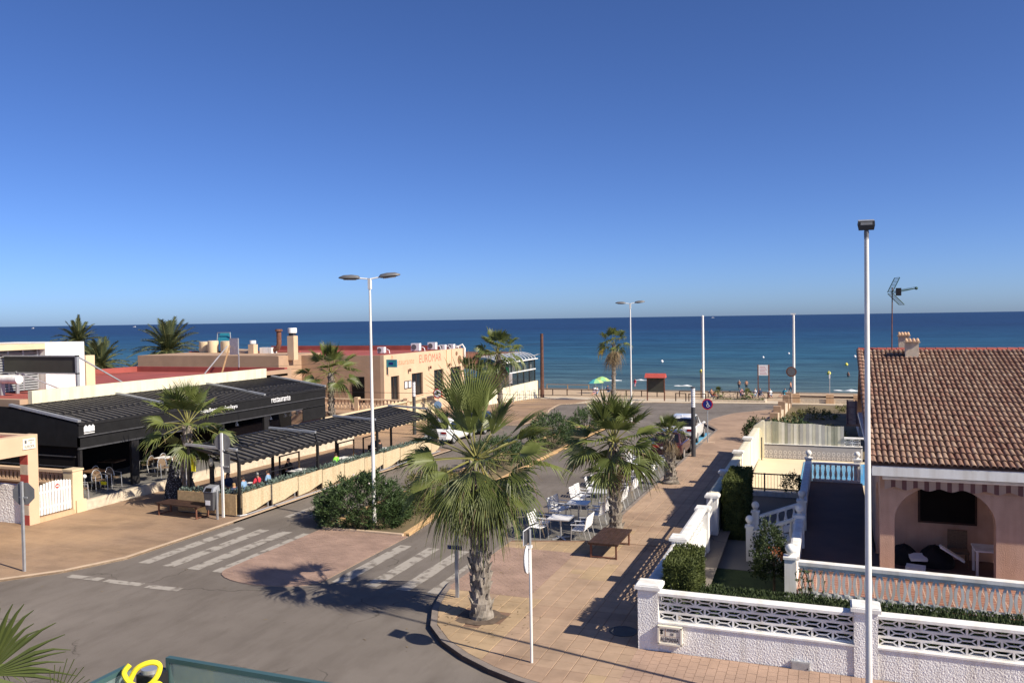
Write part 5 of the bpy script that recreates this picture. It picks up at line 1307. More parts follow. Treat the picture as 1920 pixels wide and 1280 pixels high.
for i,(y,L) in enumerate(cfgs):
    z = gz(y+L/2); t_ = thing('planter_box',words[i]+' pale chipboard planter of the row below the pergola, counted from the crossing','planter',(-21.5,y+L/2,z),'planter boxes along the kerb')
    part('board',B().prismx([(y,z+.10),(y+L*.45,z+.14),(y+L-.02,z+.34),(y+L-.02,z+.93),(y,z+.90)],-21.33,-21.28),'osb',t_)
    part('trough',B().box(-21.75,-21.34,y,y+L-.03,z+.35,z+.85),'osb_dark',t_)
    for yy in (y+.1,y+L-.15): part('foot',B().box(-21.42,-21.37,yy,yy+.05,z,z+.36),'galvanised',t_)
    pl_ = B()
    for q in range(int(L*190)):
        p = Vector((random.uniform(-21.75,-21.36),random.uniform(y,y+L),z+.86+random.uniform(0,.14)+.08*noise.noise((y+q*.1,q,1)))); leaf(pl_,p,rv()+Vector((0,0,.8)),random.uniform(.08,.15),.026)
    t2 = single('planter_plants',pl_,'grey_leaf','grey green plants in the '+words[i]+' chipboard planter counted from the crossing','plant',(-21.5,y+L/2,z+.85),'planter plants along the kerb')
t_ = thing('planter_box','chipboard planter with painted-in shade across the near end of the pergola','planter',(-22.8,25.7,0)); part('board',B().box(-24.2,-21.36,25.66,25.70,.12,.92),'osb_dark',t_); part('trough',B().box(-24.2,-21.8,25.71,26.1,.35,.85),'osb_dark',t_)  # end board faces away from the sun; its shade is in the colour
b = B()
for q in range(420): leaf(b,Vector((random.uniform(-24.2,-21.8),random.uniform(25.72,26.1),.86+random.uniform(0,.15))),rv()+Vector((0,0,.8)),random.uniform(.08,.16),.026)
single('planter_plants',b,'grey_leaf','grey green plants in the planter across the pergola end','plant',(-23,25.9,.85))
for i,(y,zz,x) in enumerate(((31.3,1.5,-23.0),(36.0,1.4,-23.0),(38.7,1.3,-23.2))):
    t_ = thing('wooden_frame',('nearest','middle','furthest')[i]+' open wooden frame under the street pergola','frame',(x,y,gz(y)))
    part('upright',B().box(x-.03,x+.03,y-.75,y-.69,gz(y),zz),'black_metal',t_); part('upright',B().box(x-.03,x+.03,y+.69,y+.75,gz(y),zz),'wood_tan',t_); part('top_bar',B().box(x-.03,x+.03,y-.75,y+.75,zz,zz+.05),'wood_brown',t_)

# ---- peach beach restaurant
eu = thing('beach_restaurant','long peach restaurant building with red flat roof and faded red lettering','building',(-40,66,.6))
fz = .6
# street facade with real openings
ops = [(61.95,63.4,fz,2.76),(65.7,67.85,.78,2.76),(70.15,72.2,.82,2.80),(73.8,76.3,.62,2.84)]
def facade(x0,x1,ya,yb,za,zb,ops):
    b = B(); ys = [ya]+[v for o_ in ops for v in o_[:2]]+[yb]
    for i in range(0,len(ys),2): b.box(x0,x1,ys[i],ys[i+1],za,zb)
    for y0,y1,z0,z1 in ops:
        if z0 > za: b.box(x0,x1,y0,y1,za,z0)
        b.box(x0,x1,y0,y1,z1,zb)
    return b
part('street_facade',facade(-35.35,-35.0,60.8,77.0,-1.6,4.62,ops),'peach_light',eu)
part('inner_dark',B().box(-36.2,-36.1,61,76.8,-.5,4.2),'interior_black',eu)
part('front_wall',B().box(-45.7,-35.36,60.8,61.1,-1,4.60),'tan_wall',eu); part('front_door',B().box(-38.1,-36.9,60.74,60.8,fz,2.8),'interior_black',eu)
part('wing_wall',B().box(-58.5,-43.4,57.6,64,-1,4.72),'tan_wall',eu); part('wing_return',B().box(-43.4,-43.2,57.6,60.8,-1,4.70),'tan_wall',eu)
part('back_wall',B().box(-58.5,-35.36,76.7,77.0,-1.6,4.9),'red_roof',eu)
part('roof',B().box(-58.3,-35.36,61.1,76.7,4.2,4.42),'red_roof',eu); part('wing_parapet',B().box(-58.5,-45.7,64,64.3,4.3,4.85),'red_roof',eu)
for i,(y0,y1,z0,z1) in enumerate(ops):
    w = part('door' if i==0 else 'window',B().box(-35.22,-35.14,y0,y0+.1,z0,z1).box(-35.22,-35.14,y1-.1,y1,z0,z1).box(-35.22,-35.14,y0+.1,y1-.1,z1-.1,z1).box(-35.22,-35.14,(y0+y1)/2-.05,(y0+y1)/2+.05,z0,z1-.1),'brown_dark',eu)
    link('pane',B().box(-35.20,-35.17,y0+.1,y1-.1,z0,z1-.1).mesh('pane','dark_glass',eu.location),w)
    if i: link('sill',B().box(-35.36,-34.93,y0-.05,y1+.05,z0-.08,z0).mesh('sill','peach_light',eu.location),w)
part('band',B().box(-35.0,-34.97,67.9,77,.12,.26),'red_faded',eu)
for y in (72.9,74.1): part('downpipe',B().tube([(-34.95,y,3.1),(-34.95,y,4.6)],.05,6),'cream_peach',eu)
lettering('R',(-34.998,62.05,3.78),YP,UZ,.42,.75,'red_faded',eu,.004); lettering('estaurante',(-34.998,62.7,3.66),YP,UZ,3.5,.42,'red_faded',eu,.004); lettering('EUROMAR',(-34.998,67.2,3.62),YP,UZ,4.55,.75,'red_letter',eu,.004)
for y in (65.0,69.0,73.1): part('wall_lamp',B().box(-35,-34.8,y,y+.06,3.0,3.05).box(-34.85,-34.72,y-.05,y+.12,3.0,3.25).box(-35,-34.97,y-.02,y+.1,2.95,3.2),'rust',eu)
for y,z,r in ((75.9,3.5,.42),(75.2,4.15,.2)): part('wall_plate',B().tube([(-35,y,z),(-34.95,y,z)],r,16),'table_wood',eu)
bs = thing('hanging_sign','small blue sign projecting from the peach facade corner','sign',(-34.6,61.3,3.8)); part('panel',B().box(-35.0,-34.0,61.2,61.3,3.6,4.25),'sign_teal',bs); part('bracket',B().box(-35.0,-34.9,61.2,61.3,3.0,3.6),'dark_metal',bs); part('print',B().box(-34.75,-34.35,61.19,61.2,3.82,4.02),'sign_blue',bs)
for i,y in enumerate((64.25,64.95)):
    t_ = thing('menu_board',('left','right')[i]+' one of two framed menu boards beside the peach restaurant door','board',(-34.97,y,1.8)); part('frame',B().box(-35,-34.96,y,y+.6,1.5,2.2),'dark_metal',t_); part('sheet',B().box(-34.96,-34.95,y+.08,y+.52,1.58,2.12),'sign_white',t_)
# roof clutter
def ac(x,y,z,label,rz=0,s=1):
    t_ = thing('air_conditioner',label,'air conditioner',(x,y,z),'air conditioners on the roof'); s*=.85; w=.42*s
    part('casing',B().box(x-w,x+w,y-.2,y+.2,z+.06,z+.72*s),'sign_white',t_); part('fan_grille',B().tube([(x-.12,y-.2,z+.38*s),(x-.12,y-.225,z+.38*s)],.25*s,14),'sign_back',t_); part('feet',B().box(x-w+.05,x-w+.15,y-.18,y+.18,z,z+.06).box(x+w-.15,x+w-.05,y-.18,y+.18,z,z+.06),'dark_metal',t_)
    part('hose',B().tube([(x+w,y,z+.3),(x+w+.25,y,z+.4),(x+w+.45,y,z+.3),(x+w+.5,y,z)],.035,6),'sign_white',t_)
ac(-39.7,68.6,4.43,'white air conditioner alone on the red roof beside the lamp post'); ac(-37.2,70.8,4.55,'larger white air conditioner left of the group at the red roof edge',0,1.25); ac(-36.5,72.9,4.6,'tall white air conditioner in the group at the roof edge',0,1.2)
ac(-36.2,74.6,4.5,'low white air conditioner in the group at the roof edge',0,.9); ac(-35.9,76.0,4.5,'last white air conditioner at the far roof corner',0,.9)
cb = thing('cable_bundle','white cable bundle hanging over the far roof corner of the peach restaurant','cable',(-34.8,76.6,4.6)); part('cables',B().tube([(-35.6,76.5,4.7),(-35.0,76.7,5.0),(-34.8,76.8,4.6),(-34.85,76.8,3.4),(-34.9,76.7,3.0)],.09,7),'white_paint',cb,True)
cm = thing('chimney','tall square peach chimney with white cowl on the red roof','chimney',(-42.9,59.2,4.5)); part('shaft',B().box(-43.25,-42.6,58.9,59.5,4.3,6.35),'peach_light',cm); part('neck',B().box(-43.15,-42.7,59,59.4,6.35,6.6),'dark_metal',cm); part('cowl',B().lathe([(.38,0),(.38,.38),(.36,.42)],(-42.92,59.2,6.6),16),'white_paint',cm)
cm = thing('chimney','small square chimney with white cowl left of the rusty flue','chimney',(-49.2,61.9,4.5)); part('shaft',B().box(-49.5,-48.9,61.6,62.2,4.4,5.55),'peach_light',cm); part('cowl',B().lathe([(.28,0),(.28,.3)],(-49.2,61.9,5.6),14),'white_paint',cm); part('neck',B().box(-49.35,-49.05,61.75,62.05,5.55,5.62),'dark_metal',cm)
fl = thing('metal_flue','rusty bent flue pipe rising from a white box on the roof','flue',(-48,62.6,4.5)); part('box',B().box(-48.7,-47.4,62.2,63.0,4.42,5.25),'white_paint',fl); part('pipe',B().tube([(-47.5,62.6,5.0),(-47.0,62.6,5.15),(-46.85,62.6,5.6),(-46.85,62.6,6.7)],.22,12),'rust',fl,True); part('cap',B().lathe([(.34,0),(.34,.06),(.30,.2)],(-46.85,62.6,6.7),14),'rust',fl)
dt = thing('roof_duct','peach roof duct sloping from the tanks to the small chimney','duct',(-51,63,4.4)); part('pipe',B().tube([(-53.5,64.5,4.75),(-49.6,62.3,4.75)],.32,10),'peach_light',dt,True)
for i,(x,y,r,h) in enumerate(((-56.6,64.2,.62,1.25),(-55.2,63.6,.5,1.35),(-53.8,64.1,.72,1.3))):
    t_ = thing('water_tank',('left','middle','right')[i]+' one of three cream cylindrical tanks on the red roof','tank',(x,y,4.45),'water tanks on the roof'); part('drum',B().lathe([(r*.95,0),(r,.05),(r,h),(r*.96,h+.02)],(x,y,4.42),20),'cream_peach',t_,True); part('lid',B().lathe([(r*.98,h+.02),(r*.98,h+.08),(r*.9,h+.10)],(x,y,4.42),20),'chimney_render',t_)
fr = thing('solar_frame','small pale metal frame behind the middle roof tank','frame',(-55.3,65,4.4)); part('frame',B().tube([(-56.2,65.2,4.4),(-56.0,65.2,6.6),(-54.5,65.2,6.6),(-54.3,65.2,4.4)],.05,5),'galvanised',fr); part('panel',B().add([(-56,65,5.6),(-54.5,65,5.6),(-54.6,65.5,6.6),(-55.9,65.5,6.6)],[(0,1,2,3)]),'sign_teal',fr)
fd = thing('floodlight_stand','metal stand with a grey panel at the corner of the cream parapet','stand',(-38,44.5,4.4))
part('strut',B().bar((-38.6,43.6,4.2),(-37.6,44.7,6.0),.07,.07),'galvanised',fd); part('strut',B().bar((-37.2,43.6,4.2),(-37.5,44.8,6.0),.07,.07),'wood_tan',fd); part('panel',B().box(-37.6,-36.9,44.9,45.0,5.4,6.5),'galvanised',fd); part('post',B().box(-37.0,-36.94,45,45.06,4.4,5.4),'galvanised',fd)
# raised forecourt, balustrade and pierced side wall
struct('forecourt',B().box(-43.2,-30.1,53.5,60.8,-.8,fz),'tan_wall')
fb2 = thing('balustrade','peach balustrade along the raised forecourt of the beach restaurant','balustrade',(-36,55.6,fz))
part('plinth',B().box(-43,-30.3,55.5,55.7,fz,fz+.14),'peach_light',fb2); part('rail',rail_x(-43,-30.3,55.6,1.5,.3,.1),'peach_light',fb2)
PBM = B().lathe([(.05,0),(.09,.15),(.05,.35),(.04,.5),(.07,.62),(.07,.66)],(0,0,0),8).mesh('baluster','peach_light')
for i in range(40): o = link('baluster',PBM,fb2); o.location = Vector((-42.8+i*.315,55.6,fz+.14))-fb2.location
for x in (-38.8,-34.6,-30.3): part('post',B().box(x,x+.35,55.42,55.78,fz,1.62),'peach_light',fb2)
sdw = thing('pierced_wall','long cream wall with small pierced blocks on top beside the forecourt','wall',(-30,50,-.4))
part('wall_base',B().box(-30.2,-30.0,44.5,60.5,-.9,1.0),'cream_peach',sdw); part('rail',rail_y(44.5,60.5,-30.1,1.42,.3,.08),'cream_peach',sdw)
PM = B().box(-.08,.08,-.10,.10,0,.06).box(-.08,.08,-.10,-.05,.06,.34).mesh('pierced_block','cream_peach')
for i in range(79): o = link('pierced_block',PM,sdw); o.location = Vector((-30.1,44.6+i*.2,1.0))-sdw.location
part('vent_grille',B().box(-30.0,-29.98,53,53.9,-.1,.45),'tan_wall',sdw)
struct('ramp',B().prismx([(44.5,-.4),(60.5,-.5),(60.5,.55),(53,.55),(45,-.2)],-33,-30.2),'tan_wall')
# low street wall past the pergola, glazed end pavilion
lw2 = thing('low_wall','low cream wall of the glazed beach terrace beside the bicycle racks','wall',(-32.5,87,-1.6))
part('wall_base',B().box(-32.8,-32.5,77,92.8,-2.2,.19),'cream_wall',lw2); part('end_wall',B().box(-40,-32.8,92.5,92.8,-2.2,.19),'cream_wall',lw2); part('joint',B().box(-32.499,-32.49,88.0,88.06,-1.8,.1),'dark_metal',lw2)
gp2 = thing('glazed_pavilion','dark framed glass pavilion with a curved roof edge above the cream wall','pavilion',(-36,86,.2))
for i in range(7):
    y = 80.6+i*1.9; part('mullion',B().box(-32.78,-32.62,y-.05,y+.05,.19,2.75),'black_metal',gp2)
    if i < 6: part('pane',B().box(-32.72,-32.69,y+.05,y+1.85,.19,1.55),'clear_glass',gp2); part('upper_pane',B().box(-32.72,-32.69,y+.05,y+1.85,1.67,2.7),'clear_glass',gp2); part('blind',B().box(-32.80,-32.76,y+.3,y+1.2,1.7,2.2),'sign_white',gp2)
part('transom',B().box(-32.8,-32.58,80.5,92.1,1.55,1.67),'white_paint',gp2); part('gutter',B().box(-32.9,-32.4,80,92.4,2.75,2.85),'white_paint',gp2)
part('end_glass',B().box(-40,-32.8,92.0,92.05,.19,2.75),'clear_glass',gp2); part('floor',B().box(-40,-32.8,77.2,92.4,-.4,.1),'brown_dark',gp2)
b = B(); vs=[]
for y in (80,92.3):
    for i in range(8): a = math.pi/2*i/7; vs.append((-32.6-2.2*(1-math.cos(a)),y,2.8+.75*math.sin(a)))
b.add(vs,[(i,i+1,9+i,8+i) for i in range(7)]); part('curved_roof',b,'clear_glass',gp2)
for i in range(12):
    y = 80.3+i*1.07; part('roof_rib',B().tube([(-32.6-2.2*(1-math.cos(math.pi/2*q/6)),y,2.82+.75*math.sin(math.pi/2*q/6)) for q in range(7)],.04,5),'sign_white',gp2)
part('flat_roof',B().box(-42,-34.8,77,92.3,3.4,3.6),'rust',gp2)
part('link_roof',B().box(-42,-34.9,77.0,80.5,2.6,4.0),'rust',gp2)
for i in range(4):
    y = 81.8+i*1.9; b = B().tube([(-31.5,y,gz(y)+.06),(-31.5,y,gz(y)+1.0),(-31.45,y+.12,gz(y)+1.12),(-31.45,y+1.1,gz(y)+1.12),(-31.5,y+1.22,gz(y)+1.0),(-31.5,y+1.22,gz(y)+.06)],.035,6)
    single('bicycle_rack',b,'galvanised',('first','second','third','fourth')[i]+' grey hoop bicycle rack from the left against the cream wall','bicycle rack',(-31.5,y,gz(y)),'bicycle racks')
# ================================================================ lamps, poles, signs
def double_lamp(x,y,label,rz):
    z = gz(y)+.07; t_ = thing('street_lamp',label,'street lamp',(x,y,z)); c,s = math.cos(rz),math.sin(rz)
    part('pole',B().tube([(x,y,z),(x,y,z+1.2),(x,y,z+8.4),(x-.02,y,z+9.0)],[.075,.07,.042,.038],10),'white_metal',t_,True)
    part('bracket',B().box(x-.055,x+.055,y-.055,y+.055,z+8.6,z+9.0),'white_metal',t_)
    for sg,tilt in ((-1,.02),(1,.10)):
        M = Matrix.Translation((x,y,z+8.97))@Matrix.Rotation(rz,4,'Z')@Matrix.Rotation(-tilt*sg,4,'Y')
        part('arm',B(M).tube([(0,0,0),(sg*.42,0,.03)],.025,8),'white_metal',t_,True)
        b = B(M); vs = []; st_ = [(.36,.05,.05),(.42,.15,.10),(.65,.18,.13),(.95,.15,.11),(1.10,.07,.05),(1.14,.02,.02)]
        for q,w,h in st_:
            for i in range(10):
                a = 2*math.pi*i/10; vs.append((sg*q,w*math.cos(a),.03+h*math.sin(a)*(1 if math.sin(a)>0 else .45)))
        fs = [(k*10+i,k*10+(i+1)%10,(k+1)*10+(i+1)%10,(k+1)*10+i) for k in range(5) for i in range(10)]+[tuple(range(9,-1,-1)),tuple(range(50,60))]
        if sg < 0: fs = [f[::-1] for f in fs]
        b.add(vs,fs); hd = part('lamp_head',b,'sign_back',t_,True)
        link('lens',B(M).box(min(sg*.5,sg*.95),max(sg*.5,sg*.95),-.11,.11,-.04,-.025).mesh('lens','galvanised',t_.location),hd)
double_lamp(-15.78,26.5,'white double headed street lamp rising out of the large oleander',R(21))
double_lamp(-14.3,62.2,'white double headed street lamp nearer the beach beside the thin palm',R(21))
t_ = thing('street_lamp','tall white lamp post with a boxy grey head standing before the villa','street lamp',(.60,15.95,.12))
part('pole',B().tube([(.60,15.95,.12),(.60,15.95,1.5),(.585,15.95,8.85)],[.062,.058,.038],12),'white_metal',t_,True)
part('neck',B().lathe([(.038,0),(.042,.14),(.03,.2)],(.585,15.95,8.80),10),'sign_back',t_)
M = Matrix.Translation((.578,15.93,9.06))@Matrix.Rotation(R(4),4,'Z')@Matrix.Rotation(R(14),4,'X')
b = B(M); b.add([(-.125,-.05,-.085),(.125,-.05,-.085),(.12,.06,-.07),(-.12,.06,-.07),(-.14,-.06,.0),(.14,-.06,.0),(.135,.09,.0),(-.135,.09,.0),(-.135,-.055,.075),(.135,-.055,.075),(.125,.08,.075),(-.125,.08,.075)],[(0,3,2,1),(8,9,10,11)]+[q for k in (0,4) for q in ((k,k+1,k+5,k+4),(k+1,k+2,k+6,k+5),(k+2,k+3,k+7,k+6),(k+3,k,k+4,k+7))]); hd = part('lamp_head',b,'dark_metal',t_)
link('visor',B(M).box(-.13,.13,-.056,.08,.075,.084).mesh('visor','galvanised',t_.location),hd); link('lens',B(M).box(-.095,.095,-.066,-.056,.012,.06).mesh('lens','galvanised',t_.location),hd)
for i,(x,y,lab) in enumerate(((-13.96,97.9,'plain white pole on the promenade left of the beach notice'),(-3.82,94.6,'white pole on the peach pillar with a round sign'))):
    z = gz(y); t_ = thing('flag_pole',lab,'pole',(x,y,z)); part('pole',B().tube([(x,y,z),(x,y,z+9.45)],[.16,.12],10),'white_metal',t_,True); part('cap',B().box(x-.3,x+.2,y-.1,y+.1,z+9.45,z+9.6) if i else B().ball((x,y,z+9.5),.14,8,6),'white_metal',t_)
    if not i: part('brace',B().box(x-.32,x-.2,y-.06,y+.06,z,z+3.2),'wood_tan',t_)
def wpole(): 
    x,y=-32.0,92.6; t_ = thing('utility_pole','dark wooden utility pole beside the glazed pavilion','utility pole',(x,y,gz(y))); part('pole',B().tube([(x,y,gz(y)),(x+.05,y,gz(y)+7.6)],[.24,.17],10),'pole_wood',t_); part('bracket',B().tube([(x,y,3.4),(x-1.6,y-.2,2.95)],.05,6),'white_paint',t_)
wpole()
for x,y,h,lab in ((-7.03,45.4,3.9,'dark grey steel post with a white banded top beside the parked cars'),(-26.5,50,3.7,'dark grey steel post with a white banded top past the street pergola')):
    z = gz(y); t_ = thing('steel_post',lab,'post',(x,y,z)); part('shaft',B().lathe([(.125,0),(.115,h*.72)],(x,y,z),14),'dark_metal',t_,True); b = B()
    for i in range(9): b.lathe([(.10,h*.72+i*h*.03),(.112,h*.72+i*h*.03+.02),(.112,h*.72+i*h*.03+h*.026)],(x,y,z),14)
    part('banded_top',b,'sign_white',t_); part('cap',B().lathe([(.125,h*.985),(.125,h*1.0),(.1,h*1.005)],(x,y,z),14),'dark_metal',t_)
def disc(b,c,n,r,th=.012,mi=0,k=28):
    c=Vector(c); n=Vector(n).normalized(); b.tube([c-n*th/2,c+n*th/2],r,k,mi)
# disabled parking sign
x,y=-7.08,51.3; z=gz(y)+.12; t_=thing('parking_sign','round blue sign with red rim and white wheelchair symbol','road sign',(x,y,z))
part('pole',B().tube([(x,y,z),(x,y,z+2.6)],.035,8),'galvanised',t_); part('base',B().box(x-.4,x+.4,y-.1,y+.12,z,z+.02),'kerb_pale',t_)
nv=Vector((.16,-1,0)).normalized(); c=Vector((x,y,z+2.35))+nv*.05; rtv=Vector((-nv.y,nv.x,0)) if False else Vector((1,.16,0)).normalized()
b=B(); disc(b,c,nv,.33); part('rim',b,'sign_red',t_); b=B(); disc(b,c+nv*.01,nv,.265); fc=part('face',b,'sign_blue',t_)
def P2(u,v,o=.022): return c+rtv*u+Vector((0,0,v))+nv*o
b=B()
for u0,v0,u1,v1 in ((-.02,.11,.0,-.02),(.0,-.02,.08,-.03),(.08,-.03,.11,-.12),(.11,-.12,.15,-.11),(-.01,.05,.06,.04)): b.bar(P2(u0,v0),P2(u1,v1),.012,.028)
for i in range(9):
    a0=R(100+i*26);a1=R(100+(i+1)*26); b.bar(P2(.02+.085*math.cos(a0),-.08+.085*math.sin(a0)),P2(.02+.085*math.cos(a1),-.08+.085*math.sin(a1)),.012,.024)
b.ball(P2(-.03,.15),.026,8,6); part('wheelchair_symbol',b,'sign_white',fc)
# sign seen edge-on near the crossing corner: round sign below a rectangular one
x,y=-6.04,16.54; t_=thing('road_sign','slim white sign post with an edge-on round sign by the near kerb','road sign',(x,y,.12))
part('pole',B().tube([(x,y,.12),(x,y,2.62)],.032,8),'white_metal',t_); part('clamp',B().box(x-.09,x+.04,y-.05,y+.05,2.60,2.66),'white_metal',t_)
dn=Vector((-.95,-.36,0)).normalized(); dn=Vector((-.80,-.10,0)).normalized()
b=B(); disc(b,(x-.055,y,2.36),dn,.30,.025); part('disc_back',b,'sign_white',t_)
b=B(); disc(b,(x-.078,y,2.36),dn,.30,.012); part('disc_rim',b,'dark_metal',t_)
b=B(); b.box(x-.06,x-.045,y-.2,y+.2,2.70,3.0); part('plate',b,'dark_metal',t_); part('plate_edge',B().box(x-.08,x-.062,y-.21,y+.21,2.69,3.01),'sign_white',t_)
part('upper_pole',B().tube([(x,y,2.62),(x,y,3.0)],.03,8),'galvanised',t_)
x,y=-9.32,19.83; t_=thing('road_sign','grey post with a small blue plate half hidden by the foreground palm','road sign',(x,y,.12)); part('pole',B().box(x-.045,x+.045,y-.03,y+.03,.12,2.0),'galvanised',t_); part('plate',B().box(x-.24,x+.18,y-.06,y-.035,1.42,1.52),'sign_blue',t_)
# stop sign seen from behind, far left
x,y=-22.95,17.96; t_=thing('stop_sign','octagonal road sign seen from behind on a grey post at the left kerb','road sign',(x,y,.06)); part('pole',B().box(x-.04,x+.04,y-.03,y+.03,.06,2.8),'galvanised',t_)
b=B(); cx=Vector((x,y+.05,2.42)); n2=Vector((.35,-1,0)).normalized(); r2=Vector((1,.35,0)).normalized(); vs=[]
for o in (.0,.02):
    for i in range(8): a=R(22.5+45*i); vs.append(cx+r2*.36*math.cos(a)+Vector((0,0,.36*math.sin(a)))-n2*o)
b.add(vs,[tuple(range(8)),tuple(range(15,7,-1))]+[(i,8+i,8+(i+1)%8,(i+1)%8) for i in range(8)]); part('plate',b,'sign_back',t_)
part('clip',B().box(x-.2,x+.2,y-.0,y+.03,2.3,2.34),'galvanised',t_)
# round sign seen from behind by the left bench
x,y=-21.84,25.5; t_=thing('road_sign','round sign over a square plate seen from behind, beside the litter bin','road sign',(x,y,.06)); part('pole',B().box(x-.045,x+.045,y-.03,y+.03,.06,3.3),'white_metal',t_)
b=B(); disc(b,(x,y+.05,2.95),(.2,-1,0),.33,.02); part('disc_back',b,'sign_back',t_); part('plate',B().box(x+.02,x+.34,y+.03,y+.05,1.78,2.5),'sign_back',t_)
part('clip',B().box(x-.12,x+.12,y-.02,y+.04,2.62,2.66).box(x-.12,x+.3,y-.02,y+.04,2.0,2.04),'galvanised',t_)
# signs near the peach building
x,y=-26.9,54.5; z=gz(y); t_=thing('road_sign','round red rimmed sign above a pale blue disc before the peach building','road sign',(x,y,z)); part('pole',B().tube([(x,y,z),(x,y,2.6)],.035,8),'galvanised',t_)
b=B(); disc(b,(x,y-.05,2.15),(.1,-1,0),.36); part('disc',b,'sign_red',t_); b=B(); disc(b,(x,y-.065,2.15),(.1,-1,0),.27); part('face',b,'sign_white',t_); b=B(); b.ball((x,y-.09,2.28),.08,8,6); b.bar((x-.12,y-.09,2.06),(x+.1,y-.09,2.2),.02,.1); part('symbol',b,'ink',t_)
b=B(); disc(b,(x,y-.05,1.3),(.1,-1,0),.30); part('lower_disc',b,'cl_blue',t_)
x,y=-27.0,60; z=gz(y); t_=thing('road_sign','small white rectangular sign on a thin post right of the peach windows','road sign',(x,y,z)); part('pole',B().tube([(x,y,z),(x,y,2.6)],.03,6),'galvanised',t_); part('plate',B().box(x-.25,x+.25,y-.05,y-.03,2.3,2.6),'sign_white',t_)
x,y=-30.4,78; z=gz(y); t_=thing('road_sign','green and white signs on one post beside the cream beach wall','road sign',(x,y,z)); part('pole',B().tube([(x,y,z),(x,y,2.6)],.035,6),'galvanised',t_); part('white_plate',B().box(x-.08,x+.28,y-.06,y-.04,1.0,2.0),'sign_white',t_); part('green_plate',B().box(x-.5,x-.05,y-.06,y-.04,1.9,2.65),'sign_green',t_); part('mark',B().box(x-.36,x-.2,y-.07,y-.06,2.1,2.25),'sign_white',t_)
t2=Vector((-3.82,94.6,0)); b=B(); disc(b,(t2.x-.25,t2.y-.2,1.35),(0,-1,0),.55); o=thing('round_sign','round grey sign with red rim fixed to the white pole by the beach','road sign',(t2.x-.25,t2.y-.2,1.35)); part('rim',b,'rust',o); b=B(); disc(b,(t2.x-.25,t2.y-.215,1.35),(0,-1,0),.42); part('face',b,'sign_back',o)
x,y=-7.6,103; z=gz(y); t_=thing('beach_notice','white beach notice board on two dark legs','notice board',(x,y,z))
for q in (-.62,.62): part('leg',B().box(x+q-.06,x+q+.06,y-.05,y+.05,z,z+3.9),'rust',t_)
pn=part('panel',B().box(x-.56,x+.56,y-.04,y+.02,z+2.6,z+3.85),'sign_white',t_); b=B()
for i in range(6): b.box(x-.4,x+.4-.1*(i%3),y-.045,y-.04,z+2.75+i*.17,z+2.80+i*.17)
link('print',b.mesh('print','cl_pink',t_.location),pn)
# red roofed board
x0,x1,y=-19.15,-17.15,91; z=gz(y); t_=thing('information_board','dark information board under a small red roof on the promenade','information board',((x0+x1)/2,y,z))
for x in (x0+.05,x1-.05): part('post',B().box(x-.06,x+.06,y-.06,y+.06,z,z+2.7),'rust',t_)
part('panel',B().box(x0,x1-.05,y-.05,y+.05,z+1.0,z+2.65),'board_dark',t_)
part('roof',B().prismx([(y-.55,z+2.62),(y+.55,z+2.62),(y+.45,z+2.75),(y,z+3.1),(y-.45,z+2.75)],x0-.15,x1+.12),'red_paint',t_)

# ================================================================ benches, bin, boards
def bench(label,cx,cy,rz,L,Wd,h,z,slats):
    t_=thing('bench',label,'bench',(cx,cy,z)); M=Matrix.Translation((cx,cy,z))@Matrix.Rotation(rz,4,'Z')
    w=Wd/slats
    for i in range(slats): part('seat_plank',B(M).box(-L/2,L/2,-Wd/2+i*w,-Wd/2+(i+1)*w-.015,h-.05,h),'wood_brown',t_)
    for sx in (-1,1):
        for sy in (-1,1): part('leg',B(M).box(sx*(L/2-.12)-.025,sx*(L/2-.12)+.025,sy*(Wd/2-.08)-.025,sy*(Wd/2-.08)+.025,0,h-.05),'rust',t_)
        part('stretcher',B(M).box(sx*(L/2-.12)-.02,sx*(L/2-.12)+.02,-Wd/2+.08,Wd/2-.08,.03,.06),'rust',t_); part('support',B(M).box(sx*(L/2-.12)-.03,sx*(L/2-.12)+.03,-Wd/2+.02,Wd/2-.02,h-.09,h-.05),'rust',t_)
bench('dark wooden backless bench before the fan palm on the right pavement',-6.55,25.35,R(90),1.95,.95,.50,.12,6)
bench('dark wooden backless bench on the left plaza beside the litter bin',-23.55,25.25,R(-4),2.2,.75,.50,.06,4)
x,y=-21.98,25.15; t_=thing('litter_bin','dark grey litter bin on a post with a white sticker','litter bin',(x,y,.06))
b=B(); vs=[]
for zz,w,d in ((.42,.16,.13),(.55,.18,.15),(1.05,.22,.18),(1.12,.23,.19)):
    for sx,sy in ((-1,-1),(1,-1),(1,1),(-1,1)): vs.append((x-.1+sx*w,y+sy*d,zz))
b.add(vs,[(3,2,1,0)]+[(k*4+i,k*4+(i+1)%4,k*4+4+(i+1)%4,k*4+4+i) for k in range(3) for i in range(4)]+[(12,13,14,15)]); part('body',b,'grey_metal',t_)
b=B(); b.add([(x-.34,y-.2,1.12),(x+.14,y-.2,1.12),(x+.14,y+.2,1.12),(x-.34,y+.2,1.12),(x-.30,y-.10,1.30),(x+.10,y-.10,1.30),(x+.12,y+.18,1.34),(x-.32,y+.18,1.34)],[(0,3,2,1),(4,5,6,7),(0,1,5,4),(1,2,6,5),(2,3,7,6),(3,0,4,7)]); part('hood',b,'galvanised',t_)
part('opening',B().add([(x-.26,y-.205,1.14),(x+.06,y-.205,1.14),(x+.04,y-.125,1.27),(x-.24,y-.125,1.27)],[(0,1,2,3)]),'interior_black',t_)
part('sticker',B().box(x-.24,x-.02,y-.178,y-.17,.62,.80),'sign_white',t_); part('post',B().box(x+.13,x+.19,y-.03,y+.03,.06,1.2),'galvanised',t_)
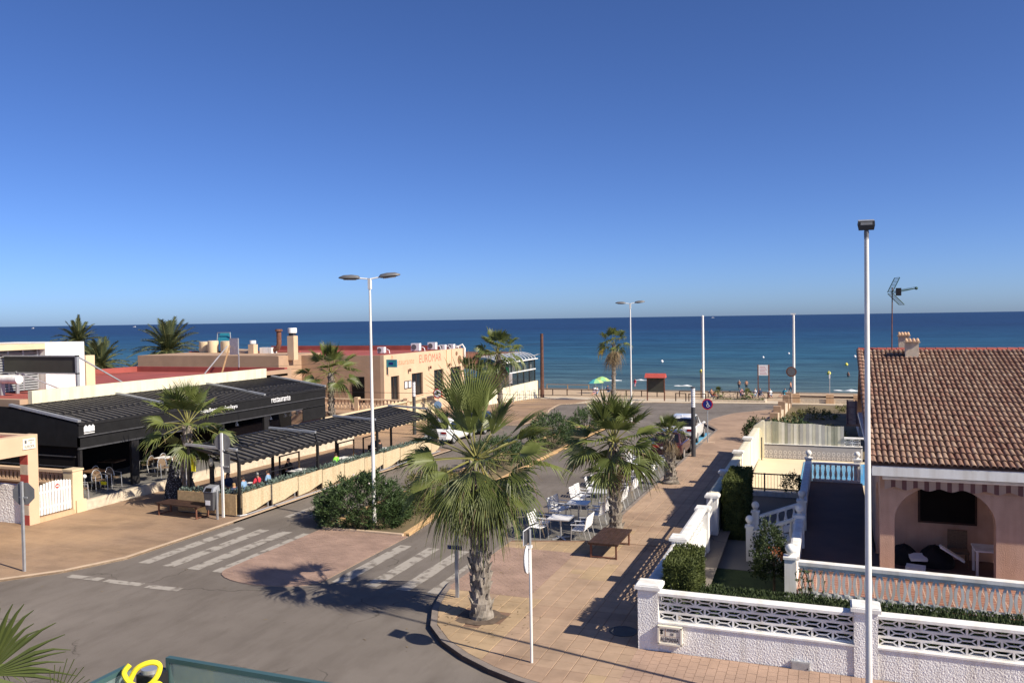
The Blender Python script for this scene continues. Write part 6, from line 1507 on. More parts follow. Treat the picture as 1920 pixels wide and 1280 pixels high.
x,y=-26.1,27.4; t_=thing('menu_stand','tall dark chalkboard menu stand beside the left palm','menu board',(x,y,.06))
b=B(); P=[(-.36,0),(.30,0),(.34,.5),(.22,1.0),(.26,1.5),(.05,1.62),(-.2,1.6),(-.22,1.1),(-.34,.55)]
M=Matrix.Translation((x,y,.06))@Matrix.Rotation(R(25),4,'Z')@Matrix.Rotation(R(-10),4,'X'); b=B(M); b.prismy([(a,c_) for a,c_ in P],-.02,.02); part('board',b,'chalk',t_)
M2=Matrix.Translation((x,y+.55,.06))@Matrix.Rotation(R(25),4,'Z')@Matrix.Rotation(R(14),4,'X'); part('rear_board',B(M2).prismy([(a+.25,c_*.98) for a,c_ in P],-.02,.02),'sign_back',t_)
x,y=-24.1,26.2; t_=thing('menu_post','black menu post with bright yellow sheet at the pergola entrance','sign',(x,y,.06)); part('post',B().box(x-.07,x+.07,y-.05,y+.05,.06,2.75),'black_metal',t_); part('white_strip',B().box(x-.10,x-.07,y-.06,y-.05,.4,2.3),'sign_white',t_)
part('yellow_sheet',B().box(x+.12,x+.42,y-.10,y-.08,1.62,2.25),'yellow',t_); part('arm',B().box(x+.05,x+.45,y-.08,y-.06,2.22,2.26),'black_metal',t_)
t3=thing('menu_post','black post with a pale round ornament right of the yellow sheet','sign',(-23.3,26.6,.06)); part('post',B().box(-23.38,-23.22,26.55,26.65,.06,1.9),'black_metal',t3); b=B(); b.ball((-23.25,26.5,1.95),.14,10,8,0,(.8,.6,1.3)); part('ornament',b,'cream_wall',t3); b=B(); b.lathe([(.05,-.02),(.08,0),(.05,.02)],(-23.3,26.5,2.25),12); part('ring',b,'sign_white',t3)

# ================================================================ cafe tables and chairs
def cafe_chair():
    t_=thing('cafe_chair','','chair',(0,0,0),'white cafe chairs on the lane')
    for sx in (-1,1):
        part('front_leg',B().tube([(sx*.25,-.24,0),(sx*.24,-.22,.44),(sx*.25,-.20,.62)],.014,6),'alu',t_); part('rear_leg',B().tube([(sx*.23,.33,0),(sx*.24,.20,.44),(sx*.23,.30,.90)],.014,6),'alu',t_)
        part('arm',B().bar((sx*.26,-.24,.64),(sx*.25,.24,.66),.045,.022),'sign_white',t_)
    for i in range(5): part('seat_slat',B().box(-.23,.23,-.22+i*.088,-.145+i*.088,.435,.452),'sign_white',t_)
    for i in range(5):
        z=.50+i*.083; yy=.222+.09*(z-.44)/.46; part('back_slat',B().box(-.22,.22,yy,yy+.012,z,z+.066),'sign_white',t_)
    return t_
def cafe_table():
    t_=thing('cafe_table','','table',(0,0,0),'cafe tables on the lane')
    part('top',B().box(-.38,.38,-.38,.38,.715,.74),'white_metal',t_); part('rim',B().box(-.39,.39,-.39,-.38,.705,.742).box(-.39,.39,.38,.39,.705,.742).box(-.39,-.38,-.38,.38,.705,.742).box(.38,.39,-.38,.38,.705,.742),'alu',t_)
    part('column',B().tube([(0,0,.03),(0,0,.715)],.03,10),'alu',t_)
    for i in range(4): a=R(45+90*i); part('foot',B().bar((0,0,.05),(.34*math.cos(a),.34*math.sin(a),.018),.05,.03),'alu',t_)
    return t_
CC=cafe_chair(); CT=cafe_table(); ccu=[]; ctu=[]
ordn=['nearest','second','third','fourth','fifth','sixth','furthest']
rnd=random.Random(12)
for i,y in enumerate((26.7,29.05,31.3,33.6,36.0,38.5,41.2)):
    x=-8.62+rnd.uniform(-.1,.1); z=gz(y)+.006
    o=place(CT,(x,y,z),rnd.uniform(-.08,.08),ordn[i]+' white cafe table of the row on the lane','' or ctu)
    for k,(dx,dy,rz) in enumerate(((-.72,-.27,R(90)),(-.72,.30,R(90)),(.72,-.27,R(-90)),(.72,.30,R(-90)))):
        w=('road side near','road side far','pavement side near','pavement side far')[k]
        place(CC,(x+dx+rnd.uniform(-.06,.06),y+dy+rnd.uniform(-.06,.06),z),rz+rnd.uniform(-.25,.25),'white slatted cafe chair, '+w+' seat of the '+ordn[i]+' cafe table',ccu)
for o in ccu:
    pass
def bistro_chair():
    t_=thing('bistro_chair','','chair',(0,0,0),'aluminium bistro chairs on the restaurant terrace')
    for sx in (-1,1):
        part('front_leg',B().tube([(sx*.25,-.22,0),(sx*.25,-.2,.45),(sx*.25,-.18,.64),(sx*.25,.05,.66),(sx*.22,.2,.66)],.016,6),'alu',t_); part('rear_leg',B().tube([(sx*.2,.3,0),(sx*.2,.2,.45)],.016,6),'alu',t_)
    part('back_hoop',B().tube([(.22*math.cos(math.pi*i/10),.2+.08*math.sin(math.pi*i/10),.45+.42*math.sin(math.pi*i/10)**.8) for i in range(11)],.017,6),'alu',t_)
    part('back_weave',B().add([(-.18,.21,.5),(.18,.21,.5),(.16,.26,.76),(0,.275,.84),(-.16,.26,.76)],[(0,1,2,3,4)]),'rattan',t_); part('seat',B().lathe([(.23,.43),(.235,.445),(.22,.46)],(0,0,0),14),'rattan',t_)
    return t_
def bistro_table():
    t_=thing('bistro_table','','table',(0,0,0),'wooden tables on the restaurant terrace'); part('top',B().box(-.45,.45,-.4,.4,.72,.76),'table_wood',t_); part('column',B().tube([(0,0,.02),(0,0,.72)],.04,8),'black_metal',t_); part('base',B().box(-.3,.3,-.3,.3,0,.025),'black_metal',t_)
    return t_
BC=bistro_chair(); BT=bistro_table(); bcu=[]; btu=[]
for i,(x,y) in enumerate(((-30.0,27.0),(-29.6,30.6),(-31.4,29.2),(-29.8,34.5))):
    place(BT,(x,y,.42),.1*i,('nearest wooden table on the shaded restaurant terrace','wooden table with a white cloth sheet behind the left palm','wooden table at the back of the shaded terrace','wooden table deep in the terrace behind the round road sign')[i],btu)
cp=[(-29.35,26.6,1.3,'nearest bistro chair with a yellow tag at the terrace edge'),(-29.3,27.3,1.5,'second bistro chair from the left along the terrace edge'),(-30.75,26.7,-1.4,'bistro chair across the nearest terrace table, left one'),(-30.7,27.4,-1.6,'bistro chair across the nearest terrace table, right one'),
 (-28.95,29.9,1.2,'bistro chair right of the thick black column at the edge'),(-28.9,30.8,1.7,'bistro chair with white frame before the table with white sheet'),(-29.0,31.5,1.4,'bistro chair half behind the left palm trunk'),(-30.4,30.3,-1.5,'bistro chair behind the table with white sheet, left'),(-30.4,31.1,-1.7,'bistro chair behind the table with white sheet, right'),(-29.1,34.3,1.5,'bistro chair near the yellow menu sheet'),(-29.1,35.2,1.6,'bistro chair behind the round road sign'),(-28.5,25.0,2.4,'lone white framed chair beside the cream gate post')]
for x,y,rz,lab in cp: place(BC,(x,y,.42),rz,lab,bcu)
single('tablecloth',B().box(-29.95,-29.25,30.25,30.95,1.184,1.195),'cl_white','white sheet lying on a terrace table behind the left palm','cloth',(-29.6,30.6,1.18))
single('reserved_tag',B().box(-29.1,-28.8,26.45,26.47,.72,.86),'yellow','small yellow tag on the nearest bistro chair','tag',(-28.95,26.46,.72))
t_=thing('balloon_light','small round white lamp on a stick at the terrace edge','lamp',(-29.4,25.9,.42)); part('globe',B().ball((-29.4,25.9,1.15),.09,10,8),'sign_white',t_,True); part('stick',B().tube([(-29.4,25.9,.42),(-29.4,25.9,1.08)],.012,5),'alu',t_)
DT=thing('diner_table','','table',(0,0,0),'tables under the street pergola'); part('top',B().box(-.4,.4,-.4,.4,.70,.735),'cl_white',DT); part('column',B().tube([(0,0,0),(0,0,.7)],.035,8),'black_metal',DT); part('base',B().box(-.28,.28,-.28,.28,0,.02),'black_metal',DT); dtu=[]
for i,y in enumerate((28.1,31.6,35.4,38.9)): place(DT,(-22.75,y,gz(y)+.06),0,('nearest','second','third','last')[i]+' white topped table under the street pergola',dtu)

# ================================================================ cars
def car(label,cx,y0,L,Wd,H,mt,suv,zb):
    """rear of the car at y0, facing +y"""
    t_=thing('parked_car',label,'car',(cx,y0+L/2,zb)); hw=Wd/2
    # stations: y, half width, underside, beltline, bonnet/boot top
    S=[(0,.86,.42,.92,.94),(.05,.95,.34,.95,.98),(.35,1.0,.28,.97,1.02),(L*.25,1.0,.24,.98,1.02),(L*.5,1.0,.24,.96,1.0),(L*.68,1.0,.24,.93,.97),(L*.85,.97,.26,.82,.88),(L*.97,.88,.32,.66,.72),(L,.72,.38,.56,.58)]
    k=H/1.65; vs=[]; n=0
    for y,w,u,bt,tp in S:
        w*=hw; pr=[(-w*.90,u),(-w,u+.14),(-w*1.0,(u+bt)/2),(-w*.97,bt*k),(-w*.80,tp*k),(w*.80,tp*k),(w*.97,bt*k),(w,(u+bt)/2),(w,u+.14),(w*.90,u)]; n=len(pr)
        vs+=[(cx+a,y0+y,zb+z) for a,z in pr]
    m=len(S); fs=[(j*n+i,j*n+(i+1)%n,(j+1)*n+(i+1)%n,(j+1)*n+i) for j in range(m-1) for i in range(n)]+[tuple(range(n)),tuple(range((m-1)*n+n-1,(m-1)*n-1,-1))]
    fs=[f[::-1] for f in fs]
    part('body',B().add(vs,fs),mt,t_,True)
    yb=.06 if suv else .35
    C=[(yb,.84,.98*k),(yb+.30,.74,H*.955),(yb+.8,.72,H),(L*.42,.72,H*1.0),(L*.53,.72,H*.965),(L*.68,.80,.98*k)]
    vs=[]
    for y,w,z in C:
        zb0=.93*k; vs+=[(cx-hw*.90,y0+y,zb+min(zb0,z)),(cx-hw*w,y0+y,zb+z-.06),(cx-hw*(w-.1),y0+y,zb+z),(cx+hw*(w-.1),y0+y,zb+z),(cx+hw*w,y0+y,zb+z-.06),(cx+hw*.90,y0+y,zb+min(zb0,z))]
    fs=[(j*6+i,(j+1)*6+i,(j+1)*6+i+1,j*6+i+1) for j in range(5) for i in range(5)]
    part('cabin',B().add(vs,fs),mt,t_,True)
    def pane(nm,c4,u0,u1,v0,v1,off):
        a,b_,c_,d_=[Vector(q) for q in c4]; P=lambda u,v:(a.lerp(b_,u)).lerp(d_.lerp(c_,u),v)
        n_=(b_-a).cross(d_-a).normalized()
        if n_.dot(Vector((a+c_)/2)-Vector((cx,y0+L*.4,zb+1.0)))<0: n_=-n_
        part(nm,B().quad(*[P(u,v)+n_*off for u,v in ((u0,v0),(u1,v0),(u1,v1),(u0,v1))]),'dark_glass',t_)
    V=lambda s_,i_:vs[s_*6+i_]
    pane('rear_window',(V(0,2),V(0,3),V(1,3),V(1,2)),-.02,1.02,.16,.9,.014)
    pane('windscreen',(V(5,2),V(5,3),V(4,3),V(4,2)),-.02,1.02,.08,.94,.014)
    for sd,(lo_,hi_) in enumerate(((0,1),(5,4))):
        pane('side_window',(V(1,lo_),V(3,lo_),V(3,hi_),V(1,hi_)),.08,.94,.16,.92,.012); pane('side_window',(V(3,lo_),V(4,lo_),V(4,hi_),V(3,hi_)),.05,.98,.16,.92,.012)
    for sx in (-1,1):
        tl=part('tail_light',B().box(cx+sx*hw*.62-.17,cx+sx*hw*.62+.17,y0-.02,y0+.1,zb+.80*k,zb+.93*k),'tail_red',t_)
        part('headlight',B().box(cx+sx*hw*.6-.16,cx+sx*hw*.6+.16,y0+L-.12,y0+L-.02,zb+.58,zb+.68),'sign_white',t_)
        mr=part('mirror',B().ball((cx+sx*(hw+.10),y0+L*.64,zb+1.02*k),.1,8,6,0,(1,.7,.75)),mt,t_)
        for fy in (.19,.81):
            w=part('wheel',B(),'tyre',t_); yy=y0+L*fy; xx=cx+sx*(hw-.10)
            link('tyre',B().tube([(xx-.11,yy,zb+.34),(xx-.09,yy,zb+.34),(xx+.09,yy,zb+.34),(xx+.11,yy,zb+.34)],[.30,.34,.34,.30],20).mesh('tyre','tyre',t_.location),w)
            link('rim',B().tube([(xx+sx*.112-.004,yy,zb+.34),(xx+sx*.112+.004,yy,zb+.34)],.22,16).mesh('rim','alu',t_.location),w)
    part('number_plate',B().box(cx-.26,cx+.26,y0-.03,y0-.01,zb+.66,zb+.77),'sign_white',t_); part('bumper',B().box(cx-hw*.86,cx+hw*.86,y0-.05,y0+.12,zb+.36,zb+.56),'plastic_black' if suv else mt,t_)
    part('aerial',B().ball((cx,y0+.7,zb+H+.03),.04,6,5,0,(.5,2,1)),mt,t_)
car('white sport utility car parked on the blue disabled bay',-8.72,51.2,4.5,1.86,1.70,'car_white',True,gz(53)-.02)
car('dark red hatchback parked half hidden behind the shaggy short palm',-8.35,44.35,4.0,1.72,1.50,'car_red',False,gz(46)-.01)
car('white car with dark windows parked left behind the foreground palm',-23.0,46.2,4.2,1.75,1.5,'car_white',False,gz(48))
car('dark car parked left in front of the white car past the pergola',-23.0,51.2,4.2,1.75,1.5,'car_dark',False,gz(53))

# ================================================================ people
def person(label,loc,rz,pose,shirt,trousers,hair='hair_dark',h=1.7,name='person',skin_legs=False,bare=False):
    s=h/1.72; J={}; r={}
    def j(n,x,y,z,rx): J[n]=(x*s,y*s,z*s); r[n]=rx*s
    if pose in('stand','walk','wade'):
        st=.16 if pose=='walk' else .03; hz=.92
        j('pel',0,0,hz,.145);j('spine',0,0,1.13,.135);j('chest',0,.0,1.33,.155);j('neck',0,0,1.49,.06);j('head',0,-.02,1.58,.09);j('top',0,-.01,1.69,.075)
        for sg,nm in ((-1,'l'),(1,'r')):
            f=st*sg
            j(nm+'hip',sg*.09,0,.86,.095);j(nm+'knee',sg*.10,-f-.02,.48,.065);j(nm+'ank',sg*.10,-f*1.6+.03,.08,.045);j(nm+'toe',sg*.11,-f*1.6-.12,.035,.035)
            j(nm+'sh',sg*.18,0,1.40,.065);j(nm+'elb',sg*.25,f*.8+.03,1.13,.045);j(nm+'wr',sg*.25,f*.9-.10,.92,.034);j(nm+'hand',sg*.24,f*.9-.14,.82,.04)
    else:   # sitting; recline leans back
        lb_=.0 if pose=='sit' else .30; hz=.50 if pose=='sit' else .32
        j('pel',0,0,hz,.15);j('spine',0,lb_*.4,hz+.22,.14);j('chest',0,lb_*.75,hz+.42,.155);j('neck',0,lb_,hz+.58,.06);j('head',0,lb_-.02,hz+.67,.09);j('top',0,lb_-.01,hz+.78,.075)
        for sg,nm in ((-1,'l'),(1,'r')):
            j(nm+'hip',sg*.10,-.04,hz-.01,.095);j(nm+'knee',sg*.12,-.44,hz+.02,.065);j(nm+'ank',sg*.12,-.50 if pose=='sit' else -.8,.08,.045);j(nm+'toe',sg*.13,-.64 if pose=='sit' else -.86,.04 if pose=='sit' else .16,.035)
            j(nm+'sh',sg*.18,lb_*.8,hz+.49,.065);j(nm+'elb',sg*.25,lb_*.5-.08,hz+.22,.045);j(nm+'wr',sg*.16,-.30,hz+.24,.034);j(nm+'hand',sg*.12,-.38,hz+.26,.04)
    E=[('pel','spine'),('spine','chest'),('chest','neck'),('neck','head'),('head','top')]
    for nm in 'lr': E+=[('pel',nm+'hip'),(nm+'hip',nm+'knee'),(nm+'knee',nm+'ank'),(nm+'ank',nm+'toe'),('chest',nm+'sh'),(nm+'sh',nm+'elb'),(nm+'elb',nm+'wr'),(nm+'wr',nm+'hand')]
    N=list(J); me=bpy.data.meshes.new('tmp'); me.from_pydata([J[n] for n in N],[(N.index(a),N.index(c_)) for a,c_ in E],[])
    ob=bpy.data.objects.new('tmp',me); COL.objects.link(ob); ob.modifiers.new('s','SKIN')
    for i,n in enumerate(N): me.skin_vertices[0].data[i].radius=(r[n],r[n])
    me.skin_vertices[0].data[N.index('pel')].use_root=True
    sb=ob.modifiers.new('d','SUBSURF'); sb.levels=1; sb.render_levels=1
    dg=bpy.context.evaluated_depsgraph_get(); m2=bpy.data.meshes.new_from_object(ob.evaluated_get(dg)); bpy.data.objects.remove(ob)
    m2.name='body'; m2.materials.clear()
    for k in ('skin',shirt,trousers,hair): m2.materials.append(MAT[k])
    cz=J['chest'][2]; nz_=J['neck'][2]; hz_=J['pel'][2]; hd=Vector(J['head'])
    mi=[]
    for p in m2.polygons:
        c=p.center; d=(c-hd)
        arm=abs(c.x)>.215*s and c.z<J['lsh'][2]
        if c.z>nz_+.03*s: mi.append(3 if (d.z>.045*s or d.y>.03*s) else 0)
        elif c.z>nz_-.03*s and abs(c.x)<.1*s: mi.append(0)
        elif arm and c.z<cz-.1*s: mi.append(0)
        elif c.z>hz_+.03*s and c.y>-.2*s: mi.append(0 if bare else 1)
        else:
            low=(c.z<.45*s and pose in('stand','walk','wade')) or (pose not in('stand','walk','wade') and c.y<-.42*s)
            mi.append(0 if (skin_legs and low) else 2)
    m2.polygons.foreach_set('material_index',mi); m2.polygons.foreach_set('use_smooth',[True]*len(mi))
    o=link(name,m2); o.location=loc; o.rotation_euler=(0,0,rz); return tag(o,label,'person')
SEAT=thing('dining_chair','','chair',(0,0,0),'seats under the street pergola')
part('seat',B().box(-.22,.22,-.22,.22,.40,.44),'black_metal',SEAT); part('backrest',B().box(-.22,.22,.20,.23,.44,.85),'black_metal',SEAT)
for sx in (-1,1):
    for sy in (-1,1): part('leg',B().box(sx*.19-.015,sx*.19+.015,sy*.19-.015,sy*.19+.015,0,.40),'black_metal',SEAT)
seu=[]
din=[(-22.25,27.2,-1.3,'cl_blue','cl_navy','hair_dark','diner in a light blue shirt seated nearest the pergola end',1.7),(-22.2,28.0,-1.4,'cl_red','cl_navy','hair_grey','diner in a red top seated behind the near planter',1.72),(-23.2,27.4,1.6,'cl_navy','cl_black','hair_dark','dark haired diner in navy beside the round sign pole',1.78),(-22.3,26.7,-1.8,'cl_navy','cl_blue','hair_fair','fair haired child seated between the planter and the sign pole',1.45),
 (-22.2,28.7,-1.2,'cl_blue','cl_navy','hair_dark','diner in pale blue leaning over the nearest pergola table',1.7),(-22.3,34.0,-1.5,'green_lime','cl_navy','hair_dark','person in a bright lime green jacket seated under the pergola',1.62),(-22.4,38.3,-1.5,'cl_black','cl_navy','hair_dark','diner in black seated towards the far end of the pergola',1.75),(-23.3,39.2,1.5,'cl_navy','cl_black','hair_dark','second dark dressed diner at the far pergola table',1.75),(-23.3,31.6,1.6,'cl_black','cl_black','hair_dark','dark dressed diner behind the wooden frame under the pergola',1.7)]
for x,y,rz,a,c_,hr,lab,h in din:
    z=gz(y)+.06; person(lab,(x,y,z),rz,'sit',a,c_,hr,h); place(SEAT,(x,y,z),rz,'black dining chair under the '+' '.join(lab.split()[:8]),seu)
bz=lambda y: gz(y)-.16
ppl=[(-31.4,139.5,-.6,'walk','cl_red','cl_pink','hair_dark','woman in red walking along the waterline left of the red roofed board'),(-13.9,137.3,2.9,'stand','skin','cl_navy','hair_grey','bather standing left of a pair at the waterline'),(-12.8,137.6,3.3,'stand','skin','cl_black','hair_dark','bather standing right of a pair at the waterline'),(-5.6,127.5,1.2,'walk','skin','cl_navy','hair_dark','person walking on the wet sand beside the white pole')]
for x,y,rz,ps,a,c_,hr,lab in ppl: person(lab,(x,y,bz(y)),rz,ps,a,c_,hr,1.72,skin_legs=True)
person('dark swimmer standing waist deep in the sea',(2.9,168,SEA-.75),2.5,'wade','skin','cl_navy','hair_dark',1.75)
LO=thing('beach_chair','','chair',(0,0,0),'low beach chairs on the sand'); part('seat',B().add([(-.25,-.45,.28),(.25,-.45,.28),(.25,.05,.2),(-.25,.05,.2)],[(0,1,2,3)]),'cl_blue',LO); part('backrest',B().add([(-.25,.05,.2),(.25,.05,.2),(.25,.5,.85),(-.25,.5,.85)],[(0,1,2,3)]),'cl_blue',LO)
for sx in (-.26,.26): part('frame',B().tube([(sx,-.45,0),(sx,-.45,.3),(sx,.05,.2),(sx,.5,.85)],.018,5),'alu',LO); part('leg',B().tube([(sx,-.3,.26),(sx,.35,0)],.018,5),'alu',LO)
lou=[]
bp_=[(-30.2,109.5,.6,'cl_white','cl_navy','hair_grey','person lounging under the blue parasol'),(-28.6,111.0,1.0,'cl_navy','cl_blue','hair_dark','person lounging under the green parasol'),(-27.9,101.5,-.4,'cl_white','cl_pink','hair_dark','person lounging nearer the promenade below the parasols'),(-10.2,104.5,.4,'cl_pink','cl_white','hair_grey','person in pink lounging left in the group on the sand'),(-8.9,105.2,-.5,'cl_white','cl_navy','hair_fair','person in white lounging in the middle of the group on the sand'),(-8.2,107,.5,'cl_navy','cl_white','hair_dark','person in navy lounging behind the group on the sand'),(-6.9,104.2,.2,'cl_white','cl_black','hair_grey','person in white lounging at the right of the group on the sand'),(-5.6,108.5,-.6,'cl_teal','cl_navy','hair_dark','person in teal lounging apart, left of the white pole'),(-13.2,100.5,.9,'skin','cl_red','hair_dark','sunbather reclining left of the two small palms')]
for x,y,rz,a,c_,hr,lab in bp_:
    person(lab,(x,y,bz(y)+.04),rz,'recline',a,c_,hr,1.7,skin_legs=True); place(LO,(x,y,bz(y)),rz,'beach chair under the '+' '.join(lab.split()[:12]),lou)
def bicycle(label,x,y,rz):
    z=gz(y)+.05; t_=thing('bicycle',label,'bicycle',(x,y,z)); M=Matrix.Translation((x,y,z))@Matrix.Rotation(rz,4,'Z')
    for q in (-.5,.5): part('wheel',B(M).tube([(q+.33*math.cos(2*math.pi*i/18),0,.34+.33*math.sin(2*math.pi*i/18)) for i in range(19)],.018,5,0,False),'tyre',t_)
    part('frame',B(M).tube([(-.5,0,.34),(-.15,0,.32),(.38,0,.75),(-.22,0,.75),(-.15,0,.32)],.018,5).tube([(.36,0,.85),(.5,0,.34)],.016,5),'cl_navy',t_); part('handlebar',B(M).tube([(.33,-.25,.98),(.40,0,.9),(.33,.25,.98)],.014,5),'black_metal',t_); part('saddle',B(M).box(-.33,-.12,-.06,.06,.85,.90),'black_metal',t_)
bicycle('bicycle parked on the promenade left beside the beach group',-10.6,96.6,.3); bicycle('bicycle parked on the promenade in the middle of the beach group',-9.3,96.9,-.2); bicycle('bicycle parked on the promenade right below the beach notice',-7.9,96.7,.15)
def parasol(label,x,y,cols,h,r,tilt):
    z=bz(y); t_=thing('beach_parasol',label,'parasol',(x,y,z)); part('pole',B().tube([(x,y,z),(x,y,z+h)],.025,6),'white_metal',t_)
    for i in range(8):
        a0,a1=2*math.pi*i/8,2*math.pi*(i+1)/8; P=lambda a,q,zz:(x+q*math.cos(a),y+q*math.sin(a)*.95,z+zz+tilt*q*math.cos(a))
        part('panel',B().add([P(a0,0,h+.02),P(a0,r*.55,h-.18),P(a1,r*.55,h-.18),P(a0,r,h-.55),P(a1,r,h-.55)],[(0,1,2),(1,3,4,2)]),cols[i%len(cols)],t_)
mat('par_green',(.30,.62,.30),.8,.05,3,trans=.2); mat('par_blue',(.08,.35,.62),.8,.05,3,trans=.2); mat('par_lime',(.45,.65,.22),.8,.05,3,trans=.2); mat('par_teal',(.10,.50,.55),.8,.05,3,trans=.2)
parasol('blue green and yellow striped beach parasol in front',-30.2,110,['par_blue','par_teal','par_green','par_lime'],2.0,1.15,.05); parasol('pale green beach parasol behind the striped one',-30.0,112.6,['par_green','par_lime'],2.3,1.2,-.03)
def buoy(x,y,r,mt,label):
    t_=thing('buoy',label,'buoy',(x,y,SEA),'buoys off the beach'); part('ball',B().ball((x,y,SEA+r*.6),r,10,8),mt,t_,True); part('ring',B().lathe([(r*.3,r*1.55),(r*.3,r*1.8),(r*.1,r*1.85)],(x,y,SEA),8),mt,t_)
mat('buoy_yellow',(.75,.68,.12),.5,.05,3)
for i,(x,y,r,mt,lab) in enumerate(((-41,214,.75,'sign_white','white buoy left of the thin palm'),(-25.5,176,.75,'buoy_yellow','yellow buoy right of the beach lamp post'),(-17.6,238,.6,'sign_white','small white buoy left of the left white pole'),(-12,262,.6,'sign_white','small white buoy just right of the left white pole'),(-.5,174,.75,'buoy_yellow','yellow buoy above the thin beach post'),(3.2,205,.7,'buoy_yellow','yellow buoy further out right of the right pole'),(5.9,243,.7,'sign_white','outer white buoy near the villa roof edge'),(8.6,270,.6,'sign_white','outermost small white buoy near the villa roof edge'),(-131,240,.7,'sign_white','lone white buoy above the peach restaurant roof'))): buoy(x,y,r*.5,mt,lab)
x,y=-.25,118; t_=thing('beach_post','thin white post with a small tag on the beach','post',(x,y,bz(y))); part('pole',B().tube([(x,y,bz(y)),(x,y,bz(y)+3.3)],.05,6),'galvanised',t_); part('tag',B().box(x-.08,x+.08,y-.06,y-.04,bz(y)+2.3,bz(y)+2.9),'sign_white',t_)
def rail_fence(label,x0,x1,y,h,n,mt):
    z=gz(y)-.05; t_=thing('rail_fence',label,'fence',((x0+x1)/2,y,z))
    for i in range(n+1): x=x0+(x1-x0)*i/n; part('post',B().box(x-.05,x+.05,y-.05,y+.05,z,z+h),mt,t_)
    part('rail',B().box(x0,x1,y-.03,y+.03,z+h-.08,z+h),mt,t_)
rail_fence('low brown rail fence on the sand left of the parasols',-46,-19.6,99,.75,14,'wood_brown'); rail_fence('low brown rail fence on the sand right of the information board',-17,-3.5,99.5,.75,8,'wood_brown')
rail_fence('short brown rail on the promenade beside the information board',-16.0,-14.9,91.2,1.0,1,'wood_brown'); rail_fence('short brown rail on the promenade below the left white pole',-14.6,-12.8,91.4,.95,1,'wood_brown')
rail_fence('pale rail frame far left on the sand above the bicycle racks',-40,-33.5,118,.9,2,'wood_tan')
t_=thing('stone_bed','low stone edged planting bed on the promenade with small palms','planting bed',(-9.5,92.7,gz(92.7))); z=gz(92.7); part('edge',B().box(-12.2,-6.6,91.9,92.1,z,z+.3).box(-12.2,-6.6,93.4,93.6,z,z+.3).box(-12.2,-12.0,92.1,93.4,z,z+.3).box(-6.8,-6.6,92.1,93.4,z,z+.3),'chimney_render',t_); part('soil',B().box(-12,-6.8,92.1,93.4,z,z+.2),'dirt',t_); b=B()
for q in range(500): leaf(b,Vector((random.uniform(-12,-6.8),random.uniform(92.1,93.4),z+.2)),rv()+Vector((0,0,1)),random.uniform(.1,.35),.03)
part('ground_cover',b,'olive_bush',t_)
stuff(t_.children[-1])

# ================================================================ cables, sail boats, balcony
def cable(label,p0,p1,sag,r=.012):
    P=[]; p0=Vector(p0);p1=Vector(p1)
    for i in range(25): t=i/24; P.append(p0.lerp(p1,t)-Vector((0,0,sag*4*t*(1-t))))
    single('overhead_cable',B().tube(P,r,5),'black_metal',label,'cable',tuple(p0))
cable('thin overhead cable crossing the whole street low before the sea',(-60,34,4.2),(40,36,4.7),.35,.010)
cable('thin overhead cable from the lamp side to the peach facade',(-48,30,4.9),(-32.0,92.6,3.2),.5,.012)
cable('second thin overhead cable sagging towards the wooden pole',(-50,31,4.6),(-32.0,92.6,4.6),.7,.012)
for x,y,lab in ((-3060,3000,'tiny white boat on the horizon between the two date palms'),(-3720,3000,'tiny white boat on the horizon far left'),(-680,5200,'tiny pale boat on the horizon left of the left white pole')):
    t_=thing('distant_boat',lab,'boat',(x,y,SEA)); part('hull',B().prismy([(x-9,SEA),(x+9,SEA),(x+12,SEA+2.2),(x-10,SEA+2.2)],y-2,y+2),'white_paint',t_); part('cabin',B().prismy([(x-5,SEA+2.2),(x+5,SEA+2.2),(x+3,SEA+4.6),(x-4,SEA+4.6)],y-1.5,y+1.5),'white_paint',t_)
zt=6.7
t_=thing('balcony_glass','grey green glass balcony panel with dark edge, right of the yellow rope','glass panel',(-1.2,1.55,5.8)); part('pane',B().box(-1.485,-.1,1.535,1.547,5.6,zt-.012),'balcony_glass',t_); part('edge',B().box(-1.487,-.1,1.534,1.548,zt-.011,zt),'glass_edge',t_); part('side_edge',B().box(-1.497,-1.487,1.534,1.548,5.6,zt),'glass_edge',t_)
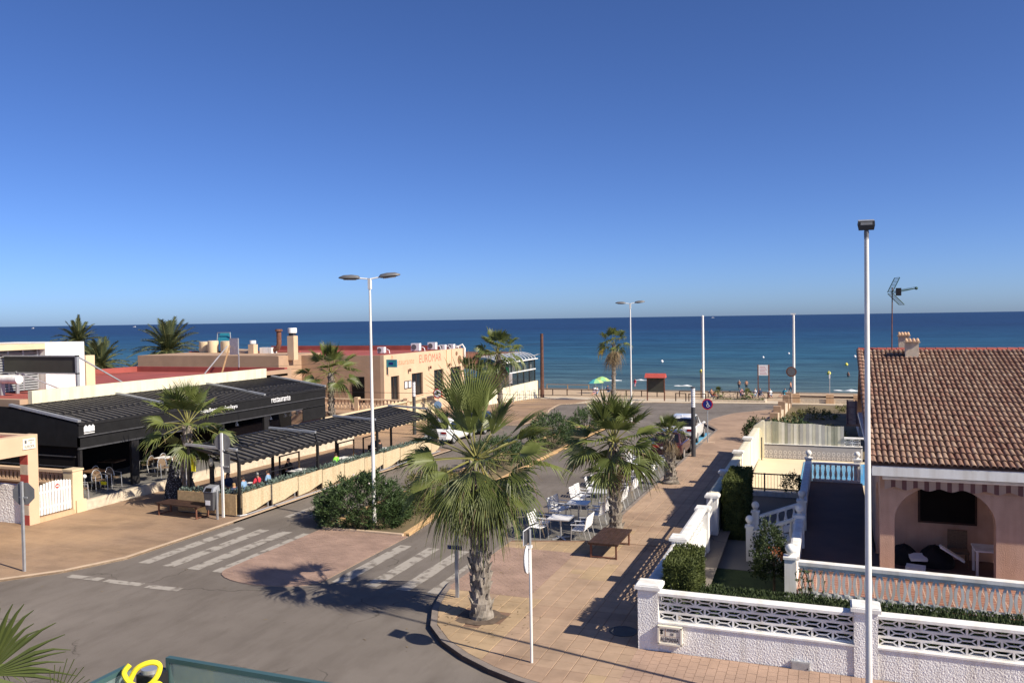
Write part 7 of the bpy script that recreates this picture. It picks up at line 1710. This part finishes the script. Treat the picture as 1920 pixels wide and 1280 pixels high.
t_=thing('balcony_glass','grey green glass balcony panel left of the yellow rope','glass panel',(-1.55,1.2,5.8)); part('pane',B().box(-1.556,-1.544,.3,1.475,5.6,zt-.012),'balcony_glass',t_); part('edge',B().box(-1.557,-1.543,.3,1.475,zt-.011,zt),'glass_edge',t_)
t_=thing('balcony_post','short metal balcony post with a black clamp in the corner','post',(-1.52,1.515,5.6)); part('post',B().tube([(-1.525,1.515,5.6),(-1.525,1.515,zt-.02)],.022,12),'alu',t_,True); part('clamp',B().box(-1.545,-1.49,1.49,1.545,zt-.075,zt-.03),'plastic_black',t_)
rp_=B(); c=Vector((-1.52,1.51,zt-.008)); rw=Vector((.93,.36,0)); 
def rope(pts):
    P=[c+rw*u*1.2+Vector((0,0,v*1.1+.006))+Vector((.03,-.06,0))*(1+w*.6) for u,v,w in pts]; Q=[]
    for i in range(len(P)-1):          # smooth curve through the points
        p0,p1,p2,p3=P[max(i-1,0)],P[i],P[i+1],P[min(i+2,len(P)-1)]
        for k in range(5):
            t=k/5; Q.append(.5*((2*p1)+(p2-p0)*t+(2*p0-5*p1+4*p2-p3)*t*t+(3*p1-p0-3*p2+p3)*t**3))
    rp_.tube(Q+[P[-1]],.0062,8)
rope([(-.045,-.16,0),(-.04,-.09,0),(-.028,-.045,.2),(-.02,-.02,.3),(-.005,.012,.2),(.02,.022,0),(.035,.012,-.2),(.03,-.01,0),(.012,-.025,.3),(-.012,-.015,.5),(-.028,.004,.3),(-.02,.018,0)])
rope([(-.015,-.17,.2),(-.022,-.10,.3),(-.008,-.055,.4),(.01,-.06,.4),(.02,-.10,.3),(.018,-.17,.2)])
rope([(.04,-.17,.2),(.036,-.10,.3),(.036,-.055,.5),(.03,-.03,.5),(.045,-.035,.3),(.05,-.07,.3),(.052,-.16,.2)])
rope([(.02,-.03,.5),(.03,-.045,.6),(.042,-.035,.5),(.04,-.02,.3),(.028,-.018,.5),(.022,-.032,.6)])
rope([(.05,-.045,.2),(.07,-.06,0),(.09,-.10,-.2),(.10,-.17,-.2)])
single('yellow_rope',rp_,'rope_yellow','bright yellow rope knotted round the balcony corner post','rope',tuple(c),smooth=True)
